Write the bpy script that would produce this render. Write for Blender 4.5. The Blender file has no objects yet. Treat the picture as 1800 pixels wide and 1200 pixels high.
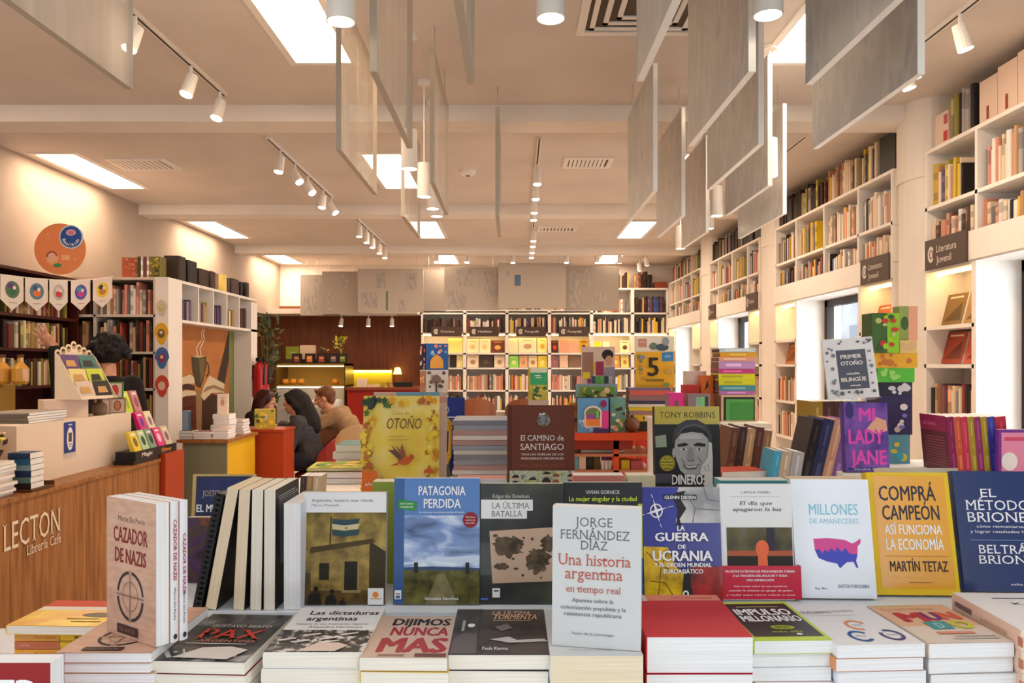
import bpy, bmesh, math, random
from mathutils import Vector, Matrix, Euler
SC = bpy.context.scene
COL = SC.collection
PI = math.pi
F = 1350.0            # focal length in pixels of an 1800 px wide frame
EYE = 1.45            # camera height above the floor
VX, VY = 900.0, 640.0 # where level lines meet in the photograph

# ---------------------------------------------------------------- camera
cam = bpy.data.cameras.new('camera'); camo = bpy.data.objects.new('camera', cam); COL.objects.link(camo)
camo.location = (0, 0, EYE); camo.rotation_euler = (PI/2, 0, 0)
cam.sensor_width = 36; cam.lens = F*36/1800; cam.shift_y = 40/1800; cam.clip_start = 0.05
cam.dof.use_dof = False
SC.camera = camo
# ---------------------------------------------------------------- daylight and exposure
SC.view_settings.view_transform = 'Standard'; SC.view_settings.look = 'None'
SC.view_settings.exposure = 0.3; SC.view_settings.gamma = 1; SC.view_settings.use_curve_mapping = False
W = bpy.data.worlds.new('world'); SC.world = W; W.use_nodes = True
wb = W.node_tree.nodes['Background']; wb.inputs[0].default_value = (0.88, 0.94, 1.0, 1); wb.inputs[1].default_value = 3.0
LED_STRENGTH = 22.0
LED_COLOR = (1.0, 0.76, 0.55)
SPOT_STRENGTH = 10.0

def daylight(x, y, z, sy, sz, e):
    l = bpy.data.lights.new('window_daylight', 'AREA'); l.shape = 'RECTANGLE'; l.size = sz; l.size_y = sy; l.energy = e; l.color = (.88, .94, 1)
    o = bpy.data.objects.new('window_daylight', l); COL.objects.link(o); o.location = (x, y, z); o.rotation_euler = (0, PI/2, 0)
for y0, y1 in ((2.97, 4.22), (5.66, 6.88), (8.29, 9.50), (10.9, 11.95)): daylight(3.35, (y0+y1)/2-.15, 1.4, 1.1, 1.3, 26)

def P(px, py, D):
    return Vector(((px-VX)*D/F, D, EYE+(VY-py)*D/F))

# ---------------------------------------------------------------- materials
def lin(c):
    return tuple((x/255/12.92) if x/255 <= .04045 else ((x/255+.055)/1.055)**2.4 for x in c)
MC = {}
def nodes(name):
    m = bpy.data.materials.new(name); m.use_nodes = True
    nt = m.node_tree; return m, nt, nt.nodes['Principled BSDF']
def mat(c, rough=.55, metal=0, coat=0, spec=.4):
    if isinstance(c, bpy.types.Material): return c
    k = (c, rough, metal, coat, spec)
    if k in MC: return MC[k]
    m, nt, b = nodes('paint_%02x%02x%02x' % c)
    b.inputs['Base Color'].default_value = (*lin(c), 1); b.inputs['Roughness'].default_value = rough
    b.inputs['Metallic'].default_value = metal; b.inputs['Coat Weight'].default_value = coat
    b.inputs['Coat Roughness'].default_value = .18; b.inputs['Specular IOR Level'].default_value = spec
    MC[k] = m; return m
def gloss(c): return mat(c, .42, 0, .25)
def emit(name, c, s):
    k = ('e', name)
    if k in MC: return MC[k]
    m, nt, b = nodes(name)
    b.inputs['Base Color'].default_value = (.8, .8, .8, 1)
    b.inputs['Emission Color'].default_value = (*c, 1); b.inputs['Emission Strength'].default_value = s
    MC[k] = m; return m
def noisy(name, stops, scale=5, stretch=(1, 1, 1), detail=4, rough=.5, distort=0, coat=0, bump=0, interp='LINEAR'):
    """A noise texture in object space through a colour ramp."""
    if name in MC: return MC[name]
    m, nt, b = nodes(name); N = nt.nodes; L = nt.links
    tc = N.new('ShaderNodeTexCoord'); mp = N.new('ShaderNodeMapping'); mp.inputs['Scale'].default_value = stretch
    no = N.new('ShaderNodeTexNoise'); no.inputs['Scale'].default_value = scale; no.inputs['Detail'].default_value = detail
    no.inputs['Distortion'].default_value = distort
    cr = N.new('ShaderNodeValToRGB'); cr.color_ramp.interpolation = interp
    e = cr.color_ramp.elements
    while len(e) < len(stops): e.new(.5)
    for q, (p, c) in zip(e, stops): q.position = p; q.color = (*lin(c), 1)
    L.new(tc.outputs['Object'], mp.inputs[0]); L.new(mp.outputs[0], no.inputs['Vector']); L.new(no.outputs['Fac'], cr.inputs[0])
    L.new(cr.outputs[0], b.inputs['Base Color']); b.inputs['Roughness'].default_value = rough
    b.inputs['Coat Weight'].default_value = coat; b.inputs['Specular IOR Level'].default_value = .4
    if bump:
        bp = N.new('ShaderNodeBump'); bp.inputs['Strength'].default_value = bump; bp.inputs['Distance'].default_value = .01
        L.new(no.outputs['Fac'], bp.inputs['Height']); L.new(bp.outputs[0], b.inputs['Normal'])
    MC[name] = m; return m

M_WALL = noisy('wall_plaster', [(.35, (226, 216, 206)), (.65, (232, 222, 212))], 3, rough=.85)
M_WALLB = noisy('beige_wall_paint', [(.35, (170, 152, 135)), (.65, (176, 158, 141))], 3, rough=.85)
M_CEIL = noisy('ceiling_plaster', [(.35, (214, 203, 192)), (.65, (222, 211, 200))], 2, rough=.9)
M_BEAM = noisy('beam_plaster', [(.35, (232, 224, 214)), (.65, (238, 230, 220))], 2, rough=.85)
M_FLOOR = noisy('floor_boards', [(.3, (206, 190, 172)), (.7, (222, 206, 188))], 4, (1, .1, 1), rough=.45)
M_WHITE = noisy('white_laminate', [(.3, (236, 230, 222)), (.7, (242, 236, 228))], 3, rough=.5)
M_STEP = noisy('white_shelf_board', [(.3, (226, 230, 234)), (.7, (234, 238, 242))], 3, rough=.4)
M_OAK = noisy('oak_veneer', [(.25, (112, 66, 30)), (.45, (150, 96, 46)), (.6, (172, 116, 62)), (.8, (128, 78, 36))], 7, (5, 5, .35), 6, .42, .3)
M_WALNUT = noisy('walnut_panelling', [(.25, (96, 48, 26)), (.5, (128, 68, 38)), (.8, (84, 42, 24))], 5, (4, 1, .25), 5, .5, .2)
M_REDWOOD = noisy('dark_red_wood', [(.3, (62, 20, 12)), (.7, (88, 32, 20))], 6, (1, 1, 6), 4, .45)
M_PAGES = noisy('paper_edges', [(.3, (226, 216, 196)), (.7, (250, 244, 230))], 3, (1.5, 420, 1.5), 2, .8)
M_PAGEW = noisy('white_paper_edges', [(.3, (224, 222, 220)), (.7, (250, 249, 247))], 3, (1.5, 420, 1.5), 2, .8)
M_PAGEC = noisy('cream_paper_edges', [(.3, (222, 202, 166)), (.7, (246, 230, 200))], 3, (1.5, 420, 1.5), 2, .8)
M_BOARD = noisy('printed_acrylic', [(.46, (186, 182, 176)), (.56, (198, 194, 188)), (.66, (172, 172, 172)), (.74, (196, 192, 186))], 5, (2, 2, .8), 8, .35)
M_EDGE = mat((244, 240, 232), .3)
M_BLACK = mat((22, 20, 20), .5)
M_METAL = mat((200, 200, 198), .3, .9)
M_LED = emit('led_diffuser', LED_COLOR, LED_STRENGTH)
M_BULB = emit('spot_lens', (1.0, .82, .6), SPOT_STRENGTH)
M_STRIP = emit('warm_led_strip', (1.0, .66, .25), 9)
def glassy(name, c, t):
    m, nt, b = nodes(name); N = nt.nodes; L = nt.links
    tr = N.new('ShaderNodeBsdfTransparent'); mx = N.new('ShaderNodeMixShader'); mx.inputs[0].default_value = t
    b.inputs['Base Color'].default_value = (*lin(c), 1); b.inputs['Roughness'].default_value = .15
    out = N['Material Output']; L.new(b.outputs[0], mx.inputs[1]); L.new(tr.outputs[0], mx.inputs[2]); L.new(mx.outputs[0], out.inputs[0])
    return m
def streaky():
    m = glassy('streaked_translucent_acrylic', (226, 214, 196), .5); nt = m.node_tree; N = nt.nodes; L = nt.links
    tc = N.new('ShaderNodeTexCoord'); mp = N.new('ShaderNodeMapping'); mp.inputs['Scale'].default_value = (1, 2.2, .1)
    no = N.new('ShaderNodeTexNoise'); no.inputs['Scale'].default_value = 2.2; no.inputs['Detail'].default_value = 3
    mr = N.new('ShaderNodeMapRange'); mr.inputs[1].default_value = .35; mr.inputs[2].default_value = .65; mr.inputs[3].default_value = .36; mr.inputs[4].default_value = .78
    L.new(tc.outputs['Object'], mp.inputs[0]); L.new(mp.outputs[0], no.inputs['Vector']); L.new(no.outputs['Fac'], mr.inputs[0])
    mx = [n for n in N if n.type == 'MIX_SHADER'][0]; L.new(mr.outputs[0], mx.inputs[0]); return m
M_CLEARBOARD = streaky()
M_GLASS = glassy('window_glass', (120, 130, 140), .92)
M_ACRYL = glassy('clear_acrylic', (230, 230, 232), .7)

# ---------------------------------------------------------------- mesh helper
class MB:
    def __init__(s): s.v = []; s.f = []; s.m = []; s.mats = []
    def slot(s, m):
        m = mat(m)
        if m not in s.mats: s.mats.append(m)
        return s.mats.index(m)
    def add(s, vs, fs, m):
        b = len(s.v); k = s.slot(m); s.v += [tuple(x) for x in vs]
        for f in fs: s.f.append([b+i for i in f]); s.m.append(k)
        return s
    def box(s, a, b, m, T=None):
        x0, y0, z0 = a; x1, y1, z1 = b
        vs = [(x0, y0, z0), (x1, y0, z0), (x1, y1, z0), (x0, y1, z0), (x0, y0, z1), (x1, y0, z1), (x1, y1, z1), (x0, y1, z1)]
        if T: vs = [T @ Vector(q) for q in vs]
        return s.add(vs, [(3, 2, 1, 0), (4, 5, 6, 7), (0, 1, 5, 4), (1, 2, 6, 5), (2, 3, 7, 6), (3, 0, 4, 7)], m)
    def quad(s, pts, m): return s.add(pts, [tuple(range(len(pts)))], m)
    def prism(s, pts, off, m):
        """Polygon of 3D points pushed along the vector off."""
        n = len(pts); off = Vector(off); p = [Vector(q) for q in pts]
        return s.add(p+[q+off for q in p], [tuple(range(n))[::-1], tuple(range(n, 2*n))]+[(i, (i+1) % n, n+(i+1) % n, n+i) for i in range(n)], m)
    def tube(s, p0, p1, r0, m, r1=None, n=12, cap=True):
        p0 = Vector(p0); p1 = Vector(p1); r1 = r0 if r1 is None else r1
        d = (p1-p0).normalized(); a = d.orthogonal().normalized(); b = d.cross(a)
        vs = [p+(a*math.cos(2*PI*i/n)+b*math.sin(2*PI*i/n))*r for p, r in ((p0, r0), (p1, r1)) for i in range(n)]
        fs = [(i, (i+1) % n, n+(i+1) % n, n+i) for i in range(n)]
        if cap: fs += [tuple(range(n))[::-1], tuple(range(n, 2*n))]
        return s.add(vs, fs, m)
    def chain(s, pts, rs, m, n=10):
        """Tapered limb with round ends through the points (overlapping capsules)."""
        for i in range(len(pts)-1):
            s.tube(pts[i], pts[i+1], rs[i], m, rs[i+1], n)
        for p, r in zip(pts, rs): s.ball(p, (r, r, r), m, n, 6)
        return s
    def ball(s, c, r, m, n=14, k=9, T=None):
        c = Vector(c); vs = []; fs = []
        for j in range(1, k):
            t = PI*j/k
            for i in range(n):
                q = Vector((r[0]*math.sin(t)*math.cos(2*PI*i/n), r[1]*math.sin(t)*math.sin(2*PI*i/n), r[2]*math.cos(t)))
                if T: q = T @ q
                vs.append(c+q)
        q0 = Vector((0, 0, r[2])); q1 = Vector((0, 0, -r[2]))
        if T: q0 = T @ q0; q1 = T @ q1
        vs += [c+q0, c+q1]; a = len(vs)-2
        for j in range(k-2):
            for i in range(n): fs.append((j*n+i, (j+1)*n+i, (j+1)*n+(i+1) % n, j*n+(i+1) % n))
        for i in range(n):
            fs.append((a, i, (i+1) % n)); fs.append((a+1, (k-2)*n+(i+1) % n, (k-2)*n+i))
        return s.add(vs, fs, m)
    def lathe(s, prof, c, m, n=20):
        cx, cy, cz = c; vs = []; fs = []
        for r, z in prof:
            for i in range(n): vs.append((cx+r*math.cos(2*PI*i/n), cy+r*math.sin(2*PI*i/n), cz+z))
        for j in range(len(prof)-1):
            for i in range(n): fs.append((j*n+i, j*n+(i+1) % n, (j+1)*n+(i+1) % n, (j+1)*n+i))
        fs.append(tuple(range(n))[::-1]); k = (len(prof)-1)*n; fs.append(tuple(range(k, k+n)))
        return s.add(vs, fs, m)
    def build(s, name, parent=None, world=True, bev=0, smooth=False):
        vs = s.v
        if parent is not None and world:
            o = parent.location; vs = [(x-o[0], y-o[1], z-o[2]) for x, y, z in vs]
            if any(abs(a) > 1e-6 for a in parent.rotation_euler):
                R = parent.rotation_euler.to_matrix().transposed(); vs = [tuple(R @ Vector(q)) for q in vs]
        me = bpy.data.meshes.new(name); me.from_pydata(vs, [], s.f)
        for m in s.mats: me.materials.append(m)
        me.polygons.foreach_set('material_index', s.m)
        if smooth: me.polygons.foreach_set('use_smooth', [True]*len(me.polygons))
        me.update()
        ob = bpy.data.objects.new(name, me); COL.objects.link(ob)
        if parent is not None: ob.parent = parent
        if bev:
            b = ob.modifiers.new('edge', 'BEVEL'); b.width = bev; b.segments = 2; b.limit_method = 'ANGLE'
        return ob

def tag(o, label, cat, group=None, kind=None):
    if label: o['label'] = label
    if cat: o['category'] = cat
    if group: o['group'] = group
    if kind: o['kind'] = kind
    return o
def thing(name, label, cat, loc=(0, 0, 0), rot=(0, 0, 0), group=None):
    o = bpy.data.objects.new(name, None); COL.objects.link(o); o.empty_display_size = .05
    o.location = loc; o.rotation_euler = rot
    return tag(o, label, cat, group)
def struct(name, mb, label=None, **k):
    o = mb.build(name, **k); o['kind'] = 'structure'
    if label: o['label'] = label
    return o
def B(a, b, m): return MB().box(a, b, m)
def dup(root, loc=None, rotz=None, label=None):
    r = root.copy(); COL.objects.link(r)
    if loc is not None: r.location = loc
    if rotz is not None: r.rotation_euler.z = rotz
    if label: r['label'] = label
    for ch in list(root.children):
        c = ch.copy(); COL.objects.link(c); c.parent = r
        for g in list(ch.children):
            d = g.copy(); COL.objects.link(d); d.parent = c
    return r
ORD = 'zeroth first second third fourth fifth sixth seventh eighth ninth tenth eleventh twelfth thirteenth fourteenth fifteenth sixteenth seventeenth eighteenth nineteenth twentieth'.split()
def ordinal(n):
    if n <= 20: return ORD[n]
    t = {2: 'twenty', 3: 'thirty', 4: 'forty', 5: 'fifty', 6: 'sixty', 7: 'seventy'}[n//10]
    return t[:-1]+'ieth' if n % 10 == 0 else t+'-'+ORD[n % 10]

# ---------------------------------------------------------------- lettering
TC = {}
def text_geo(s, bold=0, serif=False):
    k = (s, bold, serif)
    if k in TC: return TC[k]
    cu = bpy.data.curves.new('lettering', 'FONT'); cu.body = s; cu.size = 1; cu.resolution_u = 2
    ob = bpy.data.objects.new('lettering', cu); me = ob.to_mesh()
    vs = [(v.co.x, v.co.y) for v in me.vertices]; fs = [tuple(p.vertices) for p in me.polygons]
    if serif:
        cnt = {}
        for f in fs:
            cy = sum(vs[i][1] for i in f)/len(f)
            for a, b in zip(f, f[1:]+f[:1]): cnt.setdefault((min(a, b), max(a, b)), []).append(cy)
        for (a, b), c in cnt.items():
            if len(c) != 1: continue
            (xa, ya), (xb, yb) = vs[a], vs[b]
            if abs(ya-yb) > .004 or not .05 < abs(xa-xb) < .17: continue
            x0, x1 = min(xa, xb)-.055, max(xa, xb)+.055; t = .045 if c[0] > ya else -.045
            n = len(vs); vs += [(x0, ya), (x1, ya), (x1, ya+t), (x0, ya+t)]; fs.append((n, n+1, n+2, n+3))
    vs = [(x, y, 0) for x, y in vs]
    if bold:
        v0, f0 = list(vs), list(fs)
        for j, (dx, dy) in enumerate(((1, 0), (-1, 0), (.7, .7), (-.7, -.7))):
            n = len(vs); vs += [(x+dx*bold, y+dy*bold*.7, j+1) for x, y, q in v0]; fs += [tuple(n+i for i in f) for f in f0]
    ob.to_mesh_clear(); bpy.data.objects.remove(ob); bpy.data.curves.remove(cu)
    xs = [v[0] for v in vs] or [0]
    TC[k] = (vs, fs, min(xs), max(xs)); return TC[k]
CAP = max(v[1] for v in text_geo('H')[0]) or .7

class Art:
    """A flat print of w x h metres; drawing coordinates are those of box (x right, y down)."""
    def __init__(s, w, h, box=(0, 0, 100, 150)):
        s.w, s.h, s.b = w, h, box; s.items = []
    def q(s, x, y):
        x0, y0, x1, y1 = s.b
        return ((x-x0)/(x1-x0)*s.w, (y1-y)/(y1-y0)*s.h)
    def poly(s, pts, m): s.items.append(([s.q(*p) for p in pts], [tuple(range(len(pts)))], m)); return s
    def rect(s, x0, y0, x1, y1, m): return s.poly([(x0, y1), (x1, y1), (x1, y0), (x0, y0)], m)
    def ell(s, cx, cy, rx, ry, m, n=20, a0=0, a1=2*PI):
        full = abs(a1-a0-2*PI) < 1e-6
        return s.poly([(cx+rx*math.cos(a0+(a1-a0)*i/(n if full else n-1)), cy-ry*math.sin(a0+(a1-a0)*i/(n if full else n-1))) for i in range(n)], m)
    def ring(s, cx, cy, rx, ry, k, m, n=28, a0=0, a1=2*PI):
        vs = []; fs = []
        for i in range(n+1):
            a = a0+(a1-a0)*i/n
            vs += [s.q(cx+rx*math.cos(a), cy-ry*math.sin(a)), s.q(cx+rx*k*math.cos(a), cy-ry*k*math.sin(a))]
        for i in range(n): fs.append((2*i, 2*i+2, 2*i+3, 2*i+1))
        s.items.append((vs, fs, m)); return s
    def line(s, pts, wd, m):
        for (xa, ya), (xb, yb) in zip(pts, pts[1:]):
            d = math.hypot(xb-xa, yb-ya) or 1; nx, ny = -(yb-ya)/d*wd/2, (xb-xa)/d*wd/2
            s.poly([(xa+nx, ya+ny), (xb+nx, yb+ny), (xb-nx, yb-ny), (xa-nx, ya-ny)], m)
        return s
    def text(s, t, x, y, cap, m, w=None, al='C', bold=0, serif=False, slant=0):
        """Baseline at y; cap and w in drawing units; x is the centre (C), left (L) or right (R)."""
        vs, fs, a, b = text_geo(t, bold, serif)
        if not fs: return s
        sy = cap/CAP*s.h/abs(s.b[3]-s.b[1]); sx = sy if w is None else w*s.w/abs(s.b[2]-s.b[0])/max(b-a, 1e-6)
        X, Y = s.q(x, y); L = (b-a)*sx; x0 = X-L/2 if al == 'C' else X if al == 'L' else X-L
        s.items.append(([(x0+(vx-a)*sx+slant*vy*sy, Y+vy*sy, k) for vx, vy, k in vs], fs, m)); return s
    def put(s, mb, T, eps=.00012):
        """Lay the print in the plane x (right), z (up) facing -y, through the matrix T."""
        for i, (vs, fs, m) in enumerate(s.items):
            y = -eps*(i+2)
            mb.add([T @ Vector((p[0], y-(p[2]*eps*.18 if len(p) > 2 else 0), p[1])) for p in vs], fs, m)
I4 = Matrix.Identity(4)

# ---------------------------------------------------------------- books
def book(label, w, h, t, cover, T, art=None, pages=M_PAGES, spine=None, back=None, name='paperback_book', hard=False, group=None, spine_art=None, back_art=None, band=None, cat='book'):
    """A book with its front cover in the plane y = 0 facing -y, spine at x = 0, bottom at z = 0; T places it."""
    r = thing(name, label, cat, group=group); r.matrix_world = T
    c = mat(cover); th = .0024 if hard else .0007; ov = .003 if hard else .0003
    sp = mat(spine) if spine else c; bk = mat(back) if back else c
    mb = MB(); mb.box((0, 0, 0), (w, th, h), c).box((0, t-th, 0), (w, t, h), bk)
    n = 6; arc = [(-(.0035 if hard else .0012)*math.sin(PI*i/n), t*i/n) for i in range(n+1)]
    mb.add([(x, y, z) for z in (0, h) for x, y in arc], [(i+1, i, n+1+i, n+2+i) for i in range(n)], sp)
    mb.add([(th, y, z) for z in (0, h) for x, y in arc], [(i, i+1, n+2+i, n+1+i) for i in range(n)], sp)
    mb.add([(x, y, h) for x, y in arc]+[(th, y, h) for x, y in arc], [(i+1, i, n+1+i, n+2+i) for i in range(n)], sp)
    mb.add([(x, y, 0) for x, y in arc]+[(th, y, 0) for x, y in arc], [(i, i+1, n+2+i, n+1+i) for i in range(n)], sp)
    if art: art.put(mb, I4)
    if spine_art: spine_art.put(mb, Matrix(((0, 1, 0, -.0018), (0, 0, -1, t), (-1, 0, 0, h), (0, 0, 0, 1))))
    if back_art: back_art.put(mb, Matrix(((-1, 0, 0, w), (0, -1, 0, t), (0, 0, 1, 0), (0, 0, 0, 1))))
    o = mb.build('cover', r, world=False)
    B((th, th, ov), (w-ov, t-th, h-ov), pages).build('page_block', r, world=False)
    if band: band(r)
    return r
def T_stand(px, py, D, lean=8, yaw=0, roll=0):
    """Standing: the front lower spine-side corner at the photo's point; lean tips the top backwards."""
    return Matrix.Translation(P(px, py, D)) @ Matrix.Rotation(math.radians(yaw), 4, 'Z') @ Matrix.Rotation(math.radians(roll), 4, 'Y') @ Matrix.Rotation(math.radians(-lean), 4, 'X')
def T_flat(x, y, ztop, yaw=0):
    """Lying face up, foot towards the camera, its spine-side front corner at x, y and its top at ztop."""
    return Matrix.Translation((x, y, ztop)) @ Matrix.Rotation(math.radians(yaw), 4, 'Z') @ Matrix.Rotation(-PI/2, 4, 'X')
# ================================================================ the room
H = 1.66; ZC = EYE+H                      # ceiling
XL, XR, YB = -3.88, 2.80, 12.85           # left wall, right wall, back wall
XS = 2.55                                 # front of the shelves on the right wall
struct('floor', B((-7, .2, -.1), (3.2, 13.2, 0), M_FLOOR))
struct('pavement', B((-9, -6, -.12), (9, .2, -.02), noisy('paving', [(.3, (150, 148, 144)), (.7, (168, 166, 162))], 6, rough=.9)))
struct('ceiling', B((-4.1, .25, ZC), (3.1, 13.1, ZC+.15), M_CEIL))
for i, y in enumerate((4.92, 7.98, 10.75)):
    struct('beam_%d' % (i+1), B((XL, y, ZC-.105), (XR, y+.24, ZC), M_BEAM))
struct('wall_left', B((XL-.15, .25, 0), (XL, 8.8, ZC), M_WALLB))
struct('wall_left_upper', B((XL-.15, 8.8, 2.24), (XL, YB, ZC), M_WALLB))
struct('wall_cafe_side', B((-7, 8.8, 0), (XL-.15, 8.95, 2.4), M_WALL))
struct('wall_cafe_end', B((-6.6, 8.95, 0), (-6.45, YB, 2.4), mat((70, 62, 44), .8)))
struct('ceiling_cafe', B((-6.6, 8.95, 2.24), (XL-.15, YB, 2.36), M_CEIL))
struct('wall_back', B((-6.6, YB, 0), (XR+.15, YB+.15, ZC+.1), M_WALL))
struct('wall_cafe_panelling', B((-6.4, YB-.04, 0), (-1.5, YB-.002, 2.42), M_WALNUT))
WIN = [(2.97, 4.22), (5.66, 6.88), (8.29, 9.50), (10.9, 11.95)]
ZW0, ZW1 = .55, 2.02
edges = [.25]+[e for w in WIN for e in w]+[YB]
mb = MB().box((XR, .25, 0), (XR+.15, YB, ZW0), M_WALL).box((XR, .25, ZW1), (XR+.15, YB, ZC), M_WALL)
for a, b in zip(edges[0::2], edges[1::2]): mb.box((XR, a, ZW0), (XR+.15, b, ZW1), M_WALL)
struct('wall_right', mb)
for i, (a, b) in enumerate(WIN):
    mb = MB().box((XS, b, ZW0), (XR, b+.02, ZW1), M_WHITE).box((XS, a-.02, ZW0), (XR, a, ZW1), M_WHITE)
    mb.box((XS, a-.02, ZW1), (XR, b+.02, ZW1+.02), M_WHITE).box((XS-.02, a-.02, ZW0-.03), (XR, b+.02, ZW0), M_WHITE)
    struct('trim_%d' % (i+1), mb, 'white window reveal between the bookcases')
    w = MB(); fr = mat((38, 30, 27), .4)
    for q in ((a, a+.06), (b-.06, b)): w.box((XR, q[0], ZW0), (XR+.06, q[1], ZW1), fr)
    w.box((XR, a, ZW0), (XR+.06, b, ZW0+.06), fr).box((XR, a, ZW1-.06), (XR+.06, b, ZW1), fr)
    w.box((XR, a+.3, ZW0), (XR+.05, a+.34, ZW1), fr)
    wo = struct('window_%d' % (i+1), w, 'dark framed window to the street')
    g = MB().box((XR+.02, a+.06, ZW0+.06), (XR+.028, b-.06, ZW1-.06), M_GLASS).build('pane', wo); g['kind'] = 'structure'
COLY = [(4.75, 5.14), (7.45, 7.91), (9.92, 10.40)]
for i, (a, b) in enumerate(COLY):
    c = (a+b)/2; r = (b-a)/2
    pts = [(XR, a, 0)]+[(XS+.10-.13*math.sin(PI*k/10), c-r*math.cos(PI*k/10), 0) for k in range(11)]+[(XR, b, 0)]
    mb = MB().prism(pts[::-1], (0, 0, 2.62), M_BEAM)
    pts2 = [(x-.012 if x < XR else x, y, 2.62) for x, y, z in pts]
    mb.prism(pts2[::-1], (0, 0, ZC-2.62), M_BEAM)
    struct('column_%d' % (i+1), mb)
# buildings across the street seen through the windows
ex = MB().box((7.5, 10, -.1), (8, 26, 9), noisy('street_stucco', [(.4, (150, 152, 158)), (.6, (176, 178, 184))], 1.2, rough=.9))
for y in range(10, 26, 2):
    for z in (.6, 3.4): ex.box((7.42, y, z), (7.5, y+.9, z+1.7), mat((96, 104, 116), .3)).box((7.38, y-.1, z-.15), (7.5, y+1.0, z), mat((206, 206, 206), .8))
struct('street_exterior_and_sky_block', ex)
for k, (x0, x1, h) in enumerate(((-24, 4.0, 21), (7.6, 8.8, 21), (10.6, 28, 21))):  # unseen blocks behind the camera, added to cut sky light and shape reflections
    ex = MB().box((x0, -16, -.1), (x1, -12.5, h), mat((104, 98, 92), .9))
    for z in (1, 4, 7, 10, 13, 16):
        for j in range(int((x1-x0)/2)): ex.box((x0+.5+2*j, -12.5, z), (x0+1.5+2*j, -12.44, z+1.8), mat((60, 66, 74), .3))
    struct('street_exterior_and_sky_block', ex)
struct('street_ground', B((XR+.15, -2, -.15), (7.5, 26, -.05), mat((120, 120, 120), .9)))

# ---------------------------------------------------------------- ceiling lights, vents, detector
def led(x, yfar, label):
    t = thing('ceiling_light', label, 'ceiling light', (x, yfar-.575, ZC), group='recessed light panels')
    f = MB(); w, l = .15, .575
    for a, b in (((-w-.04, -l-.04), (w+.04, -l)), ((-w-.04, l), (w+.04, l+.04)), ((-w-.04, -l), (-w, l)), ((w, -l), (w+.04, l))):
        f.box((a[0], a[1], -.012), (b[0], b[1], 0), M_WHITE)
    f.build('frame', t, world=False)
    B((-w, -l, -.006), (w, l, -.001), M_LED).build('diffuser', t, world=False)
rows = ['nearest', 'second', 'third', 'fourth']
for cname, x in (('left wall', -3.60), ('left pendant panels', -1.03), ('window bookcases', 1.53)):
    for k, yf in enumerate((4.2, 7.2, 10.05, 12.6)):
        led(x, yf, 'lit ceiling panel, %s from the shop front in the row by the %s' % (rows[k].replace('nearest', 'first'), cname))
def vent(x, y, w, l, label, square=False):
    t = thing('ceiling_vent', label, 'air vent', (x, y, ZC), group='ceiling air vents')
    f = MB()
    for a in ((-w, -l, w, -l+.04), (-w, l-.04, w, l), (-w, -l+.0402, -w+.04, l-.0402), (w-.04, -l+.0402, w, l-.0402)): f.box((a[0], a[1], -.015), (a[2], a[3], 0), M_WHITE)
    f.build('frame', t, world=False)
    B((-w+.04, -l+.04, -.004), (w-.04, l-.04, -.001), mat((96, 82, 68), .9)).build('opening', t, world=False)
    s = MB()
    if square:
        for k in range(1, 4):
            q = k*.06
            s.box((-w+q, -l+q, -.014), (w-q, -l+q+.025, -.006), M_WHITE).box((-w+q, l-q-.025, -.014), (w-q, l-q, -.006), M_WHITE)
            s.box((-w+q, -l+q, -.014), (-w+q+.025, l-q, -.006), M_WHITE).box((w-q-.025, -l+q, -.014), (w-q, l-q, -.006), M_WHITE)
    else:
        n = 9
        for k in range(n):
            x0 = -w+.05+(2*w-.1)*k/n
            s.box((x0, -l+.04, -.013), (x0+.025, l-.04, -.005), M_WHITE)
    s.build('slat', t, world=False)
vent(.62, 3.55, .3, .3, 'square ceiling vent with nested slats near the shop front', True)
vent(.62, 6.3, .2, .16, 'small slatted ceiling vent above the centre aisle')
vent(-3.05, 6.35, .24, .18, 'slatted ceiling vent beside the panel light at the left wall')
vent(.55, 9.4, .24, .14, 'far slatted ceiling vent beyond the middle beam')
t = thing('smoke_detector', 'round white smoke detector on the ceiling between beams', 'smoke detector', (-.38, 6.6, ZC))
MB().lathe([(.07, 0), (.07, -.02), (.045, -.04)], (0, 0, 0), M_WHITE).build('base', t, world=False)
MB().lathe([(.02, -.04), (.012, -.05)], (0, 0, 0), mat((120, 116, 110))).build('sensor', t, world=False)

# ---------------------------------------------------------------- track lights
def aim(d):
    d = Vector(d).normalized()
    return Vector((0, 0, -1)).rotation_difference(d)
def spot_parts(root, x, y, d, r=.036, l=.12, lamp=True):
    q = aim(d).to_matrix().to_4x4(); T = Matrix.Translation((x, y, -.10)) @ q
    h = MB(); h.tube((x, y, -.02), (x, y, -.08), .01, M_WHITE, n=8)
    h.tube(T @ Vector((0, 0, .03)), T @ Vector((0, 0, -l+.03)), r*.86, M_WHITE, r, 16)
    ho = h.build('spot_head', root, world=False)
    MB().tube(T @ Vector((0, 0, -l+.031)), T @ Vector((0, 0, -l+.026)), r*.88, M_BULB, n=16).build('lens', ho, world=False)
def track(label, p0, p1, spots, zt=ZC):
    p0 = Vector((*p0, zt)); p1 = Vector((*p1, zt)); t = thing('track_light', label, 'track light', p0, group='ceiling spotlight tracks')
    d = p1-p0; L = d.length; u = d.normalized(); n = Vector((-u.y, u.x, 0))
    r = MB(); pts = [n*.017, -n*.017, -n*.017+Vector((0, 0, -.02)), n*.017+Vector((0, 0, -.02))]
    r.prism([q for q in pts], d, M_WHITE)
    r.prism([q*1.0+Vector((0, 0, -.0205)) for q in (n*.006, -n*.006, -n*.006+Vector((0, 0, -.001)), n*.006+Vector((0, 0, -.001)))], d, mat((60, 54, 48)))
    r.build('rail', t, world=False)
    for f, a in spots:
        q = u*(L*f); spot_parts(t, q.x, q.y, a)
DN = (0, -.1, -1)
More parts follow.
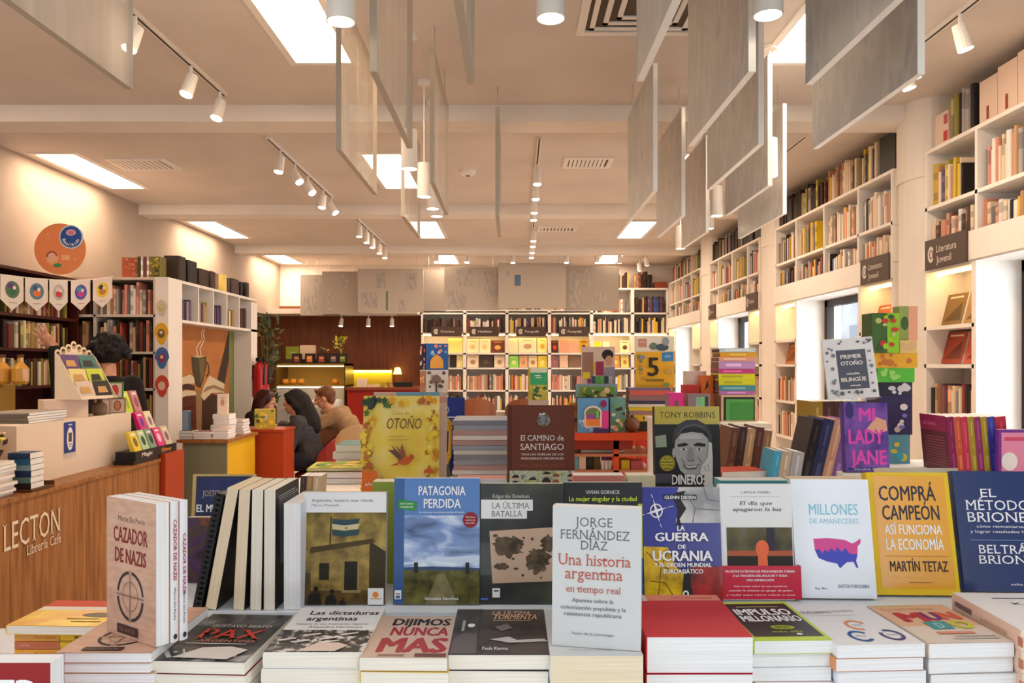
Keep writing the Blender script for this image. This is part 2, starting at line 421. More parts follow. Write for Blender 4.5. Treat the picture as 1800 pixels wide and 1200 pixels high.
track('white spotlight track of three lamps above the checkout counter', (-1.78, 3.35), (-1.76, 4.7), [(.20, (-.2, -.3, -1)), (.65, (-.2, -.3, -1)), (.95, (-.15, -.3, -1))])
track('white spotlight track of five lamps between the first two beams on the cafe side', (-1.78, 5.6), (-1.78, 7.6), [(.15, (-.1, -.2, -1)), (.35, (.5, -.3, -.8)), (.55, (.5, -.3, -.8)), (.82, (-.1, -.2, -1)), (.98, (.5, -.2, -.8))])
track('white spotlight track of five lamps beyond the middle beam on the cafe side', (-1.76, 8.7), (-1.76, 10.7), [(.08, DN), (.3, DN), (.5, DN), (.75, DN), (.97, DN)])
track('white spotlight track of four lamps along the centre aisle', (.2, 5.6), (.22, 7.9), [(.30, DN), (.55, DN), (.82, DN), (.98, DN)])
track('far white spotlight track of four lamps along the centre aisle', (.25, 8.55), (.27, 10.7), [(.3, DN), (.5, DN), (.75, DN), (.97, DN)])
track('white spotlight track of two lamps beside the near bookcases at the wall of windows', (2.1, 3.3), (2.1, 4.15), [(.35, (.3, 0, -1)), (.95, (.3, 0, -1))])
track('white spotlight track of two lamps beside the second bay of high bookcases', (2.12, 5.55), (2.12, 6.6), [(.75, (-.3, -.2, -1)), (.98, (-.1, -.2, -1))])
track('white spotlight track of two lamps at the far corner bookcases', (2.0, 11.2), (2.0, 12.3), [(.2, (.2, .5, -1)), (.8, (.2, .5, -1))])
track('white spotlight track of six lamps running across above the back row of hanging panels', (-1.15, 11.15), (1.62, 11.15), [(.02, (0, -.4, -1)), (.18, (0, -.3, -1)), (.42, DN), (.7, DN), (.86, DN), (.98, (0, .3, -1))])
track('short white spotlight track of three lamps above the cafe counter', (-2.75, 12.3), (-1.85, 12.3), [(.02, (-.1, -.2, -1)), (.5, DN), (.92, DN)], zt=2.25)
struct('ceiling_cafe_front', B((XL, 12.15, 2.25), (-1.5, YB-.05, 2.33), M_CEIL))
def pendant(x, y, zb, label, r=.042, l=.2):
    t = thing('pendant_lamp', label, 'pendant lamp', (x, y, ZC), group='white cylinder pendant lamps')
    z = zb-ZC
    MB().lathe([(.04, 0), (.04, -.02)], (0, 0, 0), M_WHITE).build('canopy', t, world=False)
    MB().tube((0, 0, -.02), (0, 0, z+l), .004, M_WHITE, n=6).build('cord', t, world=False)
    MB().lathe([(.012, l), (r*.92, l-.004), (r, 0), (r*.9, 0), (r*.9, .012)], (0, 0, z), M_WHITE, 24).build('lamp_shade', t, world=False)
    MB().lathe([(r*.88, .006), (r*.88, .01)], (0, 0, z), M_BULB, 24).build('lens', t, world=False)
ZP = EYE+.98
for x, y, s in ((-.49, 2.2, 'first from the shop front in the row beside the see-through panels'), (-.515, 3.86, 'second from the shop front in the row beside the see-through panels'), (-.515, 4.5, 'third from the shop front in the row beside the see-through panels'),
                (-.50, 4.85, 'fourth from the shop front in the row beside the see-through panels'), (-.50, 5.1, 'fifth from the shop front in the row beside the see-through panels'), (.11, 2.18, 'alone over the middle of the front display'),
                (.72, 2.16, 'first from the shop front among the grey panels'), (1.36, 2.63, 'second from the shop front among the grey panels'), (1.345, 4.01, 'third from the shop front among the grey panels'),
                (1.335, 4.31, 'fourth from the shop front among the grey panels'), (1.36, 4.71, 'fifth from the shop front among the grey panels'), (1.355, 5.08, 'sixth from the shop front among the grey panels'),
                (1.42, 5.56, 'seventh from the shop front among the grey panels'), (1.43, 6.52, 'last and farthest beyond the grey panels')):
    pendant(x, y, ZP, 'white cylinder pendant lamp, '+s)

# ---------------------------------------------------------------- hanging panels
Z1, Z0 = EYE+1.50, EYE+.865
def panel_y(x, y0, y1, label, clear=False, z0=Z0, z1=Z1):
    t = thing('ceiling_baffle', label, 'ceiling panel', (x, y0, z1), group='panels hung along the room')
    m = M_CLEARBOARD if clear else M_BOARD
    p = MB(); d = .011; L = y1-y0; h = z1-z0
    vs = [(-d, 0, -h), (d, 0, -h), (d, L, -h), (-d, L, -h), (-d, 0, 0), (d, 0, 0), (d, L, 0), (-d, L, 0)]
    p.add(vs, [(1, 2, 6, 5), (3, 0, 4, 7)], m)
    p.add(vs, [(3, 2, 1, 0), (4, 5, 6, 7), (0, 1, 5, 4), (2, 3, 7, 6)], mat((176, 164, 146), .4) if clear else M_EDGE)
    p.build('board', t, world=False)
    for y in (.12, L-.12): MB().tube((0, y, 0), (0, y, ZC-z1), .0025, M_METAL, n=5).build('cable', t, world=False)
K = .95
for a in ((-1.205, .66*2.2, 2.42, 'see-through hanging panel nearest the shop front, over the checkout side', 1), (-.70, 3.1, 3.92, 'see-through hanging panel beside the lit ceiling panel over the checkout side', 1),
          (-.41, 2.27, 3.08, 'see-through hanging panel closest beside the first white pendant lamp', 1), (-.64, 4.5, 5.27, 'see-through hanging panel hanging under the first beam, cafe side', 1),
          (-.38, 3.65, 4.46, 'see-through hanging panel behind the second and third pendant lamps', 1), (-.127, 1.5, 2.38, 'see-through hanging panel seen edge on near the middle of the ceiling', 1),
          (-.086, 4.47, 5.24, 'thin see-through hanging panel seen edge on below the first beam at mid room', 1),
          (.392, 1.5, 2.35, 'grey hanging panel beside the square vent', 0), (.715, 3.83, 4.67, 'grey hanging panel farthest toward the centre aisle, below the first beam', 0),
          (1.0, 4.48, 5.26, 'grey hanging panel second from the centre aisle below the first beam', 0), (.71, 2.27, 3.05, 'large grey hanging panel in the middle of the cluster with a blue mark', 0),
          (1.28, 5.03, 5.75, 'grey hanging panel lowest and farthest in the cluster, before the third pendant light', 0), (.98, 3.02, 3.81, 'grey streaked hanging panel in mid cluster behind the large one', 0),
          (1.57, 4.42, 5.3, 'grey hanging panel closest to the second bay of bookcases', 0), (.92, 1.5, 2.38, 'near grey hanging panel beside the window wall, upper one', 0),
          (1.22, 2.29, 3.09, 'grey hanging panel with faint print nearest the first column', 0), (1.25, 3.72, 4.46, 'grey hanging panel behind the pendant lamps of the window side', 0)):
    panel_y(*a[:4], bool(a[4]))
def panel_x(x0, x1, y, zt, zb, label, prints=()):
    t = thing('ceiling_baffle', label, 'ceiling panel', (x0, y, zt), group='row of panels hung across the back')
    mb = MB().box((0, 0, zb-zt), (x1-x0, .02, 0), mat(tuple(int(q*(.92+.02*(int(x0*7) % 5))) for q in (186, 176, 164)), .5))
    for (u0, v0, u1, v1, m) in prints:
        w, h = x1-x0, zb-zt
        mb.quad([(u0*w, -.001, v1*h), (u1*w, -.001, v1*h), (u1*w, -.001, v0*h), (u0*w, -.001, v0*h)], m)
    mb.build('board', t, world=False)
    for x in (.1, x1-x0-.1): MB().tube((x, .01, 0), (x, .01, ZC-zt), .0025, M_METAL, n=5).build('cable', t, world=False)
M_PRINT = noisy('faint_grey_print', [(.42, (184, 174, 162)), (.6, (156, 152, 148)), (.75, (182, 172, 162))], 9, (3, 1, 1), 8, .5)
M_PRBL = mat((92, 116, 140), .6)
for x0, x1, yt, yb, D, lab, pr in (
    (528, 568, 483, 554, 12.0, 'narrow pale panel at the cafe end of the back row of hanging panels', ((.1, .5, .7, .95, M_PRINT), (.6, .1, .9, .5, M_PRINT))),
    (566, 632, 477, 552, 11.85, 'plain pale panel second from the cafe end in the back row', ((.15, .5, .25, .9, M_PRINT), (.55, .05, .7, .4, M_PRINT))),
    (629, 744, 472, 549, 11.6, 'wide panel with a green stripe in the back row of hanging panels', ((.43, .52, .46, .95, mat((96, 122, 96))), (.27, .1, .43, .45, M_PRINT), (.74, .1, .9, .48, M_PRINT), (.05, .55, .3, .9, M_PRINT), (.63, .7, .75, .97, M_PRINT))),
    (742, 784, 477, 547, 11.75, 'plain narrow panel between wider ones in the back row', ()),
    (781, 878, 469, 545, 11.55, 'panel with faint grey print beside the blank one in the back row', ((.22, .05, .52, .45, M_PRINT), (.72, .1, .97, .7, M_PRINT), (.05, .55, .4, .95, M_PRINT))),
    (876, 995, 462, 542, 11.4, 'largest panel with a dark blue spot in the back row', ((.24, .26, .33, .5, M_PRBL), (.12, .18, .16, .28, M_PRINT))),
    (993, 1088, 467, 546, 11.55, 'panel at the bookcase end of the back row of hanging panels', ((.36, .03, .46, .5, M_PRINT), (.08, .1, .3, .95, M_PRINT), (.5, .6, .8, .8, M_PRINT)))):
    a = P(x0, yt, D); b = P(x1, yb, D); panel_x(a.x, b.x, D, a.z, b.z, lab, pr)

# ---------------------------------------------------------------- bookcases
def bookcase(label, x0, x1, y0, y1, z0, z1, shelves, uprights, axis, face, m=M_WHITE, t=.022, back=True, name='bookcase', group=None, backmat=None, ends=True, top=True):
    """axis 'y': runs along the room, face is the x of its open side and x0..x1 its depth; axis 'x' likewise."""
    r = thing(name, label, 'bookcase', ((x0+x1)/2, (y0+y1)/2, z0), group=group)
    def seg(a, b, nm):
        return MB().box(a, b, m).build(nm, r)
    for z in shelves: seg((x0, y0, z-t), (x1, y1, z), 'shelf')
    if top: seg((x0, y0, z1-t), (x1, y1, z1), 'top_board')
    for u in uprights:
        u0, u1 = (u-t/2, u+t/2) if ends else (u-t/2, u+t/2)
        if axis == 'y': seg((x0, u0, z0), (x1, u1, z1-t if top else z1), 'upright')
        else: seg((u0, y0, z0), (u1, y1, z1-t if top else z1), 'upright')
    if back:
        bm = backmat or m
        if axis == 'y':
            q = (x1-.008, x1) if face == x0 else (x0, x0+.008)
            MB().box((q[0], y0, z0), (q[1], y1, z1), bm).build('back_panel', r)
        else:
            q = (y1-.008, y1) if face == y0 else (y0, y0+.008)
            MB().box((x0, q[0], z0), (x1, q[1], z1), bm).build('back_panel', r)
    return r
ZS = (2.16, 2.41); ZT = 2.76
BAY = [(2.30, 4.75, (2.34, 2.94, 3.58, 4.22, 4.73)), (5.14, 7.45, (5.16, 5.66, 6.28, 6.9, 7.43)), (7.91, 9.92, (7.93, 8.32, 8.9, 9.5, 9.9)), (10.4, 12.5, (10.42, 10.95, 11.5, 12.0, 12.48))]
bn = ['before the first column', 'between the first and second columns', 'between the second and third columns', 'between the third column and the back wall']
for (a, b, up), s in zip(BAY, bn):
    r = bookcase('white high bookcase over the windows, '+s, XS, XR-.005, a, b, 2.03, ZT, ZS, up, 'y', XS, backmat=M_WALL)
    MB().box((XS-.012, a, 2.03), (XS, b, 2.19), M_WHITE).build('fascia', r)
NICHE = [(4.24, 4.75), (5.14, 5.64), (6.9, 7.45), (7.91, 8.27), (9.52, 9.92), (10.4, 10.88), (11.97, 12.5)]
nn = ['before the first column', 'just past the first column', 'before the second column', 'just past the second column', 'before the third column', 'just past the third column', 'in the far corner']
NZ = (.42, .78, 1.11, 1.45, 1.68)
for (a, b), s in zip(NICHE, nn):
    r = bookcase('narrow lit white bookcase beside a window, '+s, XS, XR-.005, a, b, 0, 2.03, NZ, (a+.011, b-.011), 'y', XS, top=True, backmat=M_WALL)
    MB().box((XS+.06, a+.04, 1.995), (XS+.10, b-.04, 2.006), M_STRIP).build('light_strip', r)
XB = [-1.48, -.77, -.083, .61, 1.296, 1.963, 2.545]; YF = 12.5
BZ = (.35, .70, 1.03, 1.394, 1.635, 1.96, 2.29)
br = ['beside the cafe panelling', 'second from the cafe', 'third from the cafe', 'fourth from the cafe', 'fifth from the cafe', 'in the corner by the windows']
for i in range(6):
    zt = 2.69 if i >= 4 else 2.34
    r = bookcase('white back wall bookcase, '+br[i], XB[i], XB[i+1], YF, YB-.005, 0, zt, [z for z in BZ if z < zt-.02], (XB[i]+.013, XB[i+1]-.013), 'x', YF, t=.026)
    MB().box((XB[i]+.04, YF+.03, 1.918), (XB[i+1]-.04, YF+.06, 1.93), M_STRIP).build('light_strip', r)
def sign(label, pts, art=None):
    """A hanging shelf sign through four corners; lower left first, then counter-clockwise seen from the room."""
    n = (Vector(pts[1])-Vector(pts[0])).cross(Vector(pts[3])-Vector(pts[0])).normalized()
    t = thing('shelf_sign', label, 'sign', pts[0], group='dark shelf signs')
    o = Vector(pts[0]); mb = MB().prism([Vector(q)-o for q in pts], -n*.008, mat((74, 56, 48), .5)); mb.build('plate', t, world=False)
    u = (Vector(pts[1])-o); v = Vector(pts[3])-o; a = Art(u.length, v.length, (0, 0, 100, 40)); w = mat((214, 204, 194))
    a.ring(16, 20, 8, 11, .55, w, 14, .6, 5.6).rect(14, 16, 20, 24, w)
    if art: art(a, w)
    T = Matrix((( *u.normalized(), 0), (*(-n), 0), (*v.normalized(), 0), (0, 0, 0, 1))).transposed(); T.translation = n*.0005
    mm = MB(); a.put(mm, T); mm.build('lettering', t, world=False)
def sg(lines):
    def f(a, w):
        for k, (s, x, wd) in enumerate(lines): a.text(s, 30, (19 if len(lines) > 1 else 24)+k*14, 9, w, wd, 'L', bold=.01)
    return f
for y1, y0, s, ln in ((4.70, 4.27, 'nearest the shop front', [('Literatura', 0, 48), ('Juvenil', 0, 36)]), (5.57, 5.15, 'just past the first column', [('Literatura', 0, 48), ('Juvenil', 0, 36)]), (8.3, 7.92, 'just past the second column', [('Policial', 0, 44)]), (9.88, 9.55, 'before the third column', [('Ensayos', 0, 44)])):
    x = XS-.024; sign('dark brown shelf sign on the high bookcase, '+s, [(x, y1, 2.02), (x, y0, 2.02), (x, y0, 2.2), (x, y1, 2.2)], sg(ln))
for px0, px1, s, tx in ((758, 812, 'first from the cafe on the back bookcases', 'Cocina'), (825, 877, 'second from the cafe on the back bookcases', 'Hobbies'), (907, 960, 'third from the cafe on the back bookcases', 'Fotografía'), (982, 1035, 'fourth from the cafe on the back bookcases', 'Fotografía')):
    a = P(px0, 591, YF-.02); b = P(px1, 574, YF-.02)
    sign('dark brown shelf sign, '+s, [(a.x, a.y, a.z), (b.x, a.y, a.z), (b.x, a.y, b.z), (a.x, a.y, b.z)], sg([(tx, 0, 46)]))
# left bookcases
XK0, XK1, YK = -3.86, -2.97, 6.4
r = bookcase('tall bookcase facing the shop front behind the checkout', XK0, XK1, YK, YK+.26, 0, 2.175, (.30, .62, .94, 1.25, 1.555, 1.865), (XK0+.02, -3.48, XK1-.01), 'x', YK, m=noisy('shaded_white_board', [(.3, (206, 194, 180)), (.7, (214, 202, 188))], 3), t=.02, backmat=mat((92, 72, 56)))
YS1 = 8.62; XE = -2.86
r = thing('bookcase', 'white side bookcase of open cubes over the coffee mural', 'bookcase', (-3.0, 7.5, 0))
MB().box((XK1+.001, YK-.01, 0), (XE, YK+.26, 2.15), M_WHITE).build('end_post', r)
MB().box((-3.14, YS1-.2, 0), (XE, YS1, 2.13), M_WHITE).build('far_post', r)
MB().box((XK1+.001, YK-.01, 2.15), (XE, YK+.26, 2.175), M_WHITE).build('post_cap', r)
for z, nm in ((2.15, 'top_board'), (1.81, 'shelf')): MB().box((-3.14, YK+.262, z), (XE, YS1, z+.025), M_WHITE).build(nm, r)
SDIV = [6.66, 7.01, 7.36, 7.71, 8.06, 8.42]
for y in SDIV[1:-1]: MB().box((-3.14, y-.01, 1.835), (XE, y+.01, 2.15), M_WHITE).build('upright', r)
MB().box((-3.15, YK+.265, 1.81), (-3.14, YS1, 2.175), M_WHITE).build('back_panel', r)
XLB = -3.58
bookcase('dark red wooden bookcase along the wall behind the checkout', XL+.005, XLB, 4.3, 6.35, 0, 2.15, (.35, .70, 1.0, 1.29, 1.57, 1.82), (4.31, 5.35, 6.34), 'y', XLB, m=M_REDWOOD, backmat=M_REDWOOD)
# coffee mural on the recess under the cubes
XM = -3.05
def MU(px, py):
    D = XM*F/(px-VX); return (D, EYE+(VY-py)*D/F)
t = thing('wall_mural', 'painted mural of a steaming coffee cup on open books', 'mural', (XM, 7.5, .2))
mb = MB().box((XM-.01, YK+.27, .1), (XM, YS1-.2, 1.81), noisy('mural_ochre', [(.3, (168, 102, 48)), (.7, (190, 120, 60))], 3, rough=.6))
def mp(pts, m, k):
    mb.add([(XM+.0006*k, *MU(*p)) for p in pts], [tuple(range(len(pts)))], m)
brn = mat((62, 34, 20)); crm = mat((214, 196, 160)); mar = mat((92, 34, 20)); grn = mat((66, 58, 34))
mp([(300, 770), (300, 700), (342, 686), (352, 694), (352, 770)], mar, 1)
for k in range(4): mp([(300, 712+k*13), (300, 709+k*13), (342, 697+k*15), (342, 700+k*15)], mat((60, 20, 12)), 2)
mp([(301, 706), (303, 694), (326, 686), (343, 687), (346, 694), (326, 696)], crm, 2)
mp([(302, 690), (306, 680), (330, 674), (342, 678), (342, 686), (326, 684)], brn, 3)
mp([(305, 680), (309, 668), (334, 658), (342, 664), (341, 674), (326, 674)], crm, 4)
mp([(354, 770), (354, 700), (366, 690), (394, 698), (394, 770)], brn, 2)
mp([(353, 696), (358, 678), (368, 660), (394, 674), (394, 690), (372, 690), (358, 704)], crm, 4)
mp([(356, 690), (362, 680), (376, 676), (394, 684), (394, 688), (374, 682)], mat((150, 120, 90)), 5)
mp([(344, 690), (349, 684), (355, 692), (354, 760), (345, 760)], mat((150, 116, 76)), 3)
mp([(384, 700), (382, 665), (403, 577), (412, 577), (392, 690)], mat((56, 36, 22)), 3)
mp([(336, 626), (362, 626), (362, 645), (357, 668), (352, 682), (344, 678), (338, 652)], grn, 5)
mp([(349, 630), (360, 629), (358, 660), (352, 674)], mat((104, 92, 50)), 6)
mp([(337, 626), (349, 624), (361, 626), (349, 629)], mat((196, 170, 120)), 6)
for c in ([(346, 625), (344, 612), (349, 603), (354, 597), (353, 584), (355, 577)], [(352, 624), (350, 612), (354, 605), (358, 596), (356, 586), (358, 578)]):
    for p, q in zip(c, c[1:]): mp([(p[0], p[1]), (q[0], q[1]), (q[0]+1.6, q[1]), (p[0]+1.6, p[1])], mat((232, 214, 190)), 5)
for a0 in range(8):
    u = -PI/2+PI*a0/8; v = -PI/2+PI*(a0+1)/8
    mp([(362+6*math.cos(u), 649+14*math.sin(u)), (362+6*math.cos(v), 649+14*math.sin(v)), (362+4*math.cos(v), 649+10*math.sin(v)), (362+4*math.cos(u), 649+10*math.sin(u))], grn, 5)
mb.build('painting', t, world=True)
MB().box((XM-.012, 8.28, .1), (XM+.002, YS1-.2, 1.81), mat((126, 134, 78), .7)).build('green_stripe', t)
# ================================================================ checkout side
XC = -2.25
t = thing('checkout_counter', 'oak fronted checkout counter with pale lettering and a tall white screen', 'counter', (-2.6, 3.6, 0))
mb = MB()
for k, (a, b) in enumerate(((2.2, 2.82), (2.823, 3.44), (3.443, 4.06), (4.063, 4.9))): mb.box((XC-.02, a, 0), (XC, b, .83), M_OAK)
mb.build('front_panel', t)
B((-2.9, 2.2, .83), (XC+.01, 4.9, .85), M_OAK).build('worktop', t)
B((-2.9, 2.2, 0), (XC-.02, 4.88, .83), mat((70, 48, 32))).build('carcass', t)
B((-2.78, 3.72, .85), (-2.40, 4.84, 1.15), mat((232, 214, 192), .5)).build('screen', t)
a = Art(.44, .15, (0, 0, 44, 15)); cr = mat((240, 226, 204))
a.text('LECTON', 22, 13, 12.2, cr, 43, serif=True)
b_ = Art(.28, .08, (0, 0, 28, 8)); b_.text('Librería Café', 14, 6, 4.6, cr, 27, serif=True)
TT = Matrix(((0, -1, 0, 0), (1, 0, 0, 0), (0, 0, 1, 0), (0, 0, 0, 1)))
mb = MB(); a.put(mb, Matrix.Translation((XC, 3.385, .60)) @ TT, .002); b_.put(mb, Matrix.Translation((XC, 3.55, .545)) @ TT, .002)
mb.build('lettering', t)
# red end cabinet and the coloured units beyond
RUST = mat((176, 62, 22), .45); YEL = mat((232, 184, 30), .45); GRN = mat((126, 128, 104), .5); REDC = mat((150, 30, 22), .4)
t = thing('end_cabinet', 'rust red cabinet closing the end of the oak counter', 'cabinet', (-2.5, 5.05, 0))
B((-2.78, 4.92, 0), (XC+.03, 5.2, .86), RUST).build('body', t); B((-2.78, 4.92, .86), (XC+.03, 5.2, .875), RUST).build('top_board', t)
t = thing('display_unit', 'green and yellow display unit loaded with small books', 'cabinet', (-2.4, 6.3, 0))
B((-2.56, 5.98, 0), (-2.222, 6.0, .84), GRN).build('front_panel', t); B((-2.24, 6.0, 0), (-2.222, 6.64, .84), YEL).build('side_panel', t)
B((-2.56, 6.0, 0), (-2.24, 6.64, .83), mat((90, 70, 50))).build('body', t); B((-2.6, 5.95, .84), (-2.2, 6.66, .865), M_OAK).build('top_board', t)
t = thing('orange_cabinet', 'rust orange cabinet between the yellow unit and the seated woman', 'cabinet', (-2.2, 6.9, 0))
B((-2.5, 6.72, 0), (-2.0, 7.05, .86), RUST).build('body', t); B((-2.5, 6.70, .86), (-1.99, 7.06, .88), RUST).build('top_board', t)

def flatpile(label0, x, y, z, specs, group, yaw=0, jit=.01, rng=None, name='paperback_book', parts=True):
    """Books lying in a pile; specs from the bottom up: (w, h, t, cover, label[, pages])."""
    rng = rng or random.Random(int(abs(x*1000+y*77)))
    for k, s in enumerate(specs):
        w, h, th, c, lab = s[:5]; z += th
        T = T_flat(x+rng.uniform(-jit, jit), y+rng.uniform(-jit, jit), z, yaw+rng.uniform(-3, 3)*jit*60)
        book(lab, w, h, th-.0006, c, T, pages=s[5] if len(s) > 5 else M_PAGEW, name=name, group=group)
        z += .0004
    return z
def cx_(px, D): return (px-VX)*D/F
def gamebox(label, w, d, h, x, y, z, yaw, front, side=None, top=None, art=None, sart=None, name='game_box', cat='box', group=None):
    """A closed carton: front centre bottom edge at x, y, z; yaw turns it."""
    r = thing(name, label, cat, (x, y, z), (0, 0, math.radians(yaw)), group)
    f = mat(front); s = mat(side or front); tp = mat(top or front)
    hl = h*.8
    mb = MB(); x0 = -w/2; x1 = w/2
    vs = [(x0, 0, 0), (x1, 0, 0), (x1, d, 0), (x0, d, 0), (x0, 0, h), (x1, 0, h), (x1, d, h), (x0, d, h)]
    mb.add(vs, [(0, 1, 5, 4), (2, 3, 7, 6), (3, 2, 1, 0)], f).add(vs, [(1, 2, 6, 5), (3, 0, 4, 7)], s)
    if art: art.put(mb, Matrix.Translation((x0, 0, 0)), .0004)
    if sart: sart.put(mb, Matrix.Translation((x0, d, 0)) @ Matrix.Rotation(-PI/2, 4, 'Z'), .0004)
    mb.build('carton', r, world=False)
    MB().box((x0-.0006, -.0006, h-.004), (x1+.0006, d+.0006, h+.0004), tp).build('lid', r, world=False)
    return r
def blobs(a, rng, n, cols, r0, r1, box=None):
    x0, y0, x1, y1 = box or a.b
    for _ in range(n):
        r = rng.uniform(r0, r1); x = rng.uniform(x0+r, x1-r); y = rng.uniform(min(y0, y1)+r, max(y0, y1)-r); a.ell(x, y, r, r*rng.uniform(.6, 1.1), mat(rng.choice(cols)), 9)
    return a

# magazines and cartons on the white screen
zt = 1.1505
flatpile('', -2.44, 3.86, zt, [(.32, .26, .013, c, l, M_PAGEW) for c, l in (((120, 110, 100), 'grey magazine at the bottom of the flat pile on the white screen'), ((150, 138, 126), 'grey magazine second from the bottom of the pile on the white screen'), ((104, 96, 90), 'grey magazine second from the top of the pile on the white screen'), ((150, 140, 130), 'grey magazine topmost of the flat pile on the white screen'))], None, yaw=90, name='magazine')
# the scalloped counter display of little cards
t = thing('counter_display', 'white scalloped card display with little portraits on the checkout counter', 'display stand', (-2.52, 4.42, 1.2525))
t.scale = (.88, .88, .88)
t.rotation_euler = (0, 0, math.radians(78))
crd = mat((240, 222, 196), .55); pl = MB()
prof = [(0, 0), (.20, .0), (.03, .27), (0, .30)]
for x in (-.155, .151): MB().prism([(x, -q[0], q[1]) for q in prof], (.004, 0, 0), crd).build('side_panel', t, world=False)
out = [(-.155, 0)]
for k in range(7):
    c = -.155+.31*(k+.5)/7; top = .30+(.055 if k == 3 else .035 if k in (2, 4) else .018 if k in (1, 5) else 0)
    out += [(c+.022*math.cos(PI-PI*j/6), top+.02*math.sin(PI*j/6)) for j in range(7)]
out += [(.155, 0)]
bp = MB().prism([(x, .002, z) for x, z in out], (0, .004, 0), crd)
for k in range(7):
    c = -.155+.31*(k+.5)/7; top = .30+(.055 if k == 3 else .035 if k in (2, 4) else .018 if k in (1, 5) else 0)
    for rr, zz, m in ((.0185, 0, (196, 160, 110)), (.0135, -.003, (226, 184, 146)), (.014, .008, (70, 46, 34))):
        bp.quad([(c+rr*math.cos(2*PI*j/12), .0015-.0004*(zz+.01), top-.012+zz+rr*1.2*math.sin(2*PI*j/12)*(.5 if zz > 0 else 1)) for j in range(12)], mat(m))
bp.build('back_card', t, world=False)
rg = random.Random(5)
for k, (z, y, cols) in enumerate(((.19, -.06, ((96, 66, 120), (70, 120, 110))), (.10, -.12, ((224, 208, 130), (200, 210, 60))), (.02, -.17, ((210, 190, 170), (30, 30, 30))))):
    pl = MB().box((-.15, y-.002, z-.02), (.15, y+.05, z), crd); pl.build('tier', t, world=False)
    for j in range(2):
        x0 = -.145+.148*j; q = MB().prism([(x0, y, z), (x0+.14, y, z), (x0+.14, y+.035, z+.095), (x0, y+.035, z+.095)], (0, .003, .001), mat(cols[j]))
        q.quad([(x0+.02, y+.004, z+.02), (x0+.11, y+.004, z+.02), (x0+.10, y+.02, z+.06), (x0+.03, y+.02, z+.06)], mat(rg.choice(((240, 230, 210), (40, 36, 40), (200, 150, 90))))); q.build('card_pack', t, world=False)
gamebox('pale pink carton under the scalloped card display',   .22, .18, .10, -2.49, 4.29, zt, 40, (228, 204, 186))
BX = [(.085, .07, .09, -2.455, 4.60, zt, 22, (150, 128, 128), (214, 178, 70), 'small grey carton with a gold oval at the bottom beside the card display'),
      (.085, .07, .098, -2.48, 4.60, zt+.091, 22, (172, 150, 144), (214, 178, 70), 'small pinkish carton with a gold oval set on a grey one'),
      (.085, .07, .09, -2.43, 4.73, zt, 22, (150, 120, 116), (200, 120, 90), 'small brown carton with a pale oval at the end of the white screen'),
      (.085, .07, .098, -2.44, 4.72, zt+.091, 22, (72, 120, 60), (208, 52, 40), 'small green carton with a red oval on the end of the white screen')]
gamebox('plain dark carton under the dark blue tin on the white screen', .12, .09, .19, -2.60, 4.66, zt, 12, (40, 34, 36))
for w, d, h, x, y, z, yw, c, o, l in BX:
    a = Art(w, h, (0, 0, 10, 9)); a.rect(.6, .6, 9.4, 8.4, mat((206, 186, 172))).ell(5, 4.5, 2.4, 3.2, mat((120, 92, 70))).ell(5, 4.5, 1.7, 2.5, mat(o))
    gamebox(l, w, d, h, x, y, z, yw, c, art=a)
gamebox('dark blue tall tin behind the small cartons on the checkout', .11, .08, .13, -2.60, 4.665, zt+.1905, 12, (44, 46, 66), art=blobs(Art(.11, .15, (0, 0, 11, 15)), random.Random(3), 14, [(120, 130, 150), (84, 96, 120), (170, 160, 150)], .6, 1.6), name='storage_tin', cat='tin')
t = thing('gift_figure', 'small round brown ornament beside the cartons on the white screen', 'ornament', (-2.43, 4.525, zt+.0005))
MB().lathe([(.03, 0), (.042, .02), (.04, .06), (.02, .078)], (0, 0, 0), mat((120, 96, 72))).build('body', t, world=False); MB().ball((0, 0, .09), (.016, .016, .016), mat((80, 60, 46))).build('head', t, world=False)
gamebox('yellow wooden crate behind the checkout by the red bookcase', .28, .28, .32, -3.40, 4.76, 1.0, 0, (206, 168, 70), (170, 130, 50), name='wooden_crate', cat='crate')
t = thing('crate_stand', 'dark stand under the yellow wooden crate behind the checkout', 'stand', (-3.42, 4.9, 0)); B((-3.56, 4.76, 0), (-3.28, 5.04, .97), mat((52, 26, 18))).build('body', t); B((-3.57, 4.75, .97), (-3.27, 5.05, .999), mat((52, 26, 18))).build('top_board', t)
for k, px in enumerate((4, 36)):
    q = thing('glass_bottle', ('squat amber bottle on the yellow crate', 'amber bottle with a narrow neck on the yellow crate')[k], 'bottle', (cx_(px, 4.9), 4.9, 1.322)); MB().lathe([(.04, 0), (.05, .02), (.05, .1), (.018, .14), (.018, .17)], (0, 0, 0), mat((206, 150, 60), .15, 0, .5), 16).build('glass', q, world=False); MB().lathe([(.02, .17), (.02, .19)], (0, 0, 0), mat((90, 60, 30))).build('cap', q, world=False)
# card holder sign on the screen front
t = thing('price_card', 'blue card with a white oval hanging on the white screen', 'card', (-2.3995, 4.165, 1.055))
a = Art(.105, .165, (0, 0, 105, 200)); a.ell(52, 110, 30, 76, mat((238, 232, 226))).rect(36, 70, 68, 130, mat((96, 70, 52))).rect(36, 142, 68, 148, mat((90, 80, 80))).rect(40, 156, 64, 161, mat((90, 80, 80))).rect(34, 14, 70, 20, mat((220, 226, 236))).rect(42, 24, 62, 27, mat((170, 190, 220)))
mb = MB().box((0, -.0525, -.0825), (.003, .0525, .0825), mat((24, 58, 140), .3)); 
a2 = Matrix.Translation((.003, -.0525, -.0825)) @ TT; a.put(mb, a2, .0003); mb.build('card', t, world=False)
MB().box((0, -.055, -.105), (.006, .055, -.083), M_ACRYL).build('holder', t, world=False)
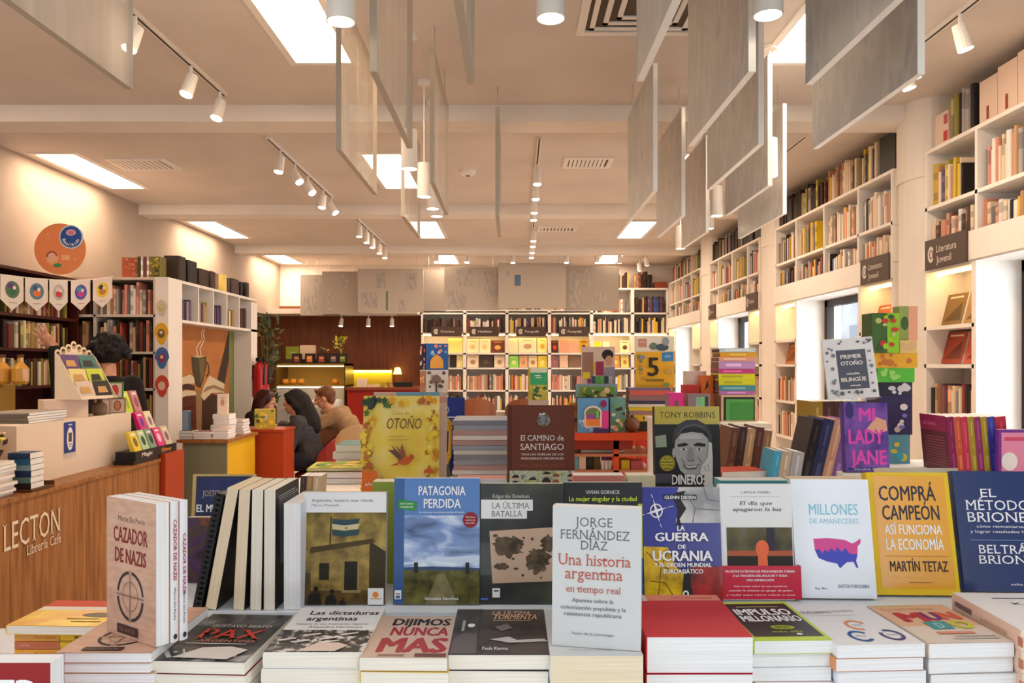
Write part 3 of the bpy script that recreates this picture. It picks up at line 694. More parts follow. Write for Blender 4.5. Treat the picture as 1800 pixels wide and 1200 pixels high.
# small books standing against the screen at the near end
rg = random.Random(8)
t0 = [((26, 60, 96), 'dark blue'), ((30, 92, 140), 'bright blue'), ((130, 160, 168), 'pale blue'), ((24, 44, 84), 'navy'), ((92, 128, 120), 'sea green'), ((44, 30, 24), 'dark brown')]
z = .851
t = thing('book_ledge', 'narrow brown ledge on the counter under small blue books', 'ledge', (-2.365, 3.68, .851))
MB().box((-.005, -.09, 0), (.12, .09, .012), mat((92, 56, 26))).build('board', t, world=False); MB().box((-.005, .085, .012), (.12, .09, .03), mat((92, 56, 26))).build('lip', t, world=False)
flatpile('', -2.255, 3.60, .8635, [(.10, .105, .028, c, '%s small book, %s from the bottom of the pile on the counter ledge' % (n, ordinal(k+1)), M_PAGEW) for k, (c, n) in enumerate(reversed(t0))], None, yaw=90, jit=.003)
# stack of white pads, flower arrangement and cards at the near end of the counter
fl = [(.245, .29, .0155, (226, 210, 196), 'white catalogue, %s from the bottom of the tall pile at the end of the counter' % ordinal(k+1), M_PAGEW) for k in range(10)]
flatpile('', -2.52, 3.24, .8505, fl, None, yaw=4, jit=.010, name='catalogue')
t = thing('flower_basket', 'basket of artificial flowers on the pile of white catalogues', 'flowers', (-2.35, 3.42, 1.013))
MB().lathe([(.05, 0), (.075, .05), (.07, .05), (.045, .005)], (0, 0, 0), mat((58, 34, 22)), 16).build('basket', t, world=False)
rg = random.Random(2); fo = MB()
for k in range(60):
    a = rg.uniform(0, 2*PI); r = rg.uniform(0, .08); p = Vector((r*math.cos(a), r*math.sin(a), .05+rg.uniform(0, .07)))
    d = Vector((rg.uniform(-1, 1), rg.uniform(-1, 1), rg.uniform(.1, 1))).normalized()*.04; n = d.orthogonal().normalized()*.011
    fo.quad([p, p+d*.5+n, p+d, p+d*.5-n], mat(rg.choice(((60, 84, 40), (46, 60, 34), (120, 150, 60), (70, 24, 26)))))
fo.build('foliage', t, world=False)
for k, c in enumerate(((236, 214, 90), (222, 176, 160), (214, 170, 150), (230, 226, 214), (190, 200, 90), (150, 60, 50))):
    a = k*1.05; f = MB(); q = Vector((.055*math.cos(a), .055*math.sin(a), .10+.02*(k % 3)))
    for j in range(7):
        b = 2*PI*j/7; e = q+Vector((.022*math.cos(b), .022*math.sin(b), .004)); f.ball(e, (.013, .013, .007), mat(c), 7, 5)
    f.ball(q+Vector((0, 0, .006)), (.012, .012, .01), mat((214, 180, 60)), 7, 5).build('blossom', t, world=False)
gamebox('cream lettered carton standing behind the flowers on the counter', .17, .07, .12, -2.50, 3.56, 1.03, 20, (226, 206, 170), art=Art(.17, .12, (0, 0, 17, 12)).text('CAFE', 9, 6, 2.6, mat((130, 90, 40)), 9, bold=.02).text('libros', 9, 9.6, 2.2, mat((130, 90, 40)), 10))
gamebox('plain cream carton under the lettered one behind the counter flowers', .17, .08, .178, -2.50, 3.555, .8505, 20, (220, 200, 168))

# stepped display with bright packs at the far end of the oak counter
PD = Vector((-2.245, 4.86, .8755)); RP = Matrix.Rotation(PI/2, 4, 'Z')
t = thing('pack_display', 'stepped black display of bright toy packs at the counter end', 'display stand', PD, (0, 0, PI/2))
dk = mat((24, 22, 26), .4)
for z, y0, xa in ((.0, 0, -.28), (.10, .10, .0), (.21, .19, .0)): MB().box((xa, y0, z), (.28, y0+.12, z+.05), dk).build('tier', t, world=False)
MB().box((.0, .125, 0), (.28, .31, .099), dk).box((.0, .222, .099), (.28, .31, .209), dk).build('carcass', t, world=False); MB().box((-.30, .0, -.025), (.02, .12, 0), dk).build('foot', t, world=False)
wl = mat((236, 232, 224)); a = Art(.55, .05, (0, 0, 55, 5)); a.text('Magic', 14, 3.6, 2.4, wl, 14, slant=.2, bold=.02)
mb = MB(); a.put(mb, Matrix.Translation((-.275, 0, 0)), .0005); mb.build('lettering', t, world=False)
a = Art(.55, .05, (0, 0, 55, 5)); a.text('Slime', 40, 3.6, 2.4, mat((236, 150, 60)), 14, slant=.2, bold=.02); mb = MB(); a.put(mb, Matrix.Translation((-.275, 0, 0)), .0005); mb.build('lettering', t, world=False)
packs = [((226, 200, 60), (120, 100, 40), 0, 'yellow', -.22), ((178, 206, 160), (40, 70, 50), 0, 'pale green', -.12), ((120, 150, 130), (50, 50, 60), 0, 'grey green', -.02), ((222, 30, 130), (250, 200, 220), 0, 'magenta', .09), ((214, 196, 170), (120, 90, 110), 0, 'cream and plum', .20),
         ((222, 30, 130), (110, 40, 160), 1, 'magenta', .07), ((236, 226, 190), (150, 110, 150), 1, 'cream', .18), ((206, 232, 30), (150, 190, 20), 2, 'lime green', .06), ((196, 130, 136), (150, 80, 90), 2, 'dusty pink', .18)]
for c, c2, row_, nm, x in packs:
    z, y0 = ((.05, .01), (.15, .11), (.26, .20))[row_]; w = .088
    p = thing('toy_pack', '%s toy pack %s step of the black counter display' % (nm, ('on the lowest', 'on the middle', 'on the top')[row_]), 'toy', PD+(RP @ Vector((x, y0, z+.001))), (0, 0, PI/2))
    hh = .115 if row_ < 2 else .14
    MB().prism([(-w/2, 0, 0), (-w/2, .045, hh), (-w/2, .065, hh), (-w/2, .03, 0)], (w, 0, 0), mat(c, .35)).build('bag', p, world=False)
    a = Art(w, hh*1.07, (0, 0, 10, 12)); a.ell(5, 6.5, 2.6, 3, mat(c2)).rect(2, 1.2, 8, 2.4, mat((240, 232, 220)))
    mb = MB(); a.put(mb, Matrix.Translation((-w/2, 0, 0)) @ Matrix.Rotation(-math.atan2(.045, hh), 4, 'X'), .0004); mb.build('label_print', p, world=False)
# piles on the green and yellow unit
z0 = .866; rg = random.Random(12)
def lp(x, y, w, h, n, nm, where, cols, th=.022, pages=M_PAGEW, z=z0, yaw=0):
    sp = [(w, h, th, cols[k % len(cols)], '%s, %s from bottom of pile %s' % (nm, ordinal(k+1), where), pages) for k in range(n)]
    return flatpile('', x, y, z, sp, None, yaw=yaw, jit=.006, rng=rg)
lp(-2.585, 5.97, .10, .13, 3, 'small dark notebook', 'at the green unit corner', [(40, 40, 44), (90, 170, 40), (30, 34, 40)], .022)
lp(-2.48, 5.97, .14, .15, 3, 'small purple spined book', 'mid green unit', [(120, 30, 84), (96, 40, 80), (132, 96, 100)], .02)
lp(-2.33, 5.98, .12, .16, 4, 'small pinkish book', 'at the near yellow unit corner', [(206, 176, 160), (222, 200, 184), (196, 160, 150)], .019)
zz = lp(-2.42, 6.16, .14, .17, 4, 'small cream book', 'behind the purple spined ones', [(228, 206, 186), (210, 186, 168), (236, 220, 202)], .024)
zc = lp(-2.40, 6.17, .13, .16, 2, 'thick cream book', 'crowning the small cream pile', [(240, 224, 208), (234, 214, 196)], .042, z=zz+.0002)
gamebox('cream slim carton standing on top of the cream pile', .08, .05, .16, -2.345, 6.22, zc+.0008, 10, (240, 220, 200), art=Art(.08, .16, (0, 0, 8, 16)).ell(4, 7, 1.6, 2.6, mat((206, 150, 130))).text('te', 4, 4, 1.8, mat((120, 90, 70))))
lp(-2.37, 6.40, .13, .16, 5, 'small grey and cream book', 'at the far yellow unit end', [(190, 170, 156), (120, 130, 140), (220, 204, 188), (90, 60, 56)], .024)
gamebox('slim blue and white carton standing at the green unit corner', .045, .05, .15, -2.56, 6.02, z0+.067+.0005, 0, (150, 180, 200), (60, 80, 100))
a = Art(.17, .17, (0, 0, 10, 10)); blobs(a, random.Random(4), 22, [(236, 200, 40), (150, 130, 40), (90, 110, 60), (210, 206, 190), (240, 220, 90)], .5, 1.3)
a2_ = Art(.11, .17, (0, 0, 7, 10)); blobs(a2_, random.Random(6), 18, [(236, 200, 40), (120, 100, 40), (200, 170, 60)], .5, 1.1)
gamebox('yellow patterned gift carton on the orange cabinet', .17, .11, .17, -2.19, 6.8, .8805, 14, (196, 176, 70), (206, 176, 60), art=a, sart=a2_)

# ---------------------------------------------------------------- bunting, round sign and badges
t = thing('bunting', 'string of white pointed pennants with printed circles along the left bookcases', 'bunting', (-3.4, 6.2, 2.13))
path = [P(-30, 478, 5.14), P(0, 482, 5.3), P(50, 488, 5.6), P(90, 491, 5.88), P(128, 493, 6.1), P(162, 491, 6.28), P(200, 486, 6.36)]
for a, b in zip(path, path[1:]): MB().tube(a, b, .004, mat((230, 220, 206)), n=5).build('cord', t)
PN = [(0, 40, (90, 120, 90), (50, 110, 70), (96, 50, 130)), (43, 83, (90, 130, 150), (230, 120, 50), (60, 80, 140)), (86, 118, (190, 184, 178), (214, 60, 70), (230, 200, 200)), (124, 158, (80, 90, 170), (210, 60, 140), (70, 150, 190)), (163, 197, (240, 206, 40), (196, 130, 60), (60, 70, 60))]
def onp(px):
    for a, b in zip(path, path[1:]):
        ax = VX+a.x*F/a.y; bx = VX+b.x*F/b.y
        if ax <= px <= bx: return a.lerp(b, (px-ax)/(bx-ax))
    return path[-1]
for x0, x1, c1, c2, c3 in PN:
    a = onp(x0); b = onp(x1); L = (b-a).length; h = .245; u = (b-a).normalized(); n = Vector((u.y, -u.x, 0)).normalized()
    if n.dot(Vector((0, 0, 2))-a) < 0: n = -n
    T = Matrix((( *u, 0), (*(-n), 0), (0, 0, 1, 0), (0, 0, 0, 1))).transposed(); T.translation = a-Vector((0, 0, h))+n*.004
    mb = MB().prism([T @ Vector(q) for q in ((0, 0, h), (0, 0, h*.3), (L/2, 0, 0), (L, 0, h*.3), (L, 0, h))], -n*.002, mat((240, 228, 212), .7))
    A = Art(L, h, (0, 0, 40, 50)); A.ell(20, 20, 12.5, 12.5, mat(c1)).ell(20, 23, 7, 5, mat(c2), 12).ell(17, 15, 5, 4, mat(c3), 10).ell(23, 17, 3, 3, mat((240, 224, 200)), 8).rect(13, 38, 27, 39.2, mat((190, 170, 150)))
    A.put(mb, T, .0006); mb.build('pennant', t)
c = P(105, 444, 6.0)
t = thing('round_sign', 'round orange sign with a blue badge standing on the bookcase top', 'sign', (c.x, c.y, 2.1505))
mb = MB(); R = .2
mb.prism([(R*math.cos(2*PI*k/48), 0, R+R*math.sin(2*PI*k/48)) for k in range(48)], (0, .012, 0), mat((240, 146, 92), .5))
A = Art(2*R, 2*R, (0, 0, 100, 100)); sk = mat((240, 190, 160))
A.ell(36, 68, 12, 13, mat((250, 178, 128))).ell(35, 66, 8, 9, sk).ring(35, 66, 11, 12, .75, mat((170, 70, 50)), 16, .2, PI).rect(54, 62, 70, 72, mat((250, 190, 130))).ell(46, 82, 8, 4, mat((70, 150, 90))).ell(80, 70, 2, 2, sk, 8).ell(28, 22, 2, 2, sk, 8)
A.put(mb, Matrix.Translation((-R, 0, 0)), .0006); mb.build('disc', t, world=False)
mb = MB(); r2 = .093; cx, cz = .093, .293
mb.prism([(cx+r2*math.cos(2*PI*k/40), -.008, cz+r2*math.sin(2*PI*k/40)) for k in range(40)], (0, .007, 0), mat((214, 230, 244), .4))
A = Art(2*r2, 2*r2, (-10, -10, 10, 10)); wh = mat((244, 240, 236)); A.ell(0, 0, 9, 9, mat((30, 84, 168))).ell(0, -3.6, 4.2, 2.6, mat((236, 180, 196))).rect(-2.6, -4.4, 2.6, -3.6, mat((196, 80, 120))).rect(-2, -3, 2, -2.3, mat((196, 80, 120)))
mb2 = Matrix.Translation((cx-r2, -.008, cz-r2)); A.put(mb, mb2, .0006)
for k, ch in enumerate('Boutikids'):
    a = math.radians(200+140*k/8); vs, fs, xa, xb = text_geo(ch, .03); s_ = .034
    for o_ in (0,):
        pts = [Vector(((vx-(xa+xb)/2)*s_, -.0001*k_, vy*s_)) for vx, vy, k_ in vs]; Rm = Matrix.Rotation(-(a-1.5*PI), 4, 'Y')
        mb.add([Matrix.Translation((cx+.068*math.cos(a), -.0105, cz+.068*math.sin(a)-.005)) @ (Rm @ q) for q in pts], fs, wh)
mb.build('badge', t, world=False)
def badge(px, py, ry, c, c2, label):
    q = P(px, py, YK-.012); t = thing('post_badge', label, 'badge', (q.x, YK-.0185, q.z), group=None)
    r = ry*YK/F; pts = [(r*.62*math.cos(2*PI*k/20)*(1.05 if math.sin(2*PI*k/20) > -.3 else .75), 0, r*math.sin(2*PI*k/20)) for k in range(20)]
    MB().prism(pts, (0, .008, 0), mat(c, .4)).build('plate', t, world=False)
    a = Art(r, r, (0, 0, 10, 10)); a.ell(5, 5, 3.4, 4.2, mat(c2)).ell(5, 4, 1.6, 1.6, mat((220, 200, 180)))
    mb = MB(); a.put(mb, Matrix.Translation((-r/2, 0, -r/2)), .0006); mb.build('print', t, world=False)
badge(284, 541, 15, (214, 198, 176), (196, 190, 110), 'pale pick shaped badge at the top of the white end post')
badge(284, 586, 19, (232, 176, 44), (120, 92, 50), 'yellow pick shaped badge on the white end post')
badge(285, 629, 19, (70, 110, 170), (150, 50, 80), 'blue pick shaped badge on the white end post')
badge(285, 678, 19, (206, 78, 60), (230, 190, 170), 'red pick shaped badge at the bottom of the white end post')

# ================================================================ cafe
D0 = 11.4
t = thing('pastry_case', 'lit glass pastry display case at the cafe', 'display case', (cx_(544, D0), D0, 0))
x0, x1 = cx_(484, D0), cx_(607, D0)
B((x0, D0, 0), (x1, D0+.6, .55), mat((90, 52, 30))).build('base', t)
fr = mat((120, 92, 50), .3, .6)
for z, nm in ((.78, 'glass_shelf'), (1.12, 'middle_shelf')): B((x0, D0+.02, z), (x1, D0+.6, z+.02), mat((170, 140, 70), .3)).build(nm, t)
B((x0, D0, 1.43), (x1, D0+.6, 1.46), mat((150, 124, 50), .4)).build('top_shelf', t)
B((x0, D0+.58, .55), (x1, D0+.6, 1.43), mat((206, 176, 96), .5)).build('back_panel', t)
for x in (x0, x1-.02): B((x, D0, .55), (x+.02, D0+.6, 1.46), fr).build('side_frame', t)
B((x0+.03, D0+.04, 1.415), (x1-.03, D0+.08, 1.428), M_STRIP).build('light_strip', t)
B((x0+.03, D0+.04, 1.10), (x1-.03, D0+.08, 1.115), emit('cool_case_strip', (1, .95, .75), 8)).build('light_strip', t)
B((x0+.02, D0, .57), (x1-.02, D0+.006, 1.1), M_ACRYL).build('glass_front', t)
rg = random.Random(21)
for k, px in enumerate((502, 516, 530, 590)):
    q = thing('pastry', 'golden bread roll, %s from the wall side on the case shelf' % ordinal(k+1), 'pastry', (cx_(px, D0+.25), D0+.25, 1.1445)); MB().ball((0, 0, .04), (.055, .05, .042), mat((206, 140, 50), .5)).build('crust', q, world=False); MB().tube((-.03, -.02, .078), (.03, .02, .078), .006, mat((240, 200, 120)), n=6).build('slash', q, world=False)
for k, (px, c, l) in enumerate(((512, (60, 90, 40), 'green salad bowl'), (534, (220, 210, 190), 'white cream cake'), (555, (230, 222, 200), 'round white cake'), (595, (240, 236, 226), 'white frosted cake'))):
    q = thing('cake', l+', on the lower shelf of the pastry case', 'cake', (cx_(px, D0+.25), D0+.25, .8015)); MB().lathe([(.08, 0), (.085, .01), (.075, .02)], (0, 0, 0), mat((200, 200, 200))).build('plate', q, world=False); MB().lathe([(.07, .02), (.075, .05), (.07, .09), (.03, .12)], (0, 0, 0), mat(c, .5)).build('cake_body', q, world=False)
for k, (px, c) in enumerate(((521, (150, 80, 50)), (544, (226, 130, 70)), (565, (170, 70, 50)), (586, (120, 104, 100)), (602, (110, 130, 50)))):
    nm = ('brown', 'orange', 'rust', 'grey', 'green')[k]
    a = Art(.135, .15, (0, 0, 10, 10)); a.rect(2, 2.4, 8, 8.4, mat(c)).rect(3, 4, 7, 5, mat((230, 200, 160)))
    gamebox('black bag with a %s label in the row over the pastry case' % nm, .135, .08, .15, cx_(px, D0+.1), D0+.1, 1.461, 0, (34, 24, 22), art=a, name='coffee_bag', cat='bag')
gamebox('olive green carton standing over the pastry case', .2, .1, .19, cx_(514, D0+.35), D0+.35, 1.461+.07, 0, (140, 150, 50), art=Art(.2, .19, (0, 0, 10, 10)).text('cafe', 5, 5.5, 1.2, mat((220, 220, 150)), 5))
gamebox('cream carton standing over the pastry case', .22, .1, .21, cx_(540, D0+.35), D0+.35, 1.461+.07, 0, (232, 206, 176))
B((x0+.05, D0+.3, 1.4605), (x1-.28, D0+.52, 1.53), mat((80, 50, 34))).build('riser', t)
def plant(px, D, z, hh, n, cols, label, pot=(80, 50, 40), seed=1, spread=.12, nm='potted_plant', base=None, lw=.02, ll=.12):
    t = thing(nm, label, 'plant', (cx_(px, D), D, z)); rg = random.Random(seed)
    MB().lathe([(.04, 0), (.055, .09), (.05, .09), (.035, .01)], (0, 0, 0), mat(pot), 14).build('pot', t, world=False)
    st = MB(); f = MB()
    for k in range(5): st.tube((0, 0, .05), (rg.uniform(-spread, spread)*.6, rg.uniform(-spread, spread)*.6, hh*.9), .004, mat((90, 90, 50)), n=5)
    st.build('stem', t, world=False)
    for k in range(n):
        p = Vector((rg.gauss(0, spread*.5), rg.gauss(0, spread*.5), rg.uniform(.12, hh))); d = Vector((rg.uniform(-1, 1), rg.uniform(-1, 1), rg.uniform(-.2, 1))).normalized()*ll*rg.uniform(.6, 1.2); s = d.orthogonal().normalized()*lw
        f.quad([p, p+d*.5+s, p+d, p+d*.5-s], mat(rg.choice(cols)))
    f.build('foliage', t, world=False); return t
plant(600, D0+.44, 1.461, .42, 50, [(214, 190, 40), (190, 170, 40), (120, 120, 40)], 'yellow flowers in a slim vase over the pastry case', (190, 170, 60), 3, .1, 'flower_vase', ll=.08)
plant(566, D0+.42, 1.531, .16, 40, [(60, 80, 40), (80, 100, 50), (170, 90, 80)], 'low leafy plant with pink flowers over the pastry case', seed=5, spread=.045, ll=.05, lw=.014)
plant(470, 10.6, 0, 2.05, 200, [(40, 52, 26), (56, 66, 30), (84, 84, 40)], 'tall dark green plant at the cafe entrance', seed=7, spread=.15, ll=.16, lw=.025)
plant(488, 12.4, 1.0, .75, 70, [(70, 70, 34), (110, 90, 40), (50, 54, 30)], 'dark spiky plant behind the pastry case', seed=9, spread=.09)
t = thing('plant_stand', 'dark stand beneath the spiky plant behind the pastry case', 'stand', (cx_(488, 12.4), 12.4, 0)); B((cx_(488, 12.4)-.1, 12.34, 0), (cx_(488, 12.4)+.1, 12.46, .96), mat((60, 40, 28))).build('body', t); B((cx_(488, 12.4)-.12, 12.3, .96), (cx_(488, 12.4)+.12, 12.5, .999), mat((60, 40, 28))).build('top_board', t)
# red cafe counter
D1 = 11.3; xa, xb = cx_(610, D1), cx_(745, D1)
t = thing('cafe_counter', 'dark red cafe counter beside the pastry case', 'counter', ((xa+xb)/2, D1, 0))
B((xa, D1, 0), (xb, D1+.6, 1.07), REDC).build('body', t); B((xa-.01, D1-.04, 1.07), (xb, D1+.64, 1.11), mat((130, 62, 40), .35)).build('worktop', t)
B((xa+.35, D1-.012, .68), (xa+.43, D1, .7), M_METAL).build('handle', t)
# lit shelf on the panelling
yp = YB-.05; a = P(612, 672, yp); b = P(690, 650, yp)
t = thing('lit_niche', 'glowing yellow counter recess in the walnut panelling', 'shelf', (a.x, yp, a.z))
B((a.x, yp-.10, a.z-.1), (b.x, yp, b.z), mat((206, 180, 60), .6)).build('back_panel', t)
B((a.x, yp-.26, b.z), (b.x, yp, b.z+.03), M_WALNUT).build('top_board', t); B((a.x, yp-.2, b.z-.045), (b.x, yp-.12, b.z-.002), emit('yellow_niche_light', (1, .78, .12), 5)).build('light_strip', t)
t = thing('wall_lamp', 'small yellow lit wall lamp beside the glowing recess', 'lamp', P(700, 652, yp-.02)); MB().lathe([(.07, -.05), (.045, .05), (.03, .06)], (0, -.08, 0), emit('yellow_lamp_shade', (1, .78, .12), 3)).build('lamp_shade', t, world=False); MB().tube((0, .02, 0), (0, -.08, 0), .012, M_METAL).build('arm', t, world=False)
gamebox('white napkin box on the red cafe counter', .13, .1, .12, cx_(635, D1+.2), D1+.2, 1.1105, 0, (238, 220, 200)); gamebox('low white tray box on the red cafe counter', .2, .14, .03, cx_(657, D1+.2), D1+.22, 1.1105, 0, (230, 206, 180))
gamebox('black coffee machine tray on the red cafe counter', .28, .2, .07, cx_(708, D1+.2), D1+.22, 1.1105, 0, (20, 18, 20), name='machine_tray', cat='tray')
for k, px in enumerate((673, 684)):
    q = thing('cup', ('yellow green cup', 'tan cup')[k]+' on the red cafe counter', 'cup', (cx_(px, D1+.2), D1+.2, 1.1105)); MB().lathe([(.025, 0), (.038, .07), (.033, .07), (.022, .006)], (0, 0, 0), mat(((190, 190, 60), (190, 130, 90))[k])).build('bowl', q, world=False); MB().tube((.036, 0, .05), (.055, 0, .03), .006, mat((200, 180, 120)), n=6).build('handle', q, world=False)
# fire extinguishers on the end of the side bookcase
for k, y in enumerate((8.48, 8.64)):
    t = thing('fire_extinguisher', ('red fire extinguisher nearer the mural on the side bookcase post', 'second red fire extinguisher, toward the dark cafe plants')[k], 'fire extinguisher', (XE+.066, y, 1.08))
    MB().lathe([(.055, 0), (.06, .02), (.06, .32), (.045, .37), (.02, .4)], (0, 0, 0), mat((190, 22, 20), .3)).build('cylinder', t, world=False); MB().box((-.02, -.05, .4), (.02, .03, .44), M_BLACK).build('handle', t, world=False)
    MB().box((-.066, -.03, .2), (-.058, .03, .36), M_BLACK).build('bracket', t, world=False); MB().chain([(.02, -.03, .42), (.07, -.03, .36), (.065, -.03, .15)], [.009]*3, M_BLACK, 6).build('hose', t, world=False)
# ================================================================ front display
ZSTEP, ZLOW = 1.022, .90
t = thing('display_table', 'white stepped display table loaded with books behind the shop window', 'table', (0, 1.4, 0))
B((-1.15, .80, ZLOW-.03), (1.25, 1.60, ZLOW), M_STEP).build('lower_shelf', t)
B((-.55, 1.82, 0), (1.2, 1.84, ZSTEP-.02), M_WHITE).build('rear_panel', t)
B((-.60, 1.33, ZLOW), (1.25, 1.345, ZSTEP-.02), M_STEP).build('riser', t)
B((-.60, 1.325, ZSTEP-.02), (1.25, 1.86, ZSTEP), M_STEP).build('upper_shelf', t)
B((-1.1, .84, 0), (1.25, 1.58, ZLOW-.03), M_WHITE).build('carcass', t)
B((-.2, 1.488, ZSTEP), (1.25, 1.496, ZSTEP+.07), M_STEP).build('book_rest', t)
for x0, x1, y1, l in ((-.80, .21, 3.30, 'white table under the picture books and magazines behind the stepped display'), (.72, 2.35, 3.45, 'white table behind the stepped display carrying the dark and burgundy spines')):
    t = thing('rear_table', l, 'table', ((x0+x1)/2, 2.7, 0))
    B((x0, 2.15, ZSTEP-.03), (x1, y1, ZSTEP), M_WHITE).build('table_top', t); B((x0+.04, 2.2, 0), (x1-.04, y1-.05, ZSTEP-.03), M_WHITE).build('carcass', t)

WHT = mat((238, 237, 236), .45); INK = mat((44, 42, 44), .5); RED = mat((196, 44, 40), .45); LTX = mat((246, 246, 246), .45); GRY = mat((110, 108, 108), .5)
def stand(label, pl, pr, pt, pb, art, cover, lean=6, yaw=0, th=.02, z=ZSTEP, hw=None, **k):
    D = (EYE-z)*F/(pb-VY); w = (pr-pl)*D/F; h = (pb-pt)*D/F*.985 if hw is None else hw
    a = art(w, h) if art else None
    return book(label, w, h, th, cover, Matrix.Translation((0, 0, th*math.sin(math.radians(lean))+.0006)) @ T_stand(pl, pb, D, lean, yaw), a, **k)
# --- sepia house with a flag
def art_house(w, h):
    a = Art(w, h, (105, 140, 560, 778))
    sky = noisy('sepia_sky', [(.3, (70, 58, 22)), (.5, (140, 116, 48)), (.7, (196, 168, 84))], 26, rough=.4, coat=.2)
    a.rect(105, 255, 560, 778, sky).rect(105, 600, 560, 778, noisy('sepia_ground', [(.3, (52, 38, 14)), (.7, (110, 84, 30))], 40, rough=.4))
    a.poly([(150, 700), (150, 480), (470, 420), (470, 700)], noisy('sepia_plaster', [(.3, (104, 84, 38)), (.7, (176, 148, 74))], 50, rough=.4))
    a.poly([(470, 700), (470, 420), (560, 480), (560, 690)], mat((58, 46, 20))); a.poly([(140, 490), (145, 455), (490, 405), (500, 425), (470, 435)], mat((78, 60, 26)))
    a.rect(195, 545, 250, 640, mat((34, 28, 14))).rect(325, 525, 415, 705, mat((150, 124, 64))).rect(334, 535, 405, 700, mat((30, 26, 14))).rect(320, 698, 425, 712, mat((150, 130, 80)))
    a.line([(256, 280), (252, 440)], 6, mat((50, 42, 24)))
    for y, c in ((292, (44, 74, 82)), (322, (206, 196, 150)), (356, (44, 74, 82))): a.poly([(264, y), (330, y+8), (415, y-2), (405, y+28), (330, y+38), (264, y+30)], mat(c))
    a.ell(340, 345, 9, 7, mat((190, 120, 40)), 10)
    blk = mat((24, 20, 12))
    for x, y, s in ((172, 690, 1), (262, 705, .85), (325, 745, .45)): a.ell(x+8, y, 14*s, 16*s, blk, 14).poly([(x-36*s, 778), (x-30*s, y+34*s), (x, y+16*s), (x+28*s, y+24*s), (x+40*s, 778)], blk)
    a.rect(105, 140, 560, 256, WHT).text('Argentina, nuestra casa robada', 148, 194, 16, INK, 340, 'L').text('Marco Masatelli', 148, 220, 13, GRY, 150, 'L')
    a.rect(466, 685, 552, 778, WHT).ell(508, 722, 17, 17, mat((236, 140, 50)), 16).rect(480, 740, 540, 748, mat((220, 180, 130)))
    return a
stand('white topped paperback with a sepia painting of a flag over an old house', 531, 677, 866, 1064, art_house, (120, 100, 52), 5, th=.018)
# --- blue landscape
def art_pata(w, h):
    a = Art(w, h, (605, 65, 1080, 775)); bl = mat((84, 128, 190), .35, 0, .4)
    a.rect(605, 65, 662, 775, mat((62, 96, 150), .4)).rect(662, 65, 1080, 275, bl)
    a.rect(662, 275, 1080, 575, noisy('stormy_sky', [(.3, (62, 82, 120)), (.5, (128, 156, 206)), (.66, (222, 232, 244))], 14, (1, 1, 2.6), 6, .4, .6, .3))
    a.poly([(662, 555), (760, 545), (830, 530), (1000, 548), (1080, 535), (1080, 500), (900, 510), (662, 540)], mat((206, 222, 240)))
    a.poly([(662, 590), (662, 568), (820, 562), (1080, 572), (1080, 590)], mat((60, 80, 116)))
    a.rect(662, 584, 1080, 775, noisy('dry_grass', [(.3, (44, 44, 18)), (.7, (122, 116, 54))], 40, rough=.4)); a.poly([(780, 775), (850, 605), (890, 605), (960, 775)], noisy('dirt_track', [(.3, (104, 96, 62)), (.7, (146, 136, 94))], 40, rough=.5))
    a.rect(718, 540, 740, 600, mat((40, 38, 28))).rect(1002, 540, 1022, 605, mat((40, 38, 28)))
    a.text('PATAGONIA', 870, 160, 50, LTX, 260, bold=.02).text('PERDIDA', 872, 232, 50, LTX, 206, bold=.02).text('La mística por los rincones australes del mundo', 870, 262, 11, LTX, 250)
    gr = mat((44, 146, 60)); a.poly([(625, 235), (630, 185), (732, 200), (726, 250)], gr).text('HISTORIA', 676, 214, 10, LTX, 70).text('URGENTE', 676, 232, 10, LTX, 70)
    a.ell(1028, 300, 42, 44, mat((150, 34, 40)))
    for k, s in enumerate(('Nueva', 'edición del', 'best seller')): a.text(s, 1028, 288+k*17, 9, LTX, 50)
    a.text('Gonzalo Sánchez', 872, 748, 15, LTX, 185, bold=.01).rect(614, 695, 650, 745, LTX).rect(620, 712, 644, 718, mat((120, 60, 40))).rect(620, 724, 644, 740, mat((90, 110, 140)))
    return a
stand('blue paperback with a stormy sky over a dirt track on its cover', 691, 843, 841, 1064, art_pata, (62, 96, 150), 4, th=.024)
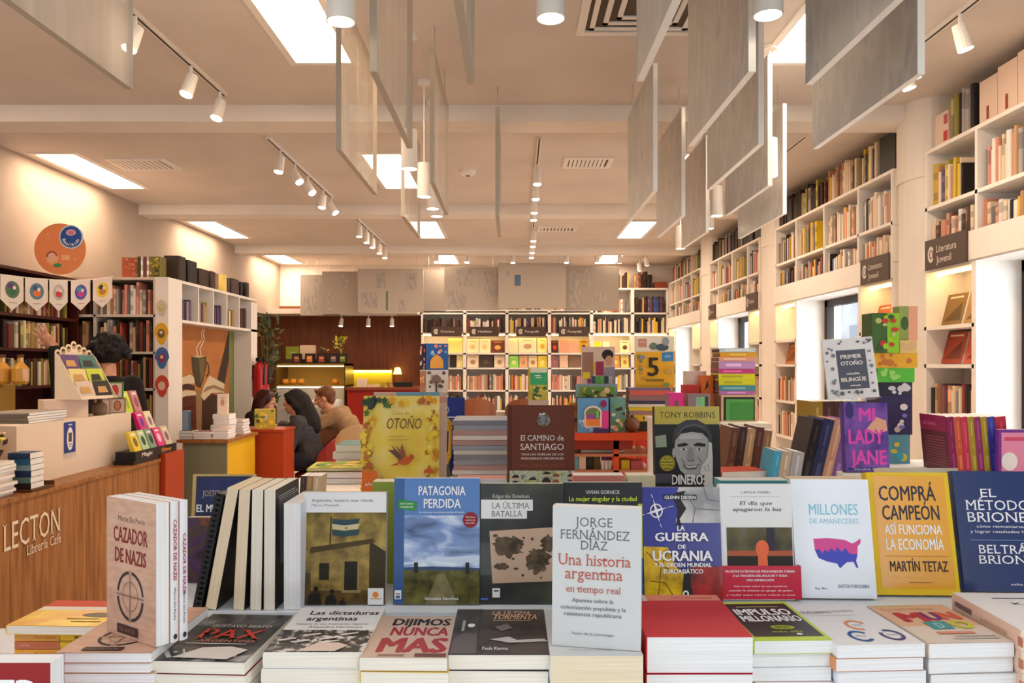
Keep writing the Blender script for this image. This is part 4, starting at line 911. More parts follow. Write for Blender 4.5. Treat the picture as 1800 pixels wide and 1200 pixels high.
# --- dark map paperback
def art_batalla(w, h):
    a = Art(w, h, (1085, 90, 1547, 770))
    a.rect(1085, 90, 1547, 770, noisy('dark_slate', [(.3, (30, 32, 36)), (.55, (58, 60, 56)), (.75, (84, 90, 60))], 12, rough=.38, coat=.2))
    a.text('Edgardo Esteban', 1255, 172, 20, mat((200, 196, 190)), 205, serif=True)
    a.poly([(1088, 290), (1088, 182), (1375, 182), (1375, 245), (1342, 245), (1342, 290)], WHT).text('LA ÚLTIMA', 1148, 232, 32, GRY, 210, 'L', serif=True).text('BATALLA', 1148, 278, 32, GRY, 170, 'L', serif=True)
    mp_ = noisy('brown_islands', [(.44, (196, 166, 140)), (.5, (96, 78, 56)), (.7, (60, 48, 36))], 20, (1, 1, 1), 5, .5, .4, interp='CONSTANT')
    a.poly([(1135, 360), (1547, 335), (1547, 640), (1152, 655)], mat((204, 174, 148)))
    rg = random.Random(4)
    for cx, cy, rx, ry in ((1245, 445, 85, 62), (1400, 520, 70, 75), (1480, 430, 60, 50), (1200, 560, 40, 20)):
        a.poly([(cx+rx*(.7+.5*rg.random())*math.cos(q*2*PI/30), cy+ry*(.7+.5*rg.random())*math.sin(q*2*PI/30)) for q in range(30)], noisy('island_ink', [(.4, (62, 52, 38)), (.6, (110, 90, 66))], 60, rough=.5))
    for k in range(16):
        x, y = rg.uniform(1160, 1500), rg.uniform(380, 630); a.ell(x, y, rg.uniform(4, 14), rg.uniform(3, 9), mat((80, 66, 48)), 8)
    a.rect(1152, 680, 1194, 732, WHT).rect(1160, 690, 1186, 700, GRY).rect(1088, 735, 1130, 745, mat((70, 110, 190)))
    return a
stand('dark paperback with a torn brown map of islands on its cover', 844, 992, 850, 1063, art_batalla, (32, 34, 40), 4, th=.02)
def art_viv(w, h):
    a = Art(w, h, (130, 88, 585, 745)); a.text('VIVIAN GORNICK', 355, 152, 20, mat((220, 220, 214)), 200).text('La mujer singular y la ciudad', 355, 190, 24, mat((206, 232, 60)), 396, bold=.012)
    a.rect(560, 205, 585, 745, mat((190, 200, 60))).rect(566, 500, 585, 740, mat((60, 110, 150))); return a
stand('black paperback with white and lime green lettering half hidden behind a grey one', 993, 1131, 848, 1062, art_viv, (40, 42, 44), 4, th=.02)
# --- nato and ukraine colours
def art_guerra(w, h):
    a = Art(w, h, (585, 120, 1020, 748)); bl = mat((36, 44, 150), .35, 0, .4)
    pal = noisy('grey_cracked_paint', [(.4, (150, 150, 152)), (.6, (214, 212, 210))], 9, rough=.4, coat=.3)
    a.rect(585, 120, 1020, 330, pal).rect(585, 320, 1020, 570, mat((52, 56, 140), .35, 0, .4))
    a.poly([(585, 120), (790, 120), (770, 180), (800, 250), (770, 300), (770, 370), (700, 450), (585, 460)], bl)
    a.poly([(770, 150), (830, 140), (800, 190), (830, 240), (790, 300), (800, 330), (770, 350), (780, 250), (760, 190)], mat((40, 36, 38)))
    for p in ([(830, 150), (880, 240), (1020, 250)], [(880, 240), (860, 330)], [(930, 120), (950, 190), (1020, 200)]): a.line(p, 4, GRY)
    a.poly([(585, 450), (720, 455), (760, 560), (810, 600), (800, 748), (585, 748)], noisy('yellow_cracked_paint', [(.3, (170, 130, 10)), (.6, (238, 196, 20))], 40, rough=.4, coat=.3))
    for p in ([(600, 480), (680, 560), (660, 740)], [(680, 560), (800, 600)], [(620, 640), (700, 650), (760, 745)], [(720, 470), (690, 540)]): a.line(p, 5, mat((110, 80, 10)))
    a.poly([(800, 748), (810, 590), (860, 560), (1020, 560), (1020, 748)], noisy('red_cracked_paint', [(.3, (90, 20, 20)), (.6, (176, 36, 30))], 30, rough=.4, coat=.3)); a.poly([(790, 748), (805, 600), (850, 570), (840, 640), (860, 748)], mat((40, 34, 36)))
    a.rect(702, 162, 888, 190, mat((30, 28, 30))).text('GLENN DIESEN', 795, 186, 18, LTX, 176, bold=.02)
    a.ring(660, 252, 36, 40, .82, LTX, 24)
    for k in range(4):
        c, s = math.cos(k*PI/2+.28), math.sin(k*PI/2+.28); a.poly([(660+62*c, 252-68*s), (660-8*s, 252-9*c), (660+8*s, 252+9*c)], LTX)
    for k in range(4):
        c, s = math.cos(k*PI/2+.28), math.sin(k*PI/2+.28); a.line([(660+68*c, 252-74*s), (660+100*c, 252-96*s)], 3, LTX)
    for s, x, y, c, ww in (('LA', 795, 362, 28, 44), ('GUERRA', 797, 420, 46, 300), ('DE', 797, 462, 22, 44), ('UCRANIA', 800, 528, 54, 335), ('Y EL ORDEN MUNDIAL', 800, 562, 22, 320), ('EUROASIÁTICO', 802, 598, 23, 220)): a.text(s, x, y, c, LTX, ww, bold=.035)
    a.ring(812, 708, 17, 18, .5, LTX, 16).rect(798, 730, 828, 735, LTX)
    return a
stand('paperback with a compass star and cracked blue, yellow and red paint', 1133, 1271, 858, 1058, art_guerra, (36, 40, 110), 7, th=.018)
def art_luz(w, h):
    a = Art(w, h, (1005, 95, 1375, 745)); a.text('CAMILA FABBRI', 1188, 148, 13, GRY, 150).rect(1060, 165, 1320, 167, mat((190, 190, 190)))
    a.text('El día que', 1190, 213, 20, INK, 165, serif=True, slant=.2).text('apagaron la luz', 1195, 248, 20, INK, 250, serif=True, slant=.2)
    a.rect(1035, 340, 1370, 565, noisy('dusk_blur', [(.3, (40, 34, 20)), (.55, (100, 92, 50)), (.7, (120, 106, 126))], 16, rough=.4)).rect(1035, 470, 1370, 500, mat((180, 90, 60))).rect(1035, 500, 1370, 565, mat((36, 28, 20))).rect(1240, 340, 1280, 470, mat((50, 44, 60)))
    a.ell(1215, 460, 34, 50, mat((236, 110, 66))).poly([(1190, 565), (1192, 470), (1238, 470), (1242, 565)], mat((236, 110, 66))); return a
def red_band(r):
    w, h, t = .137, .205, .018; z0, z1 = .002, .061
    mb = MB(); mb.box((-.0045, -.0022, z0), (w+.006, -.0014, z1), mat((206, 32, 62), .4)).box((w+.005, -.0022, z0), (w+.006, t+.002, z1), mat((206, 32, 62), .4)).box((-.0045, -.0022, z0), (-.0035, t+.002, z1), mat((206, 32, 62), .4))
    a = Art(w, z1-z0, (0, 0, 100, 45))
    for k, (s, wd) in enumerate((('UN RETRATO ÍNTIMO DE PERSONAJES EN TORNO', 92), ('A LA TRAGEDIA DEL BOLICHE Y TODA', 72), ('UNA GENERACIÓN', 36), ('Una novela sobre los que quedaron', 70), ('cuando la música se apagó de golpe', 84), ('y nadie supo cómo volver a casa', 90))): a.text(s, 50, 9+k*5.8+(2 if k > 2 else 0), 3.0 if k < 3 else 2.2, LTX, wd, bold=.02 if k < 3 else 0)
    a.put(mb, Matrix.Translation((0, -.0022, z0))); o = mb.build('belly_band', r, world=False); o['label'] = 'wide red paper band with white writing'
stand('white paperback with a red paper band and a glowing orange figure', 1270, 1398, 852, 1057, art_luz, (236, 236, 234), 6, th=.018, band=red_band)
def art_mill(w, h):
    a = Art(w, h, (105, 85, 560, 745)); cy = mat((140, 206, 224), .3)
    a.text('MILLONES', 345, 285, 60, cy, 285, bold=.01).text('DE AMANECERES', 345, 335, 28, cy, 285)
    us = [(218, 420), (300, 415), (400, 425), (440, 445), (470, 430), (488, 415), (490, 440), (470, 460), (466, 500), (455, 540), (465, 580), (452, 575), (440, 545), (400, 548), (360, 582), (345, 555), (290, 545), (240, 525), (222, 480)]
    a.poly(us, mat((222, 70, 150), .35)); a.poly([(222, 480), (250, 478), (262, 500), (280, 480), (300, 492), (315, 470), (340, 490), (350, 462), (375, 490), (400, 470), (420, 500), (466, 505), (455, 540), (465, 580), (452, 575), (440, 545), (400, 548), (360, 582), (345, 555), (290, 545), (240, 525)], mat((60, 70, 190), .35))
    a.text('GASTÓN FURGOSERÓ', 430, 688, 18, mat((70, 84, 120)), 180).text('Ing. Bles', 245, 696, 10, GRY, 70); return a
stand('glossy white paperback with a pink and blue map of a country', 1402, 1540, 845, 1055, art_mill, mat((232, 238, 246), .2, 0, .7), 11, yaw=-2, th=.02)
def art_compra(w, h):
    a = Art(w, h, (575, 55, 1035, 725)); og = mat((240, 168, 36), .2, 0, .8); nv = mat((46, 42, 54), .35)
    a.rect(610, 75, 1010, 690, og)
    for s, x, y, c, m, ww in (('COMPRÁ', 795, 212, 80, nv, 320), ('CAMPEÓN', 805, 318, 78, nv, 320), ('ASÍ FUNCIONA', 810, 398, 52, LTX, 320), ('LA ECONOMÍA', 812, 482, 58, LTX, 320), ('MARTÍN TETAZ', 822, 598, 54, mat((70, 50, 40)), 320)): a.text(s, x, y, c, m, ww, bold=.02)
    a.rect(640, 515, 990, 518, mat((200, 130, 30))).rect(760, 655, 880, 660, mat((180, 110, 30))).rect(680, 628, 960, 631, mat((250, 200, 90))); return a
stand('yellow edged orange paperback with bold dark and white capitals', 1541, 1686, 833, 1050, art_compra, (238, 196, 30), 12, yaw=-2, th=.022)
def art_brio(w, h):
    a = Art(w, h, (1075, 45, 1560, 705))
    for s, x, y, c, ww in (('EL', 1250, 190, 46, 80), ('MÉTODO', 1290, 262, 54, 330), ('BRIONES', 1300, 328, 54, 340), ('BELTRÁN', 1320, 500, 46, 300), ('BRIONES', 1325, 556, 46, 320)): a.text(s, x, y, c, LTX, ww, serif=True)
    a.text('cómo reinventarse', 1290, 360, 15, LTX, 240).text('y lograr resultados hoy', 1290, 388, 15, LTX, 310).rect(1130, 426, 1480, 429, mat((130, 160, 200))).text('sello', 1340, 670, 11, LTX, 60); return a
stand('glossy blue paperback with large white serif lettering at the row end', 1696, 1860, 831, 1044, art_brio, mat((14, 44, 104), .16, 0, .8), 12, yaw=-3, th=.024, pages=M_PAGEC)
B_ = book('cream edged thick paperback peeping out between the orange and the blue one', .15, .19, .034, (226, 214, 190), T_stand(1563, 1005, 1.50, 10, -2) @ Matrix.Translation((0, 0, .012)), pages=M_PAGEC)

# --- leaning thick paperbacks, fore-edges to the window
def lean(label, pb, D, roll, w, h, t, cover, back_art=None, pages=M_PAGES, pyb=1072.8, **k):
    T = Matrix.Translation(P(pb, pyb, D)+Vector((0, 0, t*math.sin(math.radians(roll))+.0006))) @ Matrix.Rotation(math.radians(roll), 4, 'Y') @ Matrix.Rotation(-PI/2, 4, 'Z') @ Matrix.Translation((-w, 0, 0))
    return book(label, w, h, t, cover, T, None, pages=pages, back_art=back_art, **k)
blk = mat((28, 28, 30), .4)
ba = Art(.145, .209, (0, 0, 100, 150))
for k in range(30): ba.rect(12, 10+k*2.9, 12+(70+10*((k*7) % 3)) * (.5 if k % 6 == 5 else 1), 11.1+k*2.9, mat((190, 190, 190)))
ba.rect(62, 128, 88, 142, LTX)
DL = 1.335
B1 = lean('black ring bound notebook leaning at the end of the row of thick paperbacks', 338, DL, 11.4, .145, .202, .015, (30, 30, 32), pages=mat((40, 40, 42)))
lean('thick tan edged paperback leaning against its upright neighbours', 360, DL, 10.5, .14, .213, .0205, (40, 34, 30), pages=M_PAGEC)
lean('cream edged paperback, tilted slightly, second of the thick row', 409, DL, 3.0, .14, .209, .0205, (50, 44, 40), pages=M_PAGEC)
lean('cream edged paperback, nearly upright in the thick row', 439, DL, 1.0, .14, .209, .0205, (50, 44, 40))
lean('upright paperback at the row end showing its dark back cover of fine print', 463, DL, .3, .145, .209, .0205, blk, back_art=ba)
lean('upright pale blue white paperback with its fore-edge out beside the sepia one', 499, 1.337, 0, .13, .185, .029, (226, 232, 240), pages=M_PAGEW, pyb=1072)
for k in range(16):
    pass
ring = MB()
for k in range(22): ring.tube((.141, .001, .010+.0092*k), (.146, .008, .010+.0092*k), .0022, mat((16, 16, 18), .3, .4), n=6); ring.tube((.146, .008, .010+.0092*k), (.141, .015, .010+.0092*k), .0022, mat((16, 16, 18), .3, .4), n=6)
ring.build('ring_binding', B1, world=False)
def art_moon(w, h):
    a = Art(w, h, (0, 0, 100, 150)); nv = mat((24, 30, 66), .35, 0, .3); a.rect(6, 3, 100, 150, nv).rect(8, 5, 98, 148, noisy('night_blue', [(.3, (16, 20, 48)), (.7, (40, 52, 110))], 14, rough=.4))
    a.text('JOSTEIN GAARDER', 56, 34, 9, mat((196, 176, 140)), 78, serif=True).text('EL MUNDO', 40, 58, 11, LTX, 64, bold=.03).text('de Sofía', 62, 72, 6, LTX, 24).rect(8, 100, 80, 101, mat((140, 140, 180))); return a
stand('dark night blue paperback standing behind the leaning thick books', 332, 440, 836, 1007, art_moon, (200, 170, 100), 6, th=.018, z=ZSTEP, hw=.198, pages=M_PAGEC)
def art_purple(w, h):
    a = Art(w, h, (0, 0, 100, 150)); a.rect(0, 0, 100, 150, noisy('dark_oil_painting', [(.28, (24, 20, 18)), (.45, (80, 40, 90)), (.55, (70, 60, 30)), (.68, (150, 70, 50))], 22, rough=.4, distort=1.2)); return a
stand('dark paperback with a purple and brown painting beside the leaning books', 324, 430, 920, 1025, art_purple, (40, 32, 40), 4, th=.025, hw=.125, pages=M_PAGEC)

gamebox('plain white block under the night blue and purple painted paperbacks', .16, .115, ZSTEP-ZLOW-.0012, -.682, 1.483, ZLOW+.0006, 0, (236, 232, 228), name='display_block', cat='block')
# --- lying stacks along the window
def stack(pl, pr, pf, D, h, th, labels, cols, art=None, pages=M_PAGEW, yaw=0, base=ZLOW, n=None):
    x0 = (pl-VX)*D/F; w = (pr-pl)*D/F; base += .0008; h = min(h, 1.322-D-abs(yaw)*.005); zt = EYE+(VY-pf)*D/F; n = n or max(2, round((zt-base)/th)); tt = (zt-base)/n; rg = random.Random(int(pl))
    for k in range(n):
        top = k == 0; j = 0 if top else rg.uniform(-.004, .004)
        lab = labels[0] if top else '%s, %s from the top' % (labels[1], ordinal(k+1))
        book(lab, w, h, tt-.0008, cols[min(k, len(cols)-1)], T_flat(x0+j, D+(0 if top else rg.uniform(-.003, .003)), zt-k*tt, yaw+(0 if top else rg.uniform(-1.2, 1.2))), art(w, h) if top and art else None, pages=pages)
    return zt
def art_target(w, h, stand_=True):
    a = Art(w, h, (0, 0, 100, 150)); tn = noisy('kraft_paper', [(.35, (196, 154, 128)), (.65, (214, 172, 146))], 30, (1, 1, 4), rough=.6); a.rect(0, 0, 100, 150, tn)
    rd = mat((130, 38, 34)); bk = mat((40, 34, 32))
    a.text('Marco De Paolis', 52, 24, 5.5, bk, 54).text('CAZADOR', 50, 47, 16, rd, 70, bold=.03).text('DE NAZIS', 50, 69, 15, rd, 64, bold=.03)
    a.ring(50, 104, 27, 27, .88, bk, 40, .12, PI/2-.12).ring(50, 104, 27, 27, .88, bk, 40, PI/2+.12, PI-.12).ring(50, 104, 27, 27, .88, bk, 40, PI+.12, 1.5*PI-.12).ring(50, 104, 27, 27, .88, bk, 40, 1.5*PI+.12, 2*PI-.12).ring(50, 104, 16, 16, .95, mat((150, 110, 90)), 30)
    a.rect(22, 103.4, 78, 104.6, mat((130, 96, 80))).rect(49.4, 76, 50.6, 132, mat((130, 96, 80))).rect(24, 136, 66, 146, mat((60, 34, 28))).text('DEL AUTOR', 45, 143, 4, mat((150, 110, 90)), 32)
    return a
zc_ = stack(97, 266, 1147, 1.07, .20, .0145, ('kraft coloured paperback with a gunsight lying under its standing copy', 'pale edged paperback under the gunsight cover'), [(206, 164, 138)], art_target)
def T_caz(): return Matrix.Translation(((188-VX)*1.155/F, 1.155, zc_+.0008)) @ Matrix.Rotation(math.radians(-33), 4, 'Z')
book('kraft coloured paperback with a gunsight standing on its own pile', .125, .203, .021, (206, 164, 138), T_caz(), art_target(.125, .203), pages=M_PAGEW)
for k in range(2):
    sa = Art(.203, .0125, (0, 0, 203, 17)); sa.text('CAZADOR DE NAZIS', 92 if k else 70, 12, 7, mat((170, 40, 80)), 88, bold=.02).text('Marco De Paolis', 155 if k else 148, 11, 4.5, INK, 46).ell(195, 8, 4, 4, INK, 12)
    T = T_caz() @ Matrix.Translation((.126+.003*k, .0215+.013*(k+1), 0)) @ Matrix.Rotation(PI, 4, 'Z')
    book('white spined gunsight paperback standing %s the front facing copy' % ('behind', 'one farther behind')[k],   .125, .203, .0125, (206, 164, 138), T, None, pages=M_PAGEW, spine=(236, 234, 236), spine_art=sa)
def art_pax(w, h):
    a = Art(w, h, (0, 0, 100, 140)); a.rect(0, 0, 100, 140, noisy('grey_relief_photo', [(.35, (38, 38, 38)), (.55, (84, 82, 80)), (.7, (168, 164, 160))], 24, rough=.4, distort=.8)).rect(0, 40, 100, 100, mat((40, 38, 38), .4))
    rg = random.Random(5)
    for k in range(16): x = rg.uniform(0, 95); a.line([(x, 105+rg.uniform(0, 20)), (x+rg.uniform(4, 14), 120+rg.uniform(0, 20))], rg.uniform(1.5, 5), mat(rg.choice(((190, 186, 180), (120, 116, 112), (60, 58, 56)))))
    a.poly([(20, 135), (40, 108), (70, 104), (92, 112), (80, 138)], mat((206, 196, 186))).text('GUSTAVO BEATO', 56, 48, 8, mat((200, 200, 196)), 70, serif=True).text('PAX', 55, 82, 28, mat((206, 50, 40)), 74, serif=True, bold=.01).text('ARGENTINA', 58, 92, 6, mat((206, 120, 100)), 66).rect(16, 97, 84, 98, WHT); return a
stack(264, 433, 1160, 1.08, .20, .020, ('black and grey paperback with red capitals lying on the pile by the gunsight book', 'pale edged paperback under the red lettered black one'), [(70, 70, 70), (190, 40, 40), (236, 236, 236)], art_pax, M_PAGES, yaw=-3)
def art_dic(w, h):
    a = Art(w, h, (0, 0, 100, 140)); rg = random.Random(7)
    a.rect(0, 76, 100, 140, noisy('crowd_photo', [(.42, (30, 28, 28)), (.5, (120, 112, 106)), (.58, (214, 206, 198))], 60, rough=.45, interp='CONSTANT')).text('Las dictaduras', 56, 26, 13, INK, 80, bold=.02).text('argentinas', 46, 46, 13, INK, 58, bold=.02).text('Historia de una frustración nacional', 50, 60, 5, GRY, 80).text('Alejandro Horowicz', 56, 70, 5, INK, 60)
    for k in range(8): a.poly([(x := rg.uniform(0, 80), y := rg.uniform(85, 135)), (x+18, y-6), (x+20, y-3), (x+3, y+4)], mat(rg.choice(((220, 210, 200), (30, 28, 28)))))
    a.poly([(34, 140), (48, 118), (70, 116), (82, 124), (72, 140)], mat((214, 190, 176))); return a
stack(463, 637, 1146, 1.09, .20, .024, ('white paperback with a black and white crowd photograph lying on its pile', 'white edged paperback under the crowd photograph cover'), [(236, 234, 230)], art_dic, M_PAGES)
def art_mas(w, h):
    a = Art(w, h, (0, 0, 100, 140)); a.rect(0, 0, 100, 140, mat((206, 176, 154), .45)); rd = mat((168, 40, 50), .4)
    a.text('DIJIMOS', 56, 34, 24, INK, 74, bold=.045).text('NUNCA', 58, 70, 28, rd, 72, bold=.04).text('MAS', 56, 124, 44, rd, 82, bold=.05).rect(20, 131, 50, 137, mat((150, 110, 100))).rect(62, 128, 98, 138, mat((110, 60, 60))); return a
stack(631, 786, 1155, 1.08, .175, .020, ('beige paperback with heavy black and red capitals lying on its pile', 'cream edged paperback under the beige capitals cover'), [(206, 180, 160), (220, 180, 60), (236, 234, 230)], art_mas, M_PAGES, yaw=-1)
def art_torm(w, h):
    a = Art(w, h, (0, 0, 100, 140)); a.rect(0, 0, 100, 140, noisy('dark_brown_scene', [(.35, (44, 38, 36)), (.6, (84, 76, 72))], 14, rough=.42))
    gr = mat((98, 92, 90)); a.poly([(2, 138), (2, 100), (12, 78), (26, 84), (30, 138)], gr).rect(0, 0, 27, 20, mat((74, 68, 66))).ell(19, 56, 4, 6, mat((236, 234, 230)), 14).rect(9, 40, 12, 74, mat((170, 164, 158))).rect(27, 0, 29, 140, mat((70, 62, 60)))
    a.text('LA ÚLTIMA', 62, 20, 12, mat((220, 190, 160)), 44, serif=True, slant=.15).text('TORMENTA', 66, 36, 15, mat((236, 186, 140)), 50, serif=True, slant=.15, bold=.01).rect(42, 40, 84, 41.5, mat((190, 170, 150)))
    a.poly([(40, 100), (60, 92), (68, 102), (96, 98), (100, 106), (60, 110)], mat((190, 184, 178))).poly([(44, 62), (58, 52), (64, 66), (52, 76)], mat((120, 112, 106))).text('Paula Karma', 46, 130, 8, LTX, 26, serif=True); return a
stack(787, 966, 1150, 1.09, .20, .024, ('dark brown paperback with orange lettering lying on its pile', 'pale edged paperback under the dark brown cover'), [(60, 54, 52)], art_torm, M_PAGES)
def art_hist(w, h):
    a = Art(w, h, (62, 215, 525, 1040)); tn = mat((188, 92, 72), .5); gy = mat((110, 110, 112), .5)
    for s, x, y, c, m, ww in (('JORGE', 280, 330, 54, gy, 195), ('FERNÁNDEZ', 285, 405, 54, gy, 365), ('DÍAZ', 283, 466, 52, gy, 140), ('Una historia', 282, 560, 66, tn, 380), ('argentina', 280, 640, 66, tn, 300), ('en tiempo real', 278, 718, 40, tn, 285)): a.text(s, x, y, c, m, ww, serif=True)
    for s, x, y, ww in (('Apuntes sobre la', 275, 775, 215), ('colonización populista y la', 278, 818, 340), ('resistencia republicana', 276, 856, 300)): a.text(s, x, y, 22, GRY, ww, bold=.01)
    a.text('Texto de la contratapa', 275, 965, 14, GRY, 220, bold=.01); return a
zh = stack(967, 1131, 1152, 1.08, .20, .050, ('pale grey paperback with brown serif lettering lying under its standing copy', 'thick pale grey paperback'), [(206, 206, 204)], art_hist, M_PAGEC, n=3)
DU = 1.118; w_ = .128
book('pale grey thick paperback with brown serif lettering standing on its own pile', w_, .201, .034, (208, 208, 206), Matrix.Translation(((970-VX)*DU/F, DU, zh+.0008)) @ Matrix.Rotation(math.radians(-11), 4, 'Z') @ Matrix.Rotation(math.radians(-3), 4, 'X'), art_hist(w_, .201), pages=M_PAGEW)
def art_red(w, h):
    a = Art(w, h, (0, 0, 100, 140)); a.rect(0, 0, 100, 22, mat((226, 130, 104), .4)).rect(0, 2, 20, 24, mat((200, 196, 194))).rect(3, 6, 15, 20, mat((90, 86, 90))).text('nota del editor', 70, 15, 6, mat((200, 70, 60)), 44); return a
stack(1137, 1324, 1119, 1.10, .20, .044, ('thick red paperback with a pink strip lying between the grey and the lime ones', 'thick red paperback'), [(198, 44, 54)], art_red, M_PAGEW, n=3)
def art_imp(w, h):
    a = Art(w, h, (0, 0, 100, 140)); lm = mat((190, 216, 60), .4); dk = mat((40, 36, 40), .4)
    a.rect(0, 0, 100, 140, lm).rect(5, 8, 95, 128, dk).text('IMPULSO', 50, 52, 22, LTX, 78, bold=.035).text('MILLONARIO', 52, 76, 20, LTX, 82, bold=.035).rect(20, 20, 80, 23, mat((180, 176, 120))).ell(54, 98, 16, 8, mat((150, 160, 30))).text('8020', 54, 102, 8, dk, 18).text('más allá', 54, 116, 6, mat((190, 200, 60)), 40).ell(66, 122, 4, 3, WHT, 10); return a
stack(1326, 1466, 1126, 1.13, .19, .020, ('black paperback with a lime green frame lying on its pile', 'grey edged paperback under the lime framed cover'), [(190, 216, 60), (236, 236, 240), (236, 236, 240), (190, 150, 110)], art_imp, M_PAGEW, yaw=2)
def art_cir(w, h):
    a = Art(w, h, (0, 0, 100, 140)); a.text('GUILLERMO', 26, 34, 8, GRY, 40, bold=.02).text('OLIVETO', 62, 30, 6, GRY, 26).rect(6, 42, 70, 43, mat((190, 190, 190)))
    og = mat((226, 150, 100)); bl = mat((44, 84, 150)); pu = mat((70, 66, 130))
    a.ring(54, 78, 13, 17, .7, og, 28, .3, PI+1.8).ring(40, 114, 13, 17, .7, bl, 28, .6, 5.6).ring(78, 112, 13, 17, .7, pu, 28, 2.6, 8.2)
    for x, y, s in ((54, 80, 'uno'), (40, 116, 'dos'), (78, 114, 'tres')): a.text(s, x, y, 5, GRY, 12)
    return a
stack(1472, 1631, 1134, 1.12, .20, .020, ('white paperback with orange and blue interlocking circles lying on its pile', 'bluish edged paperback under the circles cover'), [(232, 230, 230), (220, 150, 100), (226, 230, 240)], art_cir, M_PAGEW, yaw=3)
def art_mundo(w, h):
    a = Art(w, h, (0, 0, 100, 140)); a.rect(0, 0, 100, 140, mat((226, 178, 146), .45)).rect(0, 82, 100, 140, mat((222, 206, 192), .45)).rect(4, 2, 60, 5, mat((190, 190, 90)))
    a.text('EL NUEVO ORDEN DEL', 44, 22, 8, mat((196, 150, 120)), 70).text('M', 32, 66, 34, mat((190, 40, 60)), 34, bold=.06).text('U', 58, 62, 30, mat((120, 40, 110)), 20, bold=.06).text('N', 80, 60, 28, mat((222, 96, 70)), 24, bold=.06)
    a.poly([(34, 96), (34, 68), (62, 66), (60, 94)], mat((60, 150, 150))).text('D', 48, 90, 16, mat((200, 220, 216)), 9).ring(76, 80, 13, 15, .5, mat((200, 200, 60)), 24).rect(30, 104, 74, 112, mat((222, 140, 116))).rect(44, 118, 92, 121, mat((190, 180, 170))).rect(36, 126, 92, 129, mat((190, 180, 170))); return a
stack(1633, 1789, 1131, 1.13, .20, .024, ('peach paperback with multicoloured capital letters lying on its pile', 'grey edged paperback under the multicoloured cover'), [(226, 206, 190), (206, 200, 196)], art_mundo, M_PAGEW, yaw=3)
sa = Art(.21, .03, (0, 0, 210, 30)); sa.rect(10, 10, 60, 18, mat((120, 90, 80))).text('LA NUEVA EDICIÓN', 120, 18, 7, mat((190, 140, 110)), 70).rect(182, 8, 194, 22, mat((190, 120, 90)))
def art_end(w, h):
    a = Art(w, h, (0, 0, 100, 140)); a.rect(30, 22, 100, 25, INK).text('K A S', 60, 50, 9, INK, 40); return a
x_ = .745; zt_ = EYE-.389; tt_ = (zt_-ZLOW)/5
for k in range(5): book(('white paperback with thin black lettering at the end of the window stacks' if k == 0 else 'white paperback, %s from the top of the last window pile' % ordinal(k+1)), .16, .185, tt_-.0008, (236, 232, 230), T_flat(x_+.001*k, 1.125, zt_-k*tt_, -2), art_end(.16, .185) if k == 0 else None, pages=M_PAGEC, spine=(226, 190, 166), spine_art=sa)
# yellow pile and red book at the other end
def art_yel(w, h):
    a = Art(w, h, (0, 0, 140, 100)); a.rect(0, 40, 140, 100, noisy('yellow_orange_print', [(.3, (226, 120, 20)), (.6, (246, 206, 20))], 14, rough=.35, coat=.3)).rect(0, 26, 140, 40, mat((236, 220, 200))).rect(0, 0, 140, 26, mat((214, 62, 26)))
    a.ell(80, 58, 20, 9, mat((130, 110, 90))).rect(50, 72, 85, 75, mat((150, 120, 10))).rect(60, 82, 92, 85, mat((150, 120, 10))).text('rojo', 84, 16, 7, mat((250, 230, 200)), 12); return a
Dy = 1.285; zy = EYE+(VY-1098)*Dy/F; xr = -.545
def T_spine(x, y, z, yaw=0): return Matrix.Translation((x, y, z)) @ Matrix.Rotation(math.radians(yaw), 4, 'Z') @ Matrix.Rotation(PI/2, 4, 'Z') @ Matrix.Rotation(-PI/2, 4, 'X')
bz = zy-.0155
class ArtR(Art):
    def q(s, x, y):
        u, v = Art.q(s, x, y); return (v_ := v*s.w/s.h, (s.w-u)*s.h/s.w) if False else (s.w*(1-(y-s.b[1])/(s.b[3]-s.b[1])), s.h*(1-(x-s.b[0])/(s.b[2]-s.b[0])))
art_ = art_yel(.225, .135)
book('yellow and orange paperback with a red band lying on a spine out pile', .225, .135, .0150, (236, 190, 30), T_flat(-.845, Dy-.002, zy, -2), art_, pages=M_PAGES)
for k in range(4):
    c = ((236, 196, 30), (230, 190, 40), (240, 180, 30), (236, 196, 30))[k]; sa = Art(.22, .0125, (0, 0, 220, 12.5)); sa.rect(0, 0, 75, 12.5, mat(((226, 160, 60), (200, 110, 70), (236, 170, 40), (226, 160, 60))[k])).rect(0, .2, 220, .8, mat((196, 50, 30))).text('ALIMENTACIÓN', 130, 9, 5.5, INK, 60, bold=.03).text('MUY FÁCIL', 52, 8.6, 4, mat((190, 110, 40)), 36).text('sello', 18, 8, 4, mat((230, 180, 170)), 16)
    book('yellow spined paperback, %s under the yellow and orange cover' % ordinal(k+1), .13, .22, .0125, c, T_spine(-.615, Dy+.006, bz-.0005-.0132*k), None, spine=c, spine_art=sa)
gamebox('plain white carton base under the yellow spined paperbacks', .20, .12, bz-.0536-ZLOW-.0012, -.74, Dy+.01, ZLOW+.0006, 0, (236, 232, 228), name='display_block', cat='block')
Dr = .93; wr = .235; xr_ = (88-VX)*Dr/F-wr; hr = EYE+(VY-1166)*Dr/F-ZLOW
book('thick dark red book standing upright at the corner of the window stacks', wr, hr, .03, (150, 22, 26), Matrix.Translation((xr_, Dr, ZLOW+.0008)), Art(wr, hr, (0, 0, 100, 80)).text('PODER', 62, 22, 13, LTX, 66, bold=.04), pages=M_PAGEW, name='hardcover_book')

